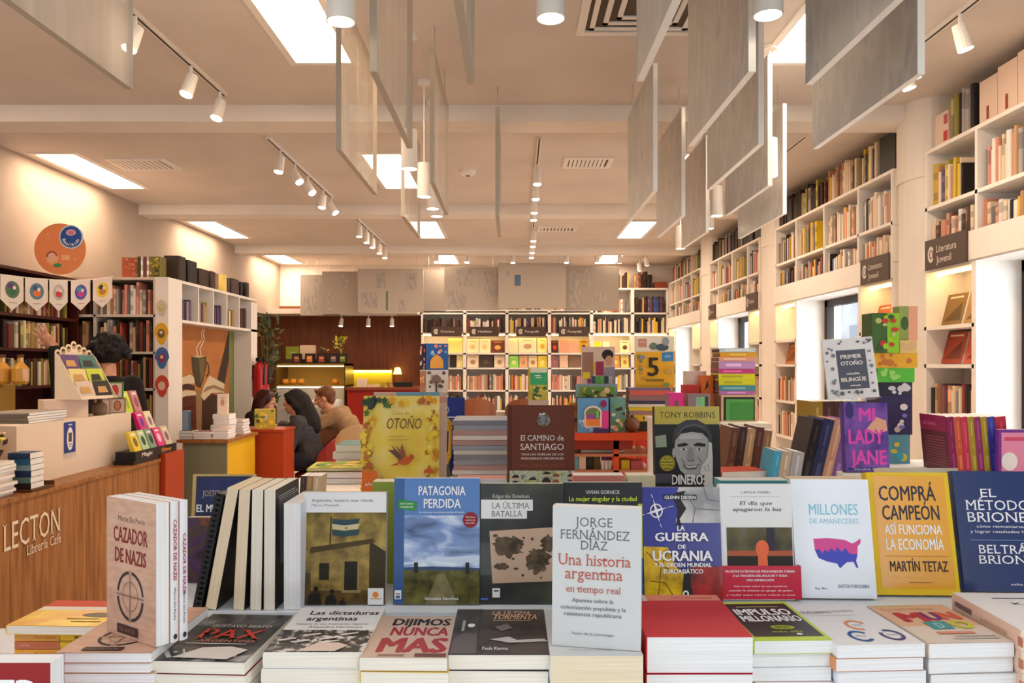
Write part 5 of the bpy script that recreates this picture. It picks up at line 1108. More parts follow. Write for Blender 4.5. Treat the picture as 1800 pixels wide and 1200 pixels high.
# piles whose tops show behind the standing row
def behind(pl, pr, py, D, t, c, label, pages=M_PAGES):
    x0 = (pl-VX)*D/F; w = (pr-pl)*D/F; h = EYE+(VY-py)*D/F-ZSTEP
    book(label, w, h, t, c, Matrix.Translation((x0, D, ZSTEP+.0006)), None, pages=pages)
behind(1266, 1388, 845, 1.525, .05, (70, 150, 160), 'teal paperback standing behind the red banded one', M_PAGEW)
behind(1392, 1532, 843, 1.525, .05, (214, 204, 190), 'grey beige paperback standing behind the pink map cover', M_PAGEC)
behind(1008, 1098, 836, 1.525, .045, (232, 140, 120), 'salmon paperback standing behind the lime lettered black one', M_PAGEW)
behind(1104, 1152, 836, 1.525, .045, (240, 226, 180), 'cream paperback standing behind the compass star cover', M_PAGES)
behind(655, 800, 847, 1.50, .04, (172, 190, 84), 'lime green paperback standing behind the blue landscape cover', M_PAGES)
behind(804, 890, 842, 1.525, .05, (240, 236, 230), 'white paperback standing between the blue and the dark map covers', noisy('pink_paper_edges', [(.3, (206, 130, 120)), (.7, (226, 150, 138))], 3, (1.5, 420, 1.5), 2, .8))

# ================================================================ second row of standing covers
def art_oto(w, h):
    a = Art(w, h, (0, 0, 100, 116)); rg = random.Random(11)
    a.rect(0, 0, 100, 116, noisy('golden_wash', [(.3, (240, 206, 70)), (.5, (250, 226, 96)), (.7, (252, 238, 160))], 9, rough=.4, coat=.3))
    def leaf(x, y, r, c):
        n = 5; a.poly([(x+r*(1 if k % 2 == 0 else .6)*math.cos(k*PI/n+1), y+r*(1 if k % 2 == 0 else .6)*math.sin(k*PI/n+1)) for k in range(2*n)], mat(c, .4))
    for k in range(150):
        e = rg.random(); x, y = (rg.uniform(0, 13), rg.uniform(5, 112)) if e < .35 else (rg.uniform(84, 99), rg.uniform(4, 112)) if e < .7 else (rg.uniform(5, 95), rg.uniform(1, 13)) if e < .82 else (rg.uniform(5, 95), rg.uniform(96, 113))
        c = rg.choice(((206, 140, 40), (232, 170, 40), (190, 110, 60), (244, 212, 50), (248, 226, 80), (246, 220, 70), (250, 232, 120)))
        if x < 35 and y < 22: c = rg.choice(((60, 90, 50), (90, 120, 50), (60, 70, 60)))
        leaf(x, y, rg.uniform(2.5, 6.5), c)
    bw = mat((120, 84, 60), .45)
    a.text('Otoño'.upper(), 54, 38, 12, bw, 46, slant=.12, bold=.005).text('Cosas de', 50, 22, 4, mat((190, 150, 80)), 22).rect(36, 46, 56, 47, mat((200, 170, 90))).rect(34, 50, 62, 51, mat((200, 170, 90)))
    a.ell(56, 74, 9, 5, mat((206, 96, 40))).ell(65, 70, 3.4, 3.2, mat((196, 90, 50)), 12).poly([(52, 72), (44, 56), (50, 62), (52, 54), (58, 68)], mat((150, 90, 60))).poly([(50, 74), (34, 62), (42, 62), (38, 56), (54, 70)], mat((110, 80, 60))).poly([(48, 76), (36, 80), (48, 79)], mat((190, 80, 40)))
    for x, y, r, c in ((88, 88, 7, (214, 90, 40)), (24, 104, 4, (190, 90, 50)), (72, 110, 6, (170, 80, 40))): a.poly([(x+r*math.cos(k*PI/8), y-r*.8*math.sin(k*PI/8)) for k in range(9)], mat(c)).rect(x-1, y, x+1, y+7, mat((180, 120, 60)))
    return a
T = T_stand(637, 872, 2.45, 6); T.translation = Vector((P(637, 840, 2.45).x, 2.45, ZSTEP+.0025))
book('large yellow picture book with autumn leaves and a bird on its cover', .242, .325, .018, (244, 220, 110), T, art_oto(.242, .325), name='hardcover_book', hard=True, pages=M_PAGEW)
T = Matrix.Translation((P(655, 840, 2.51).x, 2.51, ZSTEP+.0025)) @ Matrix.Rotation(math.radians(-6), 4, 'X')
book('pale picture book with a light blue top standing behind the autumn one', .24, .335, .016, (216, 190, 176), T, Art(.24, .335, (0, 0, 100, 130)).rect(30, 0, 90, 6, mat((120, 176, 206))).rect(0, 6, 100, 14, mat((206, 160, 150))), name='hardcover_book', hard=True, pages=M_PAGEW)
T = Matrix.Translation((P(635, 840, 2.40).x, 2.405, ZSTEP+.0025)) @ Matrix.Rotation(math.radians(-5), 4, 'X')
book('small orange book standing at the foot of the autumn picture book', .05, .09, .012, (232, 116, 40), T, Art(.05, .09, (0, 0, 10, 18)).text('año', 5, 9, 2, LTX, 6))
def art_cam(w, h):
    a = Art(w, h, (500, 400, 1145, 1250)); br = mat((112, 58, 40), .4); a.rect(500, 400, 540, 1250, mat((92, 44, 30)))
    st = noisy('grey_stone', [(.35, (70, 76, 76)), (.65, (160, 168, 166))], 90, rough=.5)
    a.poly([(790, 500), (810, 470), (830, 480), (850, 465), (870, 478), (900, 500), (910, 540), (885, 575), (840, 588), (800, 570), (782, 535)], st).poly([(800, 480), (812, 466), (828, 478), (846, 464), (866, 474), (850, 484), (820, 486)], mat((226, 230, 228)))
    for s, x, y, c, ww, m in (('El CAMINO de', 832, 708, 46, 416, LTX), ('SANTIAGO', 830, 788, 52, 420, LTX), ('TRAS LAS HUELLAS DE LOS', 832, 836, 18, 410, LTX), ('PEREGRINOS MEDIEVALES', 832, 872, 18, 410, LTX), ('PABLO MARTÍN PRIETO', 832, 938, 24, 440, mat((150, 92, 70)))): a.text(s, x, y, c, m, ww, serif=True)
    a.rect(515, 968, 1145, 1250, noisy('medieval_meadow', [(.35, (90, 110, 90)), (.5, (206, 214, 200)), (.65, (150, 176, 96))], 40, rough=.45))
    for x, y, c, c2 in ((570, 1030, (34, 40, 96), (34, 34, 40)), (735, 1050, (60, 66, 110), (40, 44, 60)), (870, 1000, (40, 40, 36), (60, 56, 50)), (960, 1020, (150, 84, 50), (140, 84, 54)), (1105, 1020, (50, 56, 170), (36, 40, 90))):
        a.poly([(x-48, 1250), (x-40, y+50), (x, y+10), (x+40, y+50), (x+50, 1250)], mat(c)).ell(x, y+8, 15, 20, mat((216, 176, 150)), 12).poly([(x-40, y), (x-10, y-26), (x+30, y-22), (x+40, y)], mat(c2))
    return a
T = Matrix.Translation((P(893, 850, 2.35).x, 2.35, ZSTEP+.0025)) @ Matrix.Rotation(math.radians(-5), 4, 'X')
book('brown hardback with a grey stone and a strip of pilgrims on its cover', .205, .30, .024, (110, 56, 40), T, art_cam(.205, .30), name='hardcover_book', hard=True, pages=M_PAGEW)
def art_din(w, h):
    a = Art(w, h, (213, 640, 682, 1345)); gd = mat((176, 156, 30), .35, .1, .4); a.rect(213, 640, 682, 768, gd).text('TONY ROBBINS', 450, 722, 42, mat((60, 54, 16)), 400)
    sk = mat((176, 176, 174), .45); sd = mat((110, 110, 110), .45); dk = mat((34, 34, 36)); hl = mat((214, 214, 212))
    a.poly([(340, 900), (345, 830), (380, 770), (440, 738), (520, 735), (590, 775), (625, 840), (622, 920), (605, 900), (590, 830), (540, 795), (420, 800), (372, 850), (358, 930)], mat((62, 62, 64)))
    a.poly([(352, 940), (362, 880), (398, 836), (480, 822), (556, 832), (596, 872), (606, 930), (600, 1040), (560, 1110), (500, 1150), (440, 1140), (390, 1090), (362, 1010)], sk).line([(372, 850), (420, 792), (500, 768), (560, 788)], 7, mat((100, 100, 102))).line([(386, 842), (450, 790), (540, 796)], 6, mat((34, 34, 36))).poly([(392, 868), (420, 846), (520, 840), (556, 862), (540, 884), (400, 884)], mat((194, 194, 192)))
    a.ell(347, 970, 12, 34, sk, 12).poly([(372, 910), (430, 898), (458, 912), (430, 922), (378, 928)], dk).poly([(488, 912), (520, 897), (578, 906), (572, 926), (500, 922)], dk).ell(416, 945, 24, 9, hl, 14).ell(418, 945, 9, 8, dk, 10).ell(530, 944, 24, 9, hl, 14).ell(530, 944, 9, 8, dk, 10)
    a.poly([(462, 930), (478, 930), (492, 1010), (472, 1026), (442, 1015)], mat((150, 150, 148))).poly([(446, 1018), (470, 1028), (494, 1014), (486, 1030), (452, 1030)], sd).poly([(408, 1050), (470, 1062), (530, 1044), (500, 1084), (440, 1086)], mat((90, 84, 84))).poly([(420, 1056), (470, 1066), (520, 1050), (498, 1072), (446, 1076)], hl)
    a.line([(400, 1010), (420, 1040), (418, 1080)], 5, sd).line([(520, 1000), (548, 1040)], 5, sd).line([(380, 880), (560, 874)], 3, mat((150, 150, 150)))
    a.poly([(560, 1180), (530, 1100), (545, 1060), (590, 1000), (598, 890), (620, 900), (625, 1010), (620, 1180), (650, 1345), (540, 1345)], hl).line([(560, 1060), (575, 1100)], 4, sd).line([(585, 1050), (598, 1100)], 4, sd).poly([(390, 1110), (430, 1150), (500, 1160), (560, 1120), (560, 1200), (400, 1200)], mat((60, 60, 62)))
    a.poly([(213, 852), (292, 842), (296, 928), (216, 932)], mat((150, 166, 140))).ell(298, 1042, 56, 56, mat((196, 184, 60))).ring(298, 1042, 52, 52, .92, mat((90, 80, 20)))
    for k in range(4): a.text(('MÁS DE', 'UN MILLÓN', 'DE COPIAS', 'LEÍDAS')[k], 298, 1018+k*22, 12, mat((60, 54, 16)), (50, 84, 84, 54)[k], bold=.02)
    a.text('DINERO:', 445, 1190, 66, LTX, 235, bold=.03).rect(213, 1115, 330, 1180, mat((70, 70, 84))); return a
D_ = 1.78
T = Matrix.Translation((P(1153, 850, D_).x, D_, ZSTEP+.0025+.096)) @ Matrix.Rotation(math.radians(-5), 4, 'X')
book('black and gold paperback with a smiling man resting his head on his hand', .152, .232, .028, (34, 32, 34), T, art_din(.152, .232), pages=M_PAGES, back=(34, 32, 34))
gamebox('small white riser under the black and gold paperback', .17, .05, .095, P(1153, 850, D_).x+.076, D_-.01, ZSTEP+.0006, 0, (236, 232, 226), name='display_block', cat='block')
def art_jane(w, h):
    a = Art(w, h, (285, 695, 550, 1100)); a.rect(285, 695, 550, 1100, noisy('purple_print', [(.35, (70, 40, 140)), (.6, (130, 80, 180))], 14, rough=.4))
    pk = mat((236, 70, 190), .4); a.ell(320, 740, 26, 50, mat((60, 40, 120))).poly([(420, 850), (480, 780), (540, 800), (545, 860), (480, 880)], mat((240, 180, 150)))
    a.text('MI', 425, 800, 70, pk, 100, bold=.04).text('LADY', 415, 935, 80, pk, 215, bold=.04).text('JANE', 425, 1055, 80, pk, 220, bold=.04).rect(300, 1075, 545, 1090, mat((50, 40, 130))).text('Cynthia Hand', 425, 1088, 10, LTX, 180); return a
T = Matrix.Translation((P(1487, 830, 2.5).x, 2.5, ZSTEP+.0025+.075)) @ Matrix.Rotation(math.radians(-5), 4, 'X')
book('purple paperback with large pink capitals standing among dark spines', .143, .226, .03, (84, 50, 140), T, art_jane(.143, .226), pages=M_PAGEW)
gamebox('low white riser under the purple paperback', .17, .05, .074, P(1487, 830, 2.5).x+.072, 2.49, ZSTEP+.0006, 0, (236, 232, 226), name='display_block', cat='block')
# burgundy run with spines out
def run_spines(x, D, z, items, roll, h0, dep, where, back_first=None):
    for k, (t_, c, nm, dh) in enumerate(items):
        T = Matrix.Translation((x, D, z+(t_*math.sin(math.radians(roll)) if roll > 0 else 0)+.0006)) @ Matrix.Rotation(math.radians(roll), 4, 'Y') @ Matrix.Rotation(PI/2, 4, 'Z') @ Matrix.Translation((0, -t_, 0))
        hh = h0+dh
        sa = Art(hh, t_, (0, 0, 100, 10)); l_ = mat(tuple(min(255, q+34) for q in c)); sa.rect(9, 3.8, 34+7*(k % 3), 6.0, l_).rect(64+4*(k % 2), 3.0, 92, 6.8, l_).rect(46, 4.4, 56, 5.6, l_)
        book('%s %s' % (nm, where), dep, hh, t_*.96, c, T, None, pages=M_PAGEW, spine_art=sa, back_art=back_first if k == 0 else None)
        x += t_/math.cos(math.radians(roll))
bb = Art(.19, .225, (0, 0, 100, 120)); bb.rect(0, 0, 100, 34, mat((150, 24, 84), .35)).rect(0, 34, 100, 120, mat((94, 16, 44), .35)).text('Eric Schmidt', 38, 22, 7, mat((220, 160, 180)), 46)
for k in range(11): bb.rect(16, 46+k*6, 92, 47.4+k*6, mat((170, 90, 110)))
run_spines(P(1663, 832, 3.0).x+.02, 3.0, ZSTEP, [(.026, (130, 22, 84), 'burgundy paperback showing its back cover of print', 0), (.027, (206, 90, 60), 'coral orange spine next to the burgundy back cover', 0), (.027, (200, 50, 84), 'raspberry pink spine after the coral one', 0), (.025, (170, 150, 40), 'olive gold spine after the raspberry one', 0), (.026, (150, 50, 110), 'plum spine between two olive gold ones', 0), (.025, (176, 156, 44), 'second olive gold spine, after the plum one', 0), (.03, (60, 70, 180), 'royal blue spine with white marks', 0), (.045, (190, 40, 70), 'thick crimson spine at the end', 0)], -5, .222, .2, 'in the burgundy run', bb)
T = Matrix.Translation((P(1770, 835, 2.9).x, 2.95, ZSTEP+.0025)); a = Art(.14, .175, (0, 0, 100, 120)); a.rect(8, 8, 86, 120, mat((236, 150, 190))).rect(16, 20, 70, 30, mat((214, 80, 120))).ell(30, 84, 22, 24, LTX)
book('pink paperback with a purple edge and a white blot beyond the burgundy run', .14, .175, .02, (120, 50, 160), T, a)
# dark leaning books between the portrait and the purple paperback
run_spines(P(1272, 830, 2.75).x, 2.75, ZSTEP, [(.03, (110, 70, 50), 'brown worn spine behind the black and gold portrait', 0), (.028, (70, 44, 40), 'dark brown spine second beyond the portrait', .004), (.03, (196, 160, 120), 'tan spine third beyond the portrait', -.004), (.03, (96, 54, 44), 'reddish brown spine fourth beyond the portrait', .002), (.03, (150, 110, 80), 'light brown spine fifth beyond the portrait', -.01)], 8, .20, .15, 'of the leaning run')
run_spines(P(1350, 832, 2.5).x, 2.5, ZSTEP, [(.022, (70, 170, 206), 'bright blue short spine', 0), (.035, (196, 176, 150), 'cream thick short spine', -.002), (.04, (176, 176, 176), 'pale grey short spine', -.004)], 9, .145, .12, 'before the taller dark ones')
run_spines(P(1404, 830, 2.72).x, 2.72, ZSTEP, [(.034, (40, 34, 40), 'black speckled tall spine', 0), (.04, (52, 62, 110), 'navy tall spine with a pale foot', 0), (.034, (230, 180, 150), 'peach tall spine', 0), (.03, (150, 110, 190), 'lilac tall spine', 0)], 13, .235, .15, 'leaning beside the purple paperback')
run_spines(P(1425, 735, 3.15).x, 3.15, ZSTEP, [(.05, (150, 120, 30), 'olive tall spine', 0), (.045, (70, 26, 24), 'dark maroon tall spine', 0), (.04, (64, 34, 26), 'dark brown tall spine', 0), (.05, (60, 140, 110), 'sea green tall spine', 0), (.04, (60, 40, 50), 'dark plum tall spine', 0)], 0, .275, .16, 'in the rear row under the white sign')
book('red cover lying flat among the leaning books beyond the portrait', .16, .12, .03, (196, 60, 40), T_flat(P(1272, 820, 2.5).x, 2.52, ZSTEP+.075, 10), None)
gamebox('low cream block under the flat red cover', .13, .1, .044, P(1272, 820, 2.5).x+.08, 2.535, ZSTEP+.0006, 10, (226, 206, 186), name='display_block', cat='block')
PG = [noisy('tinted_paper_edges_%d' % k, [(.3, tuple(int(q*.86) for q in c)), (.7, c)], 3, (1.5, 420, 1.5), 2, .8) for k, c in enumerate(((176, 186, 206), (206, 170, 170), (150, 158, 176)))]
# magazines and small piles between the autumn book and the brown hardback
flatpile('', P(797, 835, 2.62).x, 2.62, ZSTEP, [(.205, .24, .0165, ((206, 196, 176), (176, 182, 196), (140, 150, 166), (214, 200, 196), (190, 150, 150), (220, 214, 206))[k % 6], 'grey white magazine, %s from bottom of the tall pile by the brown hardback' % ordinal(k+1), (M_PAGEW, PG[0], PG[1], M_PAGEW, PG[1], PG[0], PG[2])[k % 7]) for k in range(14)], None, jit=.004, name='magazine')
t = thing('ribbon', 'yellow ribbon tied round the tall pile of magazines', 'ribbon', (P(797, 835, 2.62).x-.004, 2.66, ZSTEP+.1)); yl = mat((226, 190, 50), .4)
for k, (y, z) in enumerate(((0, .01), (.05, .12))): MB().chain([(-.012, y, z), (-.03, y-.02, z+.02), (-.02, y-.03, z-.02), (-.012, y, z)], [.006]*4, yl, 7).build('bow', t, world=False)
MB().chain([(-.012, .0, .01), (-.012, .05, .12)], [.006, .006], yl, 7).build('band', t, world=False)
flatpile('', P(815, 735, 2.9).x, 2.90, ZSTEP, [(.165, .22, .03, ((196, 176, 110), (150, 130, 90), (206, 190, 130))[k % 3], 'olive and cream paperback, %s from the bottom of the pile behind the magazines' % ordinal(k+1), M_PAGEW) for k in range(6)], None, jit=.006)
T = Matrix.Translation((P(773, 790, 2.95).x, 2.95, ZSTEP+.0025)) @ Matrix.Rotation(math.radians(-5), 4, 'X')
a = Art(.093, .30, (0, 0, 100, 300)); a.ring(25, 50, 12, 14, .7, mat((190, 200, 230)), 16, -1.2, 1.2).rect(30, 76, 86, 80, LTX).rect(30, 88, 60, 91, mat((120, 140, 200))).rect(40, 120, 90, 123, mat((70, 100, 180)))
book('tall narrow royal blue hardback standing beside the autumn picture book', .093, .298, .03, (34, 56, 140), T, a, name='hardcover_book', hard=True)
run_spines(P(770, 830, 2.72).x, 2.76, ZSTEP, [(.018, (90, 90, 40), 'olive leaning spine', 0), (.012, (200, 190, 150), 'cream leaning spine', 0)], -10, .2, .15, 'beside the royal blue hardback')
# children's books to the left
def art_kid(w, h): return blobs(Art(w, h, (0, 0, 100, 60)).rect(0, 0, 100, 60, mat((206, 200, 60))), random.Random(9), 26, [(120, 176, 50), (226, 120, 50), (240, 210, 80), (70, 130, 60), (206, 90, 60)], 4, 11)
flatpile('', P(535, 838, 2.72).x, 2.74, ZSTEP, [(.22, .2, .02, (170, 150, 170), 'lilac covered picture book under the green and orange one'), (.22, .2, .02, (190, 170, 180), 'mauve covered picture book under the green and orange one')], None, jit=.002)
book('flat green and orange picture book lying near the seated people', .26, .18, .012, (200, 196, 60), T_flat(P(535, 838, 2.72).x, 2.76, ZSTEP+.0545, 4), art_kid(.26, .18), name='hardcover_book', hard=True)
flatpile('', P(590, 830, 3.0).x, 3.0, ZSTEP, [(.14, .2, .028, ((226, 206, 170), (150, 170, 190), (214, 190, 150), (80, 130, 130))[k % 4], 'small mixed book, %s from the bottom of the pile beyond the green picture book' % ordinal(k+1), M_PAGEW) for k in range(4)], None, jit=.01)
run_spines(P(530, 850, 2.45).x, 2.42, ZSTEP, [(.02, (60, 50, 50), 'dark short spine', 0), (.02, (176, 140, 100), 'tan short spine', 0), (.025, (206, 190, 160), 'cream short spine', 0)], 4, .075, .08, 'behind the leaning thick paperbacks')
# ================================================================ middle of the shop
OR = mat((214, 76, 30), .4)
DT = 4.2; ZT_ = 1.075
t = thing('toy_table', 'red orange metal table with shelves holding toy boxes', 'table', (.4, DT, 0))
B((.02, DT-.02, ZT_-.04), (.80, DT+.45, ZT_), OR).build('table_top', t); B((.02, DT, ZT_-.09), (.66, DT+.01, ZT_-.04), mat((150, 40, 20), .5)).build('apron', t)
for z in (.96, .87): B((.04, DT, z-.015), (.78, DT+.43, z), mat((190, 120, 84), .5)).build('shelf', t)
for x in (.03, .555, .74):
    for y in (DT, DT+.40): B((x, y, 0), (x+.03, y+.03, ZT_-.04), OR).build('leg', t)
for x0, x1, h, c, l in ((1010, 1018, .071, (110, 180, 190), 'teal'), (1019, 1031, .071, (240, 206, 180), 'cream'), (1033, 1044, .071, (40, 34, 28), 'black'), (1045, 1057, .071, (96, 80, 30), 'dark gold'), (1094, 1109, .05, (226, 196, 30), 'yellow'), (1111, 1132, .045, (206, 110, 120), 'pink')):
    w = (x1-x0)*DT/F; gamebox('small %s toy carton on the lower shelf of the red orange table' % l, w, .1, h, ((x0+x1)/2-VX)*DT/F, DT+.035, .8708, 0, c)
for k in range(3):
    x = (1061+6.5*k-VX)*DT/F; q = thing('marker_pot', 'white pot with a purple lid, %s in the row on the lower shelf' % ordinal(k+1), 'pot', (x, DT+.04, .8705)); MB().tube((0, 0, 0), (0, 0, .05), .009, LTX, n=10).build('pot', q, world=False); MB().tube((0, 0, .05), (0, 0, .082), .0095, mat((80, 30, 110)), n=10).build('lid', q, world=False)
flatpile('', .06, DT+.045, .961, [(.28, .2, .018, (206, 160, 130), 'tan flat game box on the middle shelf of the red orange table'), ], None, jit=.002, name='flat_game')
flatpile('', .38, DT+.045, .961, [(.24, .2, .016, (120, 90, 60), 'dark flat game box on the middle shelf of the red orange table')], None, jit=.002, name='flat_game')
rg = random.Random(31)
a = Art(.17, .19, (0, 0, 100, 110)); a.rect(0, 0, 100, 110, mat((96, 160, 210))); blobs(a, rg, 12, [(150, 196, 230), (60, 90, 170), (230, 236, 244)], 4, 9, (2, 60, 60, 108)); a.rect(72, 40, 100, 96, mat((220, 60, 140))).ell(84, 18, 10, 12, mat((150, 30, 90))).rect(22, 50, 78, 92, mat((240, 210, 180))).ell(50, 48, 29, 24, mat((240, 220, 200))).ell(50, 50, 24, 20, mat((110, 130, 90))).rect(28, 52, 72, 66, mat((150, 80, 150))).rect(28, 66, 72, 88, mat((232, 130, 60))).rect(60, 40, 68, 64, mat((110, 200, 110))).rect(50, 96, 100, 110, mat((60, 50, 100)))
gamebox('blue toy house carton with a window on the red orange table', .175, .1, .19, cx_(1043, DT), DT, ZT_+.0005, 0, (30, 40, 60), (20, 26, 40), art=a)
gamebox('green picture carton behind the blue toy house carton', .23, .09, .262, cx_(1050, DT+.13), DT+.14, ZT_+.0005, 0, (130, 150, 160), (90, 160, 160), art=blobs(Art(.23, .262, (0, 0, 100, 110)).rect(6, 6, 94, 40, mat((110, 150, 60))), rg, 22, [(200, 180, 90), (90, 130, 50), (226, 190, 150), (70, 50, 40)], 4, 9, (6, 6, 94, 40)))
gamebox('teal carton with children beside the blue toy house carton', .085, .075, .19, cx_(1086, DT+.05), DT+.05, ZT_+.0005, 0, (110, 160, 150), art=blobs(Art(.085, .19, (0, 0, 40, 110)), rg, 16, [(230, 190, 150), (90, 140, 60), (236, 224, 180), (120, 170, 90), (70, 60, 40)], 4, 8))
gamebox('orange narrow carton peeping out beside the brown hardback', .05, .1, .16, cx_(1008, DT+.05), DT+.04, ZT_+.0005, 0, (196, 140, 50), art=blobs(Art(.05, .16, (0, 0, 20, 60)), rg, 10, [(230, 170, 60), (90, 60, 40), (200, 90, 50)], 3, 6))
gamebox('plain white carton under the picture carton of a painting child', .2, .14, .205, cx_(1050, DT+.26), DT+.26, ZT_+.0005, 0, (226, 216, 206))
a = Art(.19, .27, (0, 0, 100, 140)); a.rect(0, 0, 100, 140, mat((226, 200, 186))).rect(0, 16, 34, 90, mat((160, 120, 100))).ell(78, 24, 18, 16, mat((34, 26, 26))).ell(82, 42, 12, 16, mat((214, 160, 130))).poly([(62, 110), (70, 62), (100, 60), (100, 110)], mat((150, 150, 170))).rect(42, 44, 66, 86, mat((160, 50, 90))).rect(34, 46, 40, 80, mat((226, 190, 40)))
for k, c in enumerate(((150, 60, 110), (70, 90, 110), (90, 180, 80), (110, 190, 90), (60, 70, 80), (190, 190, 200))): a.rect(16+k*13, 88, 27+k*13, 110, mat(c))
a.rect(2, 76, 24, 96, mat((240, 210, 40))).rect(0, 112, 100, 140, mat((232, 210, 196)))
gamebox('tall picture carton of a painting child with coloured bottles', .19, .06, .27, cx_(1052, DT+.28), DT+.28, ZT_+.206, 0, (226, 200, 186), art=a)
gamebox('plain carton under the green leafy carton', .11, .12, .172, cx_(947, DT+.1), DT+.1, ZT_+.0005, 0, (200, 190, 180))
a = Art(.096, .18, (0, 0, 50, 100)); a.rect(0, 0, 50, 14, mat((220, 224, 190))).rect(0, 14, 50, 52, mat((60, 170, 110))).rect(14, 22, 30, 25, LTX).rect(16, 29, 34, 31, LTX); blobs(a, rg, 20, [(226, 200, 60), (60, 120, 60), (240, 220, 120), (90, 60, 40), (40, 110, 70)], 3, 7, (0, 52, 50, 100))
gamebox('tall green leafy carton standing behind the brown hardback', .096, .08, .18, cx_(947, DT+.1), DT+.105, ZT_+.1735, 8, (200, 190, 90), (170, 150, 40), art=a)
# pile with the board game on top
xs = cx_(1136, 4.42); z = ZT_+.0005
for h, c, sc, l in ((.055, (44, 46, 30), (60, 40, 30), 'black carton with a yellow leaf'), (.035, (226, 190, 40), (70, 50, 40), 'yellow game box with a brown dot'), (.024, (170, 130, 130), (90, 60, 50), 'mauve flat game box'), (.02, (226, 196, 40), (110, 80, 50), 'thin yellow game box'), (.018, (230, 220, 200), (120, 90, 70), 'thin cream game box'), (.018, (60, 60, 90), (80, 60, 60), 'thin navy game box'), (.03, (150, 110, 110), (110, 80, 70), 'grey brown game box'), (.03, (206, 100, 90), (120, 84, 70), 'salmon red game box'), (.012, (120, 110, 150), (70, 60, 90), 'thin violet game box')):
    a = Art(.235, h, (0, 0, 100, 30)); 
    if h == .055: a.ell(66, 15, 12, 10, mat((210, 210, 40)), 9)
    if h == .035: a.ell(40, 15, 8, 10, mat((120, 80, 50)), 12)
    gamebox(l+' in the pile under the big yellow number board', .235, .17, h-.001, xs+rg.uniform(-.004, .004), 4.3+rg.uniform(0, .006), z, -2, c, sc, art=a, name='game_box'); z += h
a = Art(.215, .29, (0, 0, 350, 470)); a.rect(0, 0, 350, 150, mat((236, 226, 206))).rect(20, 22, 98, 100, mat((206, 140, 120))).rect(30, 40, 88, 60, mat((220, 170, 150))).ell(160, 90, 38, 34, mat((110, 130, 110))).ell(240, 100, 60, 34, mat((70, 90, 96))).ell(272, 46, 32, 40, mat((150, 160, 160))).rect(0, 140, 350, 450, mat((232, 176, 40))).poly([(235, 150), (340, 140), (345, 225), (240, 232)], mat((60, 130, 190))).rect(262, 170, 318, 196, mat((120, 176, 220)))
blobs(a, rg, 10, [(150, 140, 150), (200, 150, 60), (110, 140, 80)], 14, 26, (0, 160, 90, 420)); a.text('5', 158, 362, 165, mat((50, 40, 36)), 105, bold=.02).rect(92, 392, 256, 412, mat((150, 110, 40))).ell(282, 440, 26, 18, mat((120, 160, 90))).ell(300, 320, 32, 24, mat((200, 160, 90)))
r = gamebox('yellow board with a large black number five standing on a pile of games', .215, .03, .29, cx_(1149, 4.4), 4.36, z+.0005, -3, (232, 176, 40), (226, 210, 180), art=a, name='number_board', cat='board')
t = thing('wooden_ball', 'brown wooden ball beside the pile of games on the red orange table', 'ball', (cx_(1111, DT+.05), DT+.05, ZT_+.043)); MB().ball((0, 0, 0), (.043, .043, .043), mat((120, 76, 50)), 18, 12).build('sphere', t, world=False); MB().tube((0, 0, .04), (0, 0, .05), .01, mat((60, 40, 30))).build('peg', t, world=False)
# second table with the tower of games
t = thing('games_table', 'white table carrying the colourful tower of games', 'table', (1.0, 3.75, 0))
B((.70, 3.5, 1.155), (1.185, 4.05, 1.18), M_WHITE).build('table_top', t)
for x in (.71, 1.12):
    for y in (3.52, 3.99): B((x, y, 0), (x+.04, y+.04, 1.155), M_WHITE).build('leg', t)
XT = cx_(1300, 3.6); z = 1.1805
a = Art(.17, .125, (0, 0, 60, 50)); a.rect(4, 4, 56, 48, mat((24, 30, 24))).rect(8, 8, 54, 48, mat((90, 170, 80))).rect(14, 14, 54, 48, mat((70, 150, 70)))
gamebox('wooden framed carton with a green window at the foot of the tower of games', .172, .15, .125, XT+.005, 3.62, z, 0, (226, 190, 150), (150, 120, 100), art=a); z += .1265
for h, c, l in ((.018, (206, 130, 200), 'lilac'), (.026, (80, 150, 160), 'teal'), (.028, (226, 226, 30), 'yellow'), (.027, (232, 230, 30), 'upper yellow'), (.023, (206, 70, 140), 'magenta'), (.036, (206, 160, 214), 'lilac and white'), (.020, (240, 170, 140), 'peach'), (.022, (240, 180, 40), 'amber'), (.020, (206, 226, 230), 'silver white')):
    a = Art(.172, h, (0, 0, 100, 16)); c2 = tuple(min(255, q+50) for q in c) if 'yellow' not in l else (190, 190, 40)
    a.rect(rg.uniform(8, 30), 5, rg.uniform(60, 92), 11, mat(c2))
    gamebox('%s flat game in the colourful tower near the first window column' % l, .172, .14, h-.001, XT+rg.uniform(-.006, .006), 3.62+rg.uniform(0, .01), z, 0, c, (120, 92, 70) if l != 'silver white' else (60, 40, 34), art=a, name='game_box'); z += h
gamebox('pink carton with a dark oval beside the black and gold paperback top', .072, .06, .135, cx_(1189, 3.6), 3.6, 1.1805, 6, (232, 50, 150), (150, 120, 130), art=Art(.072, .135, (0, 0, 20, 40)).ell(10, 15, 3, 5, mat((120, 90, 90))), name='toy_carton')
gamebox('grey carton with green stripes next to the pink one', .105, .07, .13, cx_(1229, 3.6), 3.6, 1.1805, 0, (150, 130, 140), (190, 130, 130), art=Art(.105, .13, (0, 0, 40, 40)).rect(14, 4, 22, 40, mat((140, 190, 180))).rect(22, 4, 30, 40, mat((130, 210, 130))).rect(30, 4, 36, 40, mat((60, 60, 70))), name='toy_carton')
gamebox('white carton behind the grey and pink cartons', .10, .06, .235, cx_(1224, 3.75), 3.76, 1.1805, 0, (226, 214, 204), name='toy_carton')
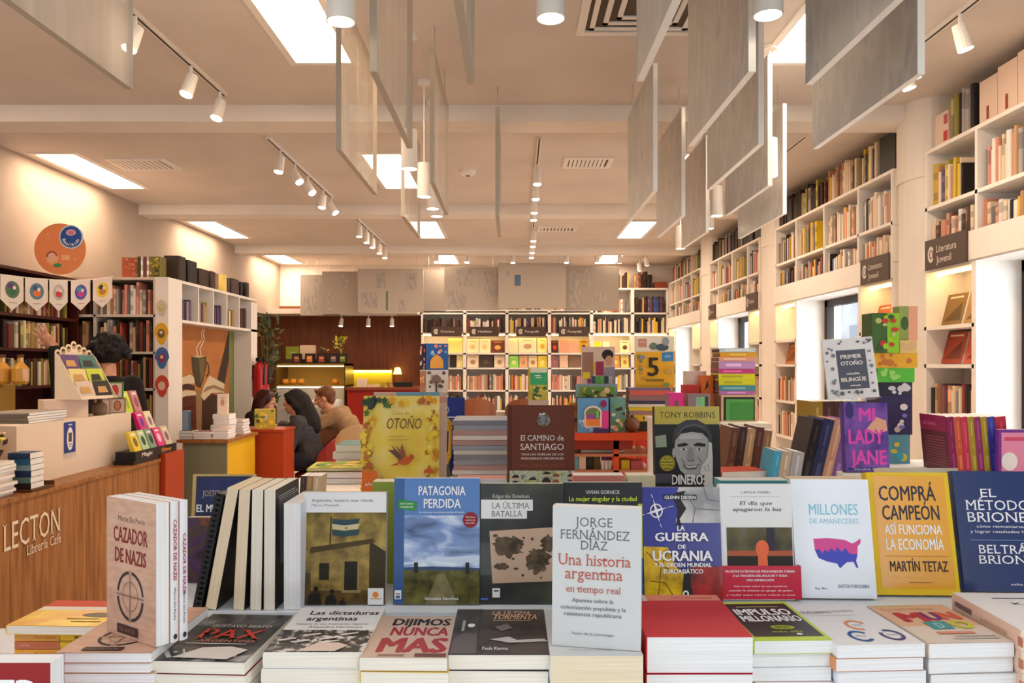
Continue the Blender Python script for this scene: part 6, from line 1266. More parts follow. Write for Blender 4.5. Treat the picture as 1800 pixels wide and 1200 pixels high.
gamebox('red carton behind the grey striped carton', .08, .05, .17, cx_(1216, 3.68), 3.69, 1.1805, 0, (206, 60, 50), name='toy_carton')
gamebox('orange carton with a black figure beside the tower of games', .06, .05, .215, cx_(1243, 3.7), 3.70, 1.1805, 0, (236, 120, 40), art=Art(.06, .215, (0, 0, 20, 60)).poly([(6, 20), (10, 6), (15, 20), (12, 14)], mat((40, 40, 30))), name='toy_carton')
# tower of green and dark boxes
x = cx_(1575, 3.3); z = ZSTEP+.0005
for w, h, c, sc, l, cols in ((.12, .125, (90, 150, 170), (110, 110, 110), 'grey blue carton with a teal top', ((60, 170, 190), (220, 200, 60))), (.14, .17, (44, 32, 84), (30, 24, 60), 'dark violet carton with pale pictures', ((200, 180, 170), (120, 110, 190), (230, 220, 214))), (.14, .055, (30, 32, 56), (20, 20, 40), 'midnight blue carton with white letters', ((214, 214, 220),)), (.16, .062, (90, 196, 60), (70, 120, 40), 'bright green carton', ((160, 226, 110),)), (.185, .064, (240, 182, 40), (214, 90, 40), 'orange yellow carton', ((206, 120, 50),)), (.075, .055, (240, 206, 130), (200, 170, 110), 'pale yellow carton', ((230, 190, 140),))):
    a = blobs(Art(w, h, (0, 0, 100*w/.15, 100*h/.15)), rg, 7, cols, 5, 12)
    gamebox(l+' in the tall tower beside the window', w, .12, h-.001, x+(.054 if l.startswith('pale') else 0), 3.3, z, 0, c, sc, art=a, name='toy_carton'); z += h
z -= .055; D = 3.29
gamebox('leafy green carton with a red bird crowning the tower, wider one', .115, .1, .17, cx_(1557, D), D, z+.0005, 0, (70, 110, 50), (50, 80, 30), art=blobs(Art(.115, .17, (0, 0, 40, 60)).rect(22, 0, 40, 60, mat((150, 210, 40))), rg, 16, [(170, 220, 40), (60, 90, 40), (206, 60, 50), (200, 200, 120)], 3, 6), name='toy_carton')
gamebox('narrow green and pink carton behind the leafy one on the tower', .08, .06, .15, cx_(1592, 3.36)+.012, 3.36, z+.0555, 0, (150, 170, 90), (120, 140, 60), art=Art(.08, .15, (0, 0, 20, 40)).rect(10, 0, 20, 40, mat((236, 170, 140))).ell(6, 20, 4, 8, mat((60, 100, 40))), name='toy_carton')
# acrylic notice
a = Art(.2, .25, (0, 0, 100, 125)); a.rect(0, 0, 100, 125, mat((236, 240, 246), .3)); dk = mat((84, 90, 110), .4); a.rect(25, 24, 84, 106, dk)
for k, (s, w_) in enumerate((('PRIMER', 42), ('OTOÑO', 44), ('consulta', 26), ('BILINGÜE', 50))): a.text(s, 54, 42+k*14+(6 if k > 1 else 0), 8 if k != 2 else 5, LTX, w_, bold=.03)
a.rect(46, 98, 66, 100, LTX); blobs(a, rg, 14, [(90, 100, 110), (130, 140, 150)], 2, 4, (3, 3, 24, 122)); blobs(a, rg, 9, [(90, 100, 110), (130, 140, 150)], 2, 4, (85, 3, 99, 122)); blobs(a, rg, 6, [(100, 110, 120)], 2, 4, (20, 3, 90, 22)); blobs(a, rg, 6, [(100, 110, 120)], 2, 5, (20, 108, 90, 123))
q = Vector((P(1457, 706, 3.17).x, 3.17, ZSTEP+.2765)); t = thing('notice_stand', 'white notice with a grey panel in a clear stand on the rear spines', 'sign', q, (math.radians(-9), math.radians(-4), math.radians(-6)))
mb = MB().box((0, 0, .005), (.2, .004, .255), mat((236, 240, 246), .3)); a.put(mb, Matrix.Translation((0, 0, .005)), .0004); mb.build('sheet', t, world=False)
MB().box((-.004, .0045, .004), (.204, .007, .259), M_ACRYL).build('holder', t, world=False); MB().box((0, -.02, .0), (.2, .07, .004), M_ACRYL).build('foot', t, world=False)
# tower of tins behind the autumn book
D = 4.5; t = thing('display_pedestal', 'white pedestal under the tower of tins and cartons', 'pedestal', (-.47, 4.6, 0)); B((-.62, 4.48, 0), (-.34, 4.75, 1.10), M_WHITE).build('body', t); B((-.63, 4.47, 1.10), (-.33, 4.76, 1.12), M_WHITE).build('top_board', t)
z = 1.1205
for k, (h, c, sc, l, cols) in enumerate(((.142, (230, 222, 206), (200, 190, 170), 'white lettered carton at the foot of the tin tower', ((60, 60, 50), (110, 120, 60), (150, 110, 70))), (.155, (226, 220, 214), (160, 130, 110), 'white tin with brown tree pictures in the tin tower', ((120, 100, 90), (90, 80, 80), (160, 150, 150))), (.155, (40, 96, 170), (30, 24, 70), 'blue carton with an orange dome crowning the tin tower', ((230, 150, 120), (200, 220, 230), (226, 90, 50), (120, 180, 220))))):
    a = Art(.14, h, (0, 0, 100, 110)); blobs(a, rg, 14, cols, 5, 11)
    if k == 2: a.ell(46, 84, 30, 34, mat((240, 170, 70)), 16, 0, PI).rect(16, 84, 76, 104, mat((240, 170, 70)))
    if k == 1: a.ell(44, 40, 22, 18, mat((130, 110, 100))).rect(40, 50, 48, 96, mat((90, 80, 76))).rect(0, 96, 100, 104, mat((80, 90, 100)))
    if k == 0: a.text('CUENTOS', 50, 40, 14, mat((70, 70, 60)), 70, slant=.2)
    b = Art(.10, h, (0, 0, 70, 110)); blobs(b, rg, 10, ((206, 90, 60), (230, 160, 90), (230, 210, 190)) if k else cols, 6, 12)
    gamebox(l, .14, .10, h-.001, -.44, 4.52, z, 28, c, sc, art=a, sart=b, name='toy_carton'); z += h

# ================================================================ chairs and people
def chair(label, x, y, rz, c, ztop=.84, zs=.40):
    t = thing('tub_chair', label, 'chair', (x, y, 0), (0, 0, math.radians(rz))); m = mat(c, .5)
    MB().lathe([(.18, zs-.06), (.23, zs-.04), (.23, zs), (.19, zs+.02)], (0, 0, 0), m, 24).build('seat', t, world=False)
    n = 14; mb = MB(); vs = []; fs = []
    for k in range(n+1):
        a = PI*(-.06+1.12*k/n); h = zs+.06+(ztop-zs-.06)*(math.sin(PI*k/n)**.5); 
        for r, z in ((.215, zs-.02), (.245, zs-.02), (.265, h), (.235, h)): vs.append((r*math.cos(a), r*math.sin(a), z))
    for k in range(n):
        for j in range(4): fs.append((k*4+j, (k+1)*4+j, (k+1)*4+(j+1) % 4, k*4+(j+1) % 4))
    fs += [(0, 1, 2, 3), (n*4+3, n*4+2, n*4+1, n*4)]
    mb.add(vs, fs, m).build('backrest', t, world=False, smooth=False)
    for sx in (-1, 1):
        for sy in (-1, 1): MB().tube((sx*.13, sy*.13, zs-.05), (sx*.19, sy*.19, 0), .016, mat((60, 40, 30)), .011, 8).build('leg', t, world=False)
    return t
chair('dark red tub chair under the long haired woman in grey', -1.86, 7.42, -80, (140, 30, 16), .80)
chair('red chair under the person in the beige jumper', -1.68, 8.36, -80, (120, 26, 16), .78)
chair('beige upholstered tub chair beside the autumn picture book', -1.25, 6.6, 180, (206, 176, 136), .95)
chair('dark chair under the dark haired person by the cafe', -2.72, 8.05, 90, (60, 30, 24), .8)
chair('red tub chair behind the teal carton and the pile of games', .96, 5.9, 180, (190, 30, 24), 1.0, .6)
chair('brown wooden tub chair before the third bookcase of the back wall', -.48, 10.4, 180, (140, 84, 54), 1.0, .6)
chair('brown wooden tub chair half hidden by the tall green leafy carton', .17, 10.3, 180, (130, 74, 50), 1.0, .6)
t = thing('cafe_table', 'small round cafe table between the seated people', 'table', (-2.30, 7.74, 0))
MB().lathe([(.30, .685), (.30, .705), (.29, .71)], (0, 0, 0), mat((150, 100, 60)), 28).build('table_top', t, world=False); MB().tube((0, 0, .02), (0, 0, .685), .03, M_BLACK).build('column', t, world=False); MB().lathe([(.13, 0), (.13, .015), (.03, .03)], (0, 0, 0), M_BLACK).build('base', t, world=False)

def fuse(mb, name, parent, m, vox=.012, it=6):
    o = mb.build(name, parent, world=True, smooth=True); o.data.materials.clear(); o.data.materials.append(m)
    o.data.polygons.foreach_set('material_index', [0]*len(o.data.polygons))
    r = o.modifiers.new('skin', 'REMESH'); r.mode = 'VOXEL'; r.voxel_size = vox; r.use_smooth_shade = True
    s = o.modifiers.new('smooth', 'SMOOTH'); s.factor = .5; s.iterations = it
    return o
SKIN = noisy('skin', [(.4, (206, 150, 120)), (.6, (220, 166, 136))], 30, rough=.55)
def head(mb, c, f, m, s=1.0):
    """Skull, jaw, nose, lips and ears looking along f."""
    f = Vector(f).normalized(); r = Vector((f.y, -f.x, 0)).normalized(); u = r.cross(f).normalized()
    T = Matrix((f, r, u)).transposed(); c = Vector(c); A = lambda a, b, d: c+(f*a+r*b+u*d)*s
    mb.ball(A(-.012, 0, .025), (.098*s, .076*s, .094*s), m, 18, 12, T)
    mb.ball(A(.028, 0, -.05), (.058*s, .052*s, .066*s), m, 14, 9, T)
    mb.ball(A(.052, 0, -.092), (.024*s, .026*s, .02*s), m, 10, 7, T)
    mb.chain([A(.082, 0, .018), A(.104, 0, -.026)], [.009*s, .014*s], m, 8)
    mb.ball(A(.078, 0, -.055), (.014*s, .024*s, .006*s), m, 8, 6, T).ball(A(.076, 0, -.066), (.013*s, .021*s, .007*s), m, 8, 6, T)
    mb.ball(A(.072, 0, .03), (.014*s, .05*s, .012*s), m, 10, 6, T)
    for q in (-1, 1): mb.ball(A(-.008, q*.078, -.012), (.020*s, .010*s, .032*s), m, 8, 6, T)
    mb.chain([A(-.025, 0, -.06), A(-.035, 0, -.155)], [.052*s, .058*s], m, 12)
    return A, T
def face(A, T, parent, s=1.0):
    for q in (-1, 1):
        e = MB().ball(A(.070, q*.031, .006), (.0125*s,)*3, mat((236, 232, 226), .3), 10, 7); e.ball(A(.079, q*.031, .005), (.005*s,)*3, mat((40, 26, 20), .3), 8, 6); e.build('eye', parent)
        MB().chain([A(.080, q*.016, .028), A(.078, q*.034, .032), A(.066, q*.050, .026)], [.0035*s]*3, mat((40, 28, 22)), 6).build('eyebrow', parent)
    MB().chain([A(.083, -.018, -.060), A(.090, 0, -.060), A(.083, .018, -.060)], [.004*s, .006*s, .004*s], mat((170, 90, 80)), 7).build('lips', parent)
def hand(mb, w, d, n, m, spread=.3, curl=.3, s=1.0):
    """Palm and five fingers from the wrist w along d; n is the back of the hand."""
    w = Vector(w); d = Vector(d).normalized(); n = Vector(n); n = (n-d*n.dot(d)).normalized(); r = d.cross(n)
    T = Matrix((d, r, n)).transposed()
    mb.ball(w+d*.05*s, (.052*s, .04*s, .015*s), m, 12, 8, T)
    for k, (o, L) in enumerate(((-.028, .062), (-.010, .074), (.010, .070), (.027, .056))):
        a = spread*(k-1.5)/1.5; q = w+d*.085*s+r*o*s; dd = (d*math.cos(a)+r*math.sin(a))
        p = [q-dd*.02*s, q+dd*L*.45*s-n*curl*.010*s, q+dd*L*.78*s-n*curl*.028*s, q+dd*L*s-n*curl*.052*s]
        mb.chain(p, [.0095*s, .009*s, .008*s, .0068*s], m, 8)
    t0 = w+d*.025*s-r*.03*s; td = (d*.6-r*.8-n*.25).normalized()
    mb.chain([t0, t0+td*.032*s, t0+(td+d*.35).normalized()*.066*s], [.0125*s, .011*s, .0085*s], m, 8)
def torso(mb, pel, wai, che, nek, m, up, g=0.0, k=1.0):
    """Pelvis to shoulders as broad lofts; up is the shoulder axis."""
    ax = Vector(up).normalized()
    for p, w, d in ((pel, .15, .115), (wai, .125, .095), (che, .155, .105)):
        pass
    pts = [Vector(pel), Vector(wai), Vector(che), Vector(nek)-Vector((0, 0, .05))]
    W = [(.16, .12), (.14, .105), (.165, .115), (.13, .075)]
    for i in range(3):
        for j in range(5):
            q = j/5; p = pts[i].lerp(pts[i+1], q); w = W[i][0]*(1-q)+W[i+1][0]*q; d = W[i][1]*(1-q)+W[i+1][1]*q
            z = (pts[i+1]-pts[i]).normalized(); y = z.cross(ax).normalized(); T = Matrix((ax, y, z)).transposed()
            mb.ball(p, ((w+g)*k, (d+g)*k, .07), m, 14, 8, T)
def seated(label, hd, f, pel, che, hair_cb, cloth, trous, ax, arms, legs, skin=SKIN, name='person'):
    name_up = True; base = Vector((pel[0], pel[1], 0)); t = thing(name, label, 'person', base)
    hd = Vector(hd); pel = Vector(pel); che = Vector(che); wai = pel.lerp(che, .45)+Vector((0, 0, -.01)); fv = Vector(f).normalized(); nek = hd-fv*.03+Vector((0, 0, -.155)); ax = Vector(ax).normalized()
    mb = MB(); A, T = head(mb, hd, f, skin); torso(mb, pel, wai, che, nek, skin, ax)
    for sh, el, wr, hn, nn in arms:
        wr = Vector(wr); mb.chain([sh, el, wr], [.048, .038, .028], skin, 10); hand(mb, wr, hn, nn, skin, .5 if name_up and wr.z > 1.5 else .25, .2 if name_up and wr.z > 1.5 else .9, 1.12 if name_up and wr.z > 1.5 else 1)
    for hp, kn, an, ft in legs: mb.chain([hp, kn, an], [.085, .058, .042], skin, 10); mb.chain([an, ft], [.04, .03], skin, 8)
    fuse(mb, 'body', t, skin, .008, 3); face(A, T, t)
    c = MB(); torso(c, pel, wai, che, nek, skin, ax, .02)
    for sh, el, wr, hn, nn in arms: c.chain([che.lerp(Vector(sh), .5), sh, el, Vector(wr)-(Vector(wr)-Vector(el))*.06], [.075, .078, .058, .042], skin, 12)
    c.ball(nek+Vector((0, 0, .0)), (.075, .075, .045), skin, 14, 8)
    fuse(c, 'jumper', t, cloth, .014, 7)
    p = MB()
    for hp, kn, an, ft in legs: p.chain([hp, kn, an], [.105, .078, .058], skin, 12)
    p.ball(pel, (.17, .16, .11), skin); fuse(p, 'trousers', t, trous, .016, 5)
    for hp, kn, an, ft in legs:
        s = MB(); s.chain([Vector(an)+Vector((0, 0, -.02)), Vector(ft)], [.05, .042], skin, 10); fuse(s, 'shoe', t, mat((40, 34, 32), .4), .012, 3)
    hair_cb(t, A, T); return t
def hair_mesh(t, mb, c, vox=.012, it=3):
    return fuse(mb, 'hair', t, c, vox, it)
BLK = noisy('black_hair', [(.4, (14, 11, 11)), (.6, (30, 24, 22))], 60, (1, 1, .2), rough=.75)
BRN = noisy('brown_hair', [(.4, (92, 52, 26)), (.6, (130, 78, 40))], 60, (1, 1, .2), rough=.45)
AUB = noisy('auburn_hair', [(.4, (48, 16, 12)), (.6, (72, 26, 18))], 60, (1, 1, .2), rough=.45)
K0 = SKIN
def hair_long(t, A, T):
    mb = MB(); mb.ball(A(-.022, 0, .034), (.105, .088, .098), K0, 18, 12, T); mb.ball(A(-.06, 0, -.02), (.075, .088, .10), K0, 14, 9, T)
    mb.chain([A(-.08, 0, .02), A(-.13, 0, -.10), A(-.17, 0, -.20), A(-.19, 0, -.25)], [.08, .085, .088, .07], K0, 14)
    mb.chain([A(-.07, .03, 0), A(-.10, .05, -.14), A(-.14, .06, -.24)], [.06, .06, .05], K0, 12); mb.chain([A(-.07, -.03, 0), A(-.10, -.05, -.14), A(-.14, -.06, -.24)], [.06, .06, .05], K0, 12)
    mb.chain([A(.05, -.05, .07), A(.0, -.078, .03), A(-.05, -.08, -.04)], [.03, .03, .04], K0, 8); mb.chain([A(.05, .05, .07), A(.0, .078, .03), A(-.05, .08, -.04)], [.03, .03, .04], K0, 8)
    hair_mesh(t, mb, BLK)
def hair_short(t, A, T):
    mb = MB(); mb.ball(A(-.025, 0, .042), (.106, .087, .09), K0, 18, 12, T); mb.ball(A(-.07, 0, -.02), (.05, .072, .065), K0, 14, 9, T)
    mb.chain([A(.06, -.04, .075), A(.075, 0, .085), A(.06, .04, .075)], [.022, .026, .022], K0, 9); hair_mesh(t, mb, BRN)
def hair_bob(t, A, T):
    mb = MB(); mb.ball(A(-.022, 0, .036), (.106, .090, .097), K0, 18, 12, T)
    for q in (-1, 1): mb.chain([A(.03, q*.05, .08), A(-.02, q*.085, 0), A(-.04, q*.09, -.11), A(-.05, q*.08, -.17)], [.03, .036, .042, .035], K0, 10)
    mb.chain([A(-.07, 0, 0), A(-.09, 0, -.16)], [.075, .07], K0, 12); hair_mesh(t, mb, AUB)
GREYJ = noisy('grey_jacket_cloth', [(.35, (54, 52, 56)), (.65, (74, 72, 76))], 60, rough=.85); BEI = noisy('beige_knit', [(.35, (150, 118, 84)), (.65, (176, 142, 104))], 60, rough=.9); BLKC = noisy('black_cloth', [(.35, (20, 14, 16)), (.65, (32, 24, 26))], 60, rough=.9)
NAVY = mat((40, 40, 54), .85)
seated('long haired woman in a grey jacket seated with her back half turned', (-2.10, 7.4, 1.085), (-1, .12, -.05), (-1.94, 7.42, .54), (-2.00, 7.41, .86), hair_long, GREYJ, NAVY, (0, 1, 0),
       [((-2.02, 7.24, .90), (-2.09, 7.20, .66), (-2.27, 7.40, .80), (-.9, .4, .1), (0, 0, 1)), ((-2.02, 7.58, .90), (-2.13, 7.62, .80), (-2.31, 7.64, .84), (-1, .1, .05), (0, 0, 1))],
       [((-1.97, 7.32, .53), (-2.31, 7.30, .52), (-2.29, 7.28, .09), (-2.43, 7.27, .045)), ((-1.97, 7.52, .53), (-2.29, 7.55, .52), (-2.23, 7.55, .09), (-2.37, 7.55, .045))])
seated('short haired person in a beige jumper leaning forward, hand at the chin', (-2.03, 8.3, 1.09), (-1, -.05, -.12), (-1.66, 8.36, .54), (-1.82, 8.33, .86), hair_short, BEI, NAVY, (0, 1, 0),
       [((-1.86, 8.16, .92), (-2.12, 8.10, .775), (-2.16, 8.20, .93), (.35, .35, 1), (-1, 0, .2)), ((-1.86, 8.50, .92), (-2.02, 8.52, .76), (-2.20, 8.36, .81), (-1, -.4, 0), (0, 0, 1))],
       [((-1.7, 8.26, .53), (-2.02, 8.24, .52), (-1.98, 8.24, .09), (-2.12, 8.24, .045)), ((-1.7, 8.46, .53), (-2.02, 8.48, .52), (-1.98, 8.48, .09), (-2.12, 8.48, .045))])
seated('dark haired person in black facing the others across the table', (-2.56, 8.01, 1.06), (1, -.1, -.1), (-2.72, 8.06, .54), (-2.68, 8.04, .85), hair_bob, BLKC, NAVY, (0, -1, 0),
       [((-2.66, 7.86, .90), (-2.60, 7.76, .80), (-2.40, 7.78, .815), (1, -.1, 0), (0, 0, 1)), ((-2.66, 8.22, .90), (-2.56, 8.22, .68), (-2.38, 7.98, .815), (1, -.6, 0), (0, 0, 1))],
       [((-2.68, 7.96, .53), (-2.40, 7.92, .52), (-2.46, 7.96, .09), (-2.32, 7.96, .045)), ((-2.68, 8.16, .53), (-2.38, 8.18, .52), (-2.42, 8.18, .09), (-2.28, 8.18, .045))])
# the person behind the checkout with one arm raised
def hair_curly(t, A, T):
    mb = MB(); rr = random.Random(3); mb.ball(A(-.02, 0, .05), (.125, .115, .105), K0, 18, 12, T)
    for k in range(150):
        a, b = rr.uniform(0, 2*PI), rr.uniform(-.3, 1.4); d = Vector((math.cos(a)*math.cos(b), math.sin(a)*math.cos(b), math.sin(b)))
        if d.x > .55 and d.z < .4: continue
        w_ = rr.uniform(.118, .15); mb.ball(A(-.02+d.x*w_, d.y*w_*.95, .03+d.z*w_*.95), (rr.uniform(.012, .024),)*3, K0, 7, 5)
    hair_mesh(t, mb, BLK, .008, 0)
hx = P(190, 618, 5.45); W0 = P(95, 608, 5.32)
seated('curly dark haired person behind the checkout reaching up with a bare hand', (hx.x, 5.45, 1.50), (-.5, 1, 0), (-2.9, 5.5, .92), (-2.9, 5.48, 1.24), hair_curly, BLKC, BLKC, (1, .4, 0),
       [((-3.06, 5.42, 1.30), (-3.15, 5.36, 1.22), W0, (P(66, 577, 5.28)-W0), (-.3, -1, 0)), ((-2.74, 5.54, 1.30), (-2.68, 5.56, 1.05), (-2.72, 5.42, .92), (-.3, -.6, -.4), (0, 0, 1))],
       [((-2.97, 5.48, .9), (-2.97, 5.46, .49), (-2.98, 5.5, .09), (-3.02, 5.62, .045)), ((-2.83, 5.52, .9), (-2.82, 5.5, .49), (-2.82, 5.54, .09), (-2.86, 5.66, .045))])
# ================================================================ books on the shelves
PALS = {
 'brown': [(92, 56, 40), (74, 42, 32), (110, 70, 50)], 'dark brown': [(50, 32, 24), (60, 38, 30)], 'black': [(30, 27, 27), (40, 36, 36)], 'cream': [(232, 214, 186), (224, 204, 176)], 'white': [(236, 230, 222), (226, 222, 216)],
 'grey': [(140, 134, 130), (170, 164, 160), (110, 106, 104)], 'tan': [(196, 152, 112), (180, 136, 100)], 'red': [(132, 50, 40), (150, 62, 50)], 'orange': [(206, 116, 60), (216, 136, 76)], 'yellow': [(226, 190, 40), (214, 180, 60)],
 'olive': [(140, 130, 50), (160, 150, 70)], 'green': [(70, 110, 60), (90, 140, 90)], 'blue': [(56, 76, 140), (70, 100, 160)], 'teal': [(60, 130, 140), (80, 150, 150)], 'purple': [(98, 78, 104), (84, 66, 92)], 'pink': [(206, 130, 130), (220, 150, 140)], 'salmon': [(214, 150, 120), (206, 136, 110)]}
def unit(band):
    mb = MB(); c = .12
    s0, s1, s2 = mat((200, 200, 200)), M_PAGEW, mat((201, 200, 200)); mb.slot(s0); mb.slot(s1); mb.slot(s2)
    mb.add([(0, c*.4, 0), (.12, 0, 0), (.88, 0, 0), (1, c*.4, 0), (1, 1, 0), (0, 1, 0)], [(5, 4, 3, 2, 1, 0)], s0)
    fr = [(0, c*.4), (.12, 0), (.88, 0), (1, c*.4)]
    zs = [0, 1] if not band else [0, .14, .32, .62, .80, 1] if band == 1 else [0, .55, .9, 1]
    for k, (za, zb) in enumerate(zip(zs, zs[1:])):
        m = s2 if band and k % 2 == 1 else s0
        for (xa, ya), (xb, yb) in zip(fr, fr[1:]): mb.add([(xa, ya, za), (xb, yb, za), (xb, yb, zb), (xa, ya, zb)], [(0, 1, 2, 3)], m)
    mb.add([(0, .05, 0), (0, 1, 0), (0, 1, 1), (0, .05, 1)], [(1, 0, 3, 2)], s0).add([(1, .05, 0), (1, 1, 0), (1, 1, 1), (1, .05, 1)], [(0, 1, 2, 3)], s0)
    mb.add([(0, 1, 0), (1, 1, 0), (1, 1, 1), (0, 1, 1)], [(1, 0, 3, 2)], s1)
    mb.add([(.05, .08, .985), (.95, .08, .985), (.95, .99, .985), (.05, .99, .985)], [(0, 1, 2, 3)], s1)
    mb.add([(0, c*.4, 1), (.12, 0, 1), (.88, 0, 1), (1, c*.4, 1), (1, 1, 1), (.95, 1, 1), (.95, .08, 1), (.05, .08, 1), (.05, 1, 1), (0, 1, 1)], [(0, 1, 2, 3, 4, 5, 6, 7, 8, 9)], s0)
    o = mb.build('book', None); me = o.data; bpy.data.objects.remove(o); return me
UNIT = [unit(0), unit(1), unit(2)]
SPECS = []
def row(where, start, length, z, rz, pal, seed, h=(.19, .25), t=(.014, .034), d=.15, fill=.92, gap_end=True, maxh=.3, setback=.02, end='left'):
    """A row of upright books; start is the front corner at its left end, rz turns the spines from -y."""
    rg = random.Random(seed); x = rg.uniform(.004, .02); n = 0; R = Matrix.Rotation(math.radians(rz), 4, 'Z')
    per = {}
    while True:
        w = rg.uniform(*t)*(1.5 if rg.random() < .08 else 1); hh = min(maxh, rg.uniform(*h))
        if x+w > length*fill: break
        if rg.random() < .05: x += rg.uniform(.01, .05); continue
        nm = rg.choices(list(pal), list(pal.values()))[0]; c = rg.choice(PALS[nm]); n += 1
        pos = Vector(start)+R @ Vector((x, setback+rg.uniform(0, .012), 0)); pos.z = z+.0005
        lean = 0
        SPECS.append(dict(pos=pos, rz=rz, dim=(w*.97, d*rg.uniform(.8, 1), hh), c=c, nm=nm, band=rg.choice((0, 0, 0, 1, 2)), n=n, where=where, end=end)); x += w+.0008
MIX = {'brown': 3, 'dark brown': 2, 'black': 2, 'cream': 4, 'white': 3, 'grey': 3, 'tan': 3, 'red': 1, 'orange': 1, 'yellow': 1, 'green': 1, 'blue': 1, 'purple': 1, 'salmon': 2}
WARM = {'brown': 3, 'dark brown': 3, 'tan': 3, 'salmon': 2, 'cream': 2, 'grey': 2, 'red': 2, 'olive': 1, 'black': 1, 'orange': .6}
PALE = {'cream': 5, 'white': 4, 'tan': 2, 'grey': 2, 'salmon': 2, 'pink': 1, 'black': 1, 'blue': .6, 'yellow': .5}
DARK = {'dark brown': 4, 'black': 4, 'brown': 3, 'grey': 1, 'olive': 1}
YELW = {'yellow': 3, 'olive': 2, 'purple': 1, 'grey': 1, 'tan': 2, 'cream': 2, 'black': 1}
COLR = {'orange': .7, 'red': .8, 'yellow': .6, 'salmon': 2, 'cream': 4, 'white': 2, 'tan': 3, 'grey': 2.5, 'green': .6, 'pink': 1.5, 'brown': 1}
# right wall, high bookcases; left end of each row is its far end
bays = ['first bay', 'second bay', 'third bay', 'corner bay']
PT = [[(2.34, 4.73, PALE)], [(5.42, 5.76, YELW), (5.76, 6.3, PALE), (6.3, 7.43, DARK)], [(8.17, 9.9, DARK)], [(10.67, 12.4, MIX)]]
sd = 100
for i, (a, b, up) in enumerate(BAY):
    for ya, yb, pal in PT[i][::-1]:
        sd += 1
        if i == 0: continue
        row('on top of the high bookcases, %s%s' % (bays[i], '' if len(PT[i]) == 1 else ', stretch by the ' + ('shop front' if ya < a+.4 else 'middle' if yb < b-.1 else 'back')), (XS, yb, 0), yb-ya, ZT, -90, pal, sd, (.19, .27), (.018, .05) if pal is DARK else (.016, .036), .17, .97, setback=.03)
    for k, (ya, yb) in enumerate(zip(up[:-1], up[1:])):
        cell = ('first', 'second', 'third', 'fourth')[k]
        if yb < 3.0: continue
        sd += 1; row('in the upper row, %s cell of the %s' % (cell, bays[i]), (XS, yb-.012, 0), yb-ya-.03, ZS[1], -90, (MIX, PALE, PALE, YELW)[(k+i) % 4], sd, (.19, .26), d=.17, fill=.9 if (k+i) % 3 else .7)
        sd += 1; row('in the lower row, %s cell of the %s' % (cell, bays[i]), (XS, yb-.012, 0), yb-ya-.03, ZS[0], -90, (MIX, COLR, PALE, MIX)[(k+i) % 4], sd, (.12, .19), d=.14, fill=.92, maxh=.22)
row('on top of the high bookcases, first bay beyond the white cartons', (XS, 4.52, 0), .26, ZT, -90, {'black': 2, 'purple': 1, 'olive': 1, 'cream': 1, 'grey': 2}, 77, (.22, .27), (.02, .035), .18, .98)
# niches
for i, (a, b) in enumerate(NICHE):
    nm = nn[i]
    row('on third shelf, narrow case '+nm, (XS, b-.02, 0), b-a-.04, 1.11, -90, ({'grey': 1, 'red': 1, 'black': 2, 'tan': 2, 'purple': 1, 'cream': 1}, PALE, COLR)[i % 3], 300+i, (.18, .23), (.018, .03), .15, .95)
    row('on second shelf, narrow case '+nm, (XS, b-.02, 0), b-a-.04, .78, -90, COLR, 320+i, (.18, .24), (.018, .03), .15, .95)
# back wall
bcol = [DARK, {'white': 3, 'red': 2, 'yellow': 1, 'black': 1, 'brown': 2, 'cream': 2}, {'cream': 3, 'yellow': 1, 'purple': 1, 'dark brown': 2, 'tan': 2}, MIX, {'cream': 3, 'purple': 1, 'black': 2, 'tan': 2}, {'cream': 2, 'dark brown': 2, 'black': 2, 'purple': 1, 'yellow': 1}]
for i in range(6):
    x0, x1 = XB[i]+.026, XB[i+1]-.026; L = x1-x0
    row('on fifth shelf, %s back bookcase from cafe' % ORD[i+1], (x0, YF, 0), L, 1.96, 0, bcol[i], 400+i, (.18, .26), (.018, .04), .16, .97)
    row('on third shelf, %s back bookcase from cafe' % ORD[i+1], (x0, YF, 0), L, 1.03, 0, COLR, 420+i, (.21, .26), (.018, .036), .16, .97)
    row('on second shelf, %s back bookcase from cafe' % ORD[i+1], (x0, YF, 0), L, .70, 0, COLR if i else DARK, 440+i, (.19, .25), (.018, .036), .16, .95)
    if i < 5: row('on sixth shelf, %s back bookcase from cafe' % ORD[i+1], (x0, YF, 0), L, 2.29 if i >= 4 else 2.34, 0, DARK if i < 2 else MIX, 460+i, (.18, .24), (.02, .04), .16, .95)
    else: row('on sixth shelf, %s back bookcase from cafe' % ORD[i+1], (x0, YF, 0), L, 2.29, 0, {'blue': 2, 'purple': 2, 'dark brown': 3, 'brown': 2, 'tan': 1}, 460+i, (.22, .28), (.02, .04), .16, .97)
    if i >= 4: row('on top of %s back bookcase from cafe' % ORD[i+1], (x0, YF, 0), L, 2.69, 0, {'dark brown': 3, 'brown': 2, 'yellow': 1, 'black': 2, 'tan': 1}, 480+i, (.2, .28), (.02, .04), .16, .6 if i == 5 else .95)
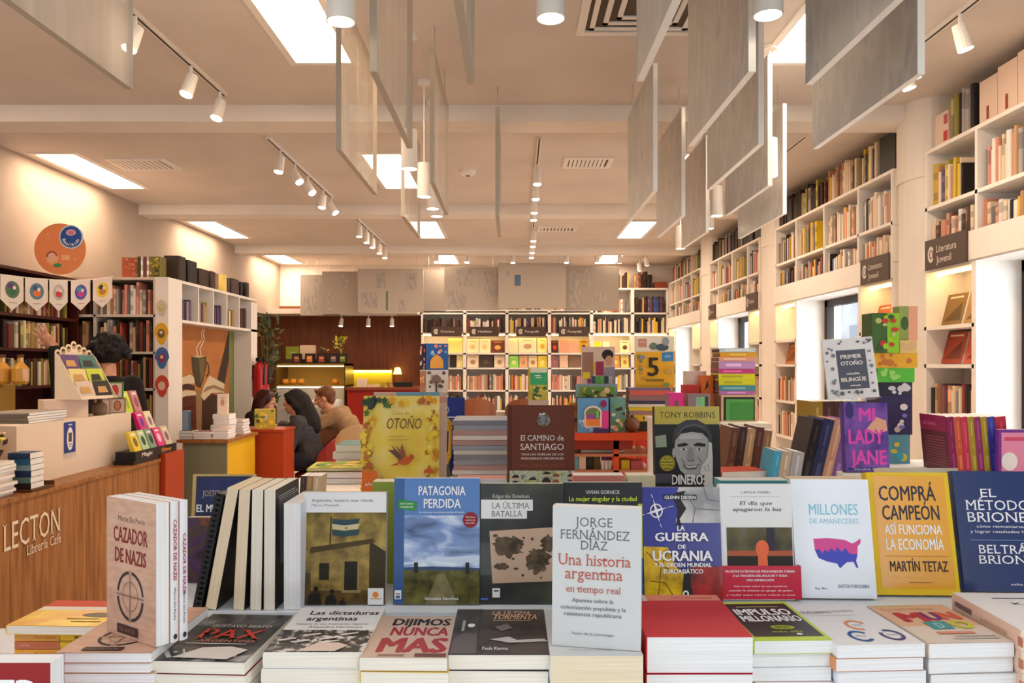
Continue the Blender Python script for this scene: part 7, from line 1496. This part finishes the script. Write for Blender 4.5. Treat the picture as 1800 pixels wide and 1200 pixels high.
# left bookcases
for k, z in enumerate((1.865, 1.555, 1.25, .94)):
    lv = ('top', 'second', 'third', 'fourth')[k]
    row('on the %s shelf of the checkout bookcase, wall half' % lv, (XK0+.035, YK, 0), .33, z, 0, DARK if k < 1 else {'dark brown': 2, 'olive': 2, 'tan': 2, 'brown': 2, 'black': 2, 'red': 1}, 500+k, (.20, .26), (.016, .032), .17, .99)
    row('on the %s shelf of the checkout bookcase, post half' % lv, (-3.465, YK, 0), .465, z, 0, (PALE, WARM, WARM, WARM)[k], 510+k, (.20, .27), (.015, .032), .17, .995)
for k, (za, ya) in enumerate(zip((1.82, 1.57, 1.29), (5.4,)*3)):
    row('on the %s visible shelf of the red wooden bookcase' % ('top', 'second', 'third')[k], (XLB, 5.45, 0), .85, za, 90, {'brown': 3, 'red': 1, 'olive': 1.5, 'tan': 2, 'cream': 1.5, 'dark brown': 2}, 520+k, (.17, .205), (.018, .04), .17, .95)
cu_ = ['first', 'second', 'third', 'fourth', 'fifth']
for k, (ya, yb) in enumerate(zip([YK+.27]+SDIV[1:-1], SDIV[1:])):
    if k == 4: row('in the sixth cube over the mural', (XE, ya+.012, 0), yb-ya-.02, 1.835, 90, {'brown': 3, 'purple': 1, 'red': 1}, 540, (.18, .22), (.018, .03), .16, .95); continue
    row('in the %s cube over the mural' % cu_[k], (XE, ya+.012, 0), yb-ya-.02, 1.835, 90, ({'purple': 2, 'grey': 2}, {'tan': 2, 'olive': 1, 'yellow': 1, 'grey': 1, 'purple': 1}, {'dark brown': 2, 'purple': 1}, {'dark brown': 1, 'red': 2, 'olive': 1, 'white': 1})[k], 530+k, (.16, .2), (.02, .034), .16, .8)
def single(label, pos, rz, dim, c, band=0, name='box_file', cat='box file', c2=None):
    o = bpy.data.objects.new(name, UNIT[band]); COL.objects.link(o); o.location = pos; o.rotation_euler.z = math.radians(rz); o.scale = dim
    for k, m in ((0, mat(c)), (2, mat(c2 or tuple(min(255, int(q*1.35+14)) for q in c)))):
        o.material_slots[k].link = 'OBJECT'; o.material_slots[k].material = m
    o.material_slots[1].link = 'OBJECT'; o.material_slots[1].material = M_PAGEW
    return tag(o, label, cat)
# on top of the cubes and the checkout bookcase
zt = 2.1765
x = -3.24
gamebox('rust red patterned album standing alone on the bookcase top', .13, .11, .17, P(225, 470, 6.42).x, 6.46, zt, 12, (170, 84, 50), (110, 70, 46), art=blobs(Art(.13, .17, (0, 0, 40, 50)), random.Random(2), 14, [(206, 140, 90), (190, 110, 70)], 2, 5), name='album', cat='album')
xx = P(243, 470, 6.45).x
for k, (w, c, l) in enumerate(((.03, (60, 60, 30), 'dark olive'), (.02, (214, 206, 190), 'cream'), (.028, (110, 60, 46), 'maroon'), (.024, (190, 176, 170), 'pale grey'))):
    single('%s spine standing before the leaf patterned album on the bookcase corner' % l, (xx, 6.43, zt), 0, (w*.97, .14, .175), c, k % 2, 'book', 'book'); xx += w
gamebox('yellow leaf patterned album on the corner of the bookcase top', .085, .12, .175, xx+.046, 6.43, zt, 0, (120, 110, 50), art=blobs(Art(.085, .175, (0, 0, 30, 60)), random.Random(3), 24, [(214, 200, 70), (70, 70, 30), (180, 160, 60)], 2, 5), name='album', cat='album')
yy = 6.62
for k, (w, h, c, gap, l) in enumerate(((.15, .20, (46, 28, 18), .04, 'dark brown box file nearest the corner on the cube shelf'), (.20, .19, (20, 16, 18), .05, 'black box file second on the cube shelf'), (.22, .15, (52, 34, 18), .05, 'low brown box file third on the cube shelf'), (.10, .155, (58, 40, 34), .01, 'brown box file fourth on the cube shelf'), (.08, .15, (150, 120, 96), .12, 'taupe box file fifth on the cube shelf'), (.10, .16, (240, 214, 120), .02, 'pale yellow box file sixth on the cube shelf'), (.05, .14, (80, 60, 66), .06, 'narrow plum box file seventh on the cube shelf'), (.22, .15, (70, 54, 46), .04, 'wide grey brown box file eighth on the cube shelf'), (.06, .14, (30, 24, 22), .1, 'slim black box file ninth on the cube shelf'), (.10, .15, (36, 26, 26), .02, 'dark box file last on the cube shelf'))):
    if yy+w > YS1-.03: break
    single(l, (XE-.01, yy, zt), 90, (w, .13, h*1.05), c, 0); yy += w+gap
# cartons on top of the first bay
yc = 4.24
for k in range(5):
    w = .16; h = (.24, .262, .276, .286, .292)[k]
    gamebox('white storage carton with a red tab, %s from the shop front on the first bay' % ordinal(5-k), w-.004, .2, h, XS+.03, yc-w/2-k*w, ZT+.0005, -90, (232, 206, 186), (226, 200, 180), art=Art(w-.004, h, (0, 0, 50, 100)).rect(20, 62, 27, 92, mat((150, 66, 56))), name='storage_carton', cat='carton')
for k, (y, c) in enumerate(((3.42, (60, 54, 80)),)): gamebox('dark comic carton with an orange corner at the end of the white cartons', .1, .2, .28, XS+.03, y-.03, ZT+.0005, -90, (50, 44, 60), art=blobs(Art(.1, .28, (0, 0, 30, 80)).rect(4, 50, 30, 78, mat((236, 100, 40))), random.Random(5), 8, [(150, 90, 150), (190, 200, 60), (90, 80, 110)], 3, 6), name='storage_carton', cat='carton')
gamebox('lower white carton with a red label lying at the end of the first bay', .14, .2, .1, XS+.03, 4.61, ZT+.0005, -90, (232, 206, 190), art=Art(.14, .1, (0, 0, 70, 50)).rect(44, 10, 66, 40, mat((200, 60, 56))), name='storage_carton', cat='carton')
gamebox('upper white carton with a red label lying at the end of the first bay', .14, .2, .095, XS+.03, 4.61, ZT+.1015, -90, (232, 206, 190), art=Art(.14, .095, (0, 0, 70, 50)).rect(46, 10, 66, 40, mat((190, 90, 86))), name='storage_carton', cat='carton')
gamebox('big black box file overhanging the end of the second bay', .22, .2, .27, XS+.03, 5.28, ZT+.0005, -90, (30, 24, 18), (60, 40, 26), name='storage_carton', cat='carton')
gamebox('black box file at the far end of the third bay', .2, .2, .26, XS+.03, 8.05, ZT+.0005, -90, (24, 22, 26), name='storage_carton', cat='carton')
gamebox('black loudspeaker shaped carton at the near end of the corner bay', .2, .2, .26, XS+.03, 10.55, ZT+.0005, -90, (26, 22, 20), name='storage_carton', cat='carton')
gamebox('rust red carton lying on the corner back bookcase', .2, .2, .1, 2.43, YF+.04, 2.6905, 0, (150, 70, 50), name='storage_carton', cat='carton')
# face-out books
def faceout(label, x, y, z, w, h, c, rz=0, c2=None, rg=random.Random(8), extra=True):
    t = thing('display_book', label, 'book', (x, y, z+.003), (math.radians(-12), 0, math.radians(rz)) if rz == 0 else (0, 0, math.radians(rz)))
    B((0, 0, 0), (w, .012, h), M_PAGEW).build('page_block', t, world=False)
    mb = MB().box((-.001, -.003, -.0005), (w+.001, -.0005, h+.001), mat(c)); a = Art(w, h, (0, 0, 50, 70))
    if c2: a.ell(25, 40, 12, 13, mat(c2), 12).rect(10, 8, 40, 12, mat(c2))
    a.put(mb, Matrix.Translation((0, -.003, 0)), .0005); mb.build('cover', t, world=False)
FO = [[('yellow cream', 787, 818, 592, 618, (244, 226, 130), None), ('dark', 791, 802, 616, 646, (40, 22, 20), None), ('pale gold', 803, 816, 616, 646, (240, 224, 150), None)],
      [('cream', 820, 842, 594, 618, (240, 224, 180), (214, 180, 110)), ('ivory', 843, 862, 594, 618, (240, 226, 186), (220, 190, 120)), ('brown patterned', 863, 889, 597, 619, (110, 50, 36), (226, 170, 80)), ('ivory', 821, 842, 622, 646, (240, 220, 190), (170, 130, 90)), ('dark brown', 843, 867, 614, 647, (62, 48, 40), (92, 74, 60)), ('cream', 869, 889, 622, 645, (240, 224, 196), (190, 150, 110))],
      [('ivory', 893, 911, 592, 618, (236, 222, 176), None), ('pale cream', 912, 944, 592, 618, (240, 226, 190), (190, 150, 120)), ('yellow cream', 945, 962, 592, 618, (244, 232, 150), (226, 180, 70)), ('bright green', 895, 912, 624, 645, (150, 226, 90), (226, 240, 150)), ('peach', 913, 928, 624, 645, (226, 180, 130), (206, 140, 110)), ('cream', 929, 945, 624, 645, (236, 214, 170), (190, 130, 90)), ('yellow', 946, 963, 624, 645, (238, 220, 70), (246, 236, 150))],
      [('dark red', 969, 982, 596, 618, (70, 26, 24), (222, 60, 30)), ('salmon', 984, 1000, 594, 618, (226, 150, 120), None), ('pinkish', 1001, 1017, 594, 618, (220, 160, 130), None), ('yellow', 1018, 1035, 595, 618, (206, 150, 30), (60, 40, 30)), ('mauve', 969, 982, 623, 645, (150, 100, 100), (190, 110, 100)), ('pale pink', 984, 999, 623, 645, (232, 190, 160), None), ('olive brown', 1000, 1020, 623, 645, (130, 96, 70), None)],
      [('yellow', 1042, 1058, 592, 612, (246, 220, 60), (240, 190, 60)), ('cream', 1060, 1072, 594, 614, (240, 226, 190), None), ('ivory', 1090, 1108, 594, 616, (244, 232, 180), (110, 60, 40)), ('orange', 1076, 1090, 622, 644, (236, 150, 60), (246, 220, 120)), ('pale yellow', 1092, 1106, 622, 644, (244, 224, 120), (190, 130, 60))],
      [('yellow', 1130, 1148, 591, 602, (244, 224, 60), None), ('pale pink', 1149, 1158, 591, 602, (236, 170, 130), None), ('lemon', 1160, 1178, 591, 602, (246, 230, 110), None)]]
for i, lst in enumerate(FO):
    cc = {}
    for nm, p0, p1, pt, pb, c, c2 in lst:
        D = YF+.03; z = 1.6355 if pb < 630 else 1.3945; w = (p1-p0)*D/F; k = cc[nm] = cc.get(nm, 0)+1
        xa_ = max((p0-VX)*D/F, XB[i]+.03); w = min((p1-VX)*D/F, XB[i+1]-.03)-xa_
        faceout('%s cover facing out on %s ledge, %s back bookcase from the cafe%s' % (nm, 'upper' if pb < 630 else 'lower', ORD[i+1], ', second such' if k > 1 else ''), xa_, D, z, w*.96, min((pb-pt)*D/F*(1 if pb-pt > 15 else 2.0), .27 if pb < 630 else .205), c, 0, c2)
NF = [(0, 1.45, (206, 84, 50), 'orange red'), (0, 1.68, (160, 120, 60), 'mustard'), (1, 1.68, (226, 120, 60), 'orange'), (1, 1.45, (206, 150, 110), 'tan'), (2, 1.45, (226, 140, 80), 'orange'), (3, 1.45, (214, 170, 130), 'peach'), (4, 1.45, (220, 170, 120), 'peach')]
for i, z, c, nm in NF:
    a, b = NICHE[i]; w = (b-a-.08)/2; h = .195
    for k in range(2):
        t = thing('display_book', '%s cover, %s, narrow case %s' % (nm, ('far side' if k else 'near side')+(' of upper ledge' if z > 1.6 else ' of lower ledge'), nn[i]), 'book', (XS+.09, b-.03-(1-k)*(w+.015), z+.004), (math.radians(-14), 0, math.radians(-90)))
        B((0, 0, 0), (w-.01, .012, h), M_PAGEW).build('page_block', t, world=False)
        mb = MB().box((-.001, -.003, 0), (w-.009, -.0005, h+.001), mat(c if k == 0 else tuple(int(q*.85) for q in c))); q = Art(w, h, (0, 0, 50, 70)); q.poly([(4, 60), (40, 20), (44, 60)], mat(tuple(int(v*.6) for v in c))).rect(8, 6, 40, 10, mat((230, 214, 190))); q.put(mb, Matrix.Translation((0, -.003, 0)), .0005); mb.build('cover', t, world=False)
# --- the 300 or so largest in view one by one, the remaining small ones as one object
for s in SPECS:
    p = s['pos']; D = max(p.y, .5); u = VX+p.x*F/D; v = VY-(p.z+s['dim'][2]/2-EYE)*F/D
    r = abs(s['dim'][0])*F/D*(1 if s['rz'] == 0 else max(.25, abs(p.x)/D)); s['size'] = r*s['dim'][2]*F/D
    s['seen'] = -20 < u < 1820 and -20 < v < 1000
vis = sorted((s for s in SPECS if s['seen']), key=lambda s: -s['size'])
print('shelf books', len(SPECS), 'in frame', len(vis))
bpy.context.view_layer.update(); DG = bpy.context.evaluated_depsgraph_get(); E0 = Vector((0, 0, EYE))
TMP = []
for s in vis:                     # stand-ins placed first so that books also hide one another
    o = bpy.data.objects.new('book', UNIT[s['band']]); COL.objects.link(o); o.location = s['pos']; o.rotation_euler.z = math.radians(s['rz']); o.scale = s['dim']; TMP.append(o); s['o'] = o
bpy.context.view_layer.update(); DG = bpy.context.evaluated_depsgraph_get()
for s in vis:
    n = 0; M = s['o'].matrix_world
    for q in ((.5, 0, .5), (.5, 0, .9), (.5, 0, .15), (.2, .05, .7), (.8, .05, .7)):
        d = (M @ Vector(q))-E0; ok, loc, no, ix, ob, mw = SC.ray_cast(DG, E0, d.normalized())
        if ok and ob.name == s['o'].name: n += 1
    s['n_seen'] = n
NB = 310
pick = sorted((s for s in vis if s['n_seen']), key=lambda s: -s['size']*(.3+s['n_seen']/5))[:NB]
for s in pick:
    o = s['o']; s['kept'] = True
    c2 = tuple(min(255, int(q*1.25+12)) for q in s['c']) if sum(s['c']) < 420 else tuple(int(q*.80) for q in s['c'])
    for k, m in ((0, mat(s['c'])), (1, M_PAGEW), (2, mat(c2))): o.material_slots[k].link = 'OBJECT'; o.material_slots[k].material = m
    tag(o, '%s book, %s %s' % (s['nm'], ordinal(s['n']), s['where']), 'book', 'books '+s['where'])
vis = pick+[s for s in vis if not s.get('kept')]
for s in vis[len(pick):]: bpy.data.objects.remove(s['o'])
print('visible', sum(1 for s in vis if s['n_seen']))
rest = MB()
for s in vis[len(pick):]:
    R = Matrix.Translation(s['pos']) @ Matrix.Rotation(math.radians(s['rz']), 4, 'Z'); w, d, h = s['dim']
    rest.box((0, 0, 0), (w, d, h), mat(s['c']), R)
if rest.v: tag(rest.build('shelf_books'), 'tightly packed small book spines filling the farther shelves', 'books', None, 'stuff')

for o in COL.objects:
    if o.get('label') and len(o['label'].replace('-', ' x').split()) > 16 and len(o['label'].split()) > 16: print('LONG', o.name, o['label'])
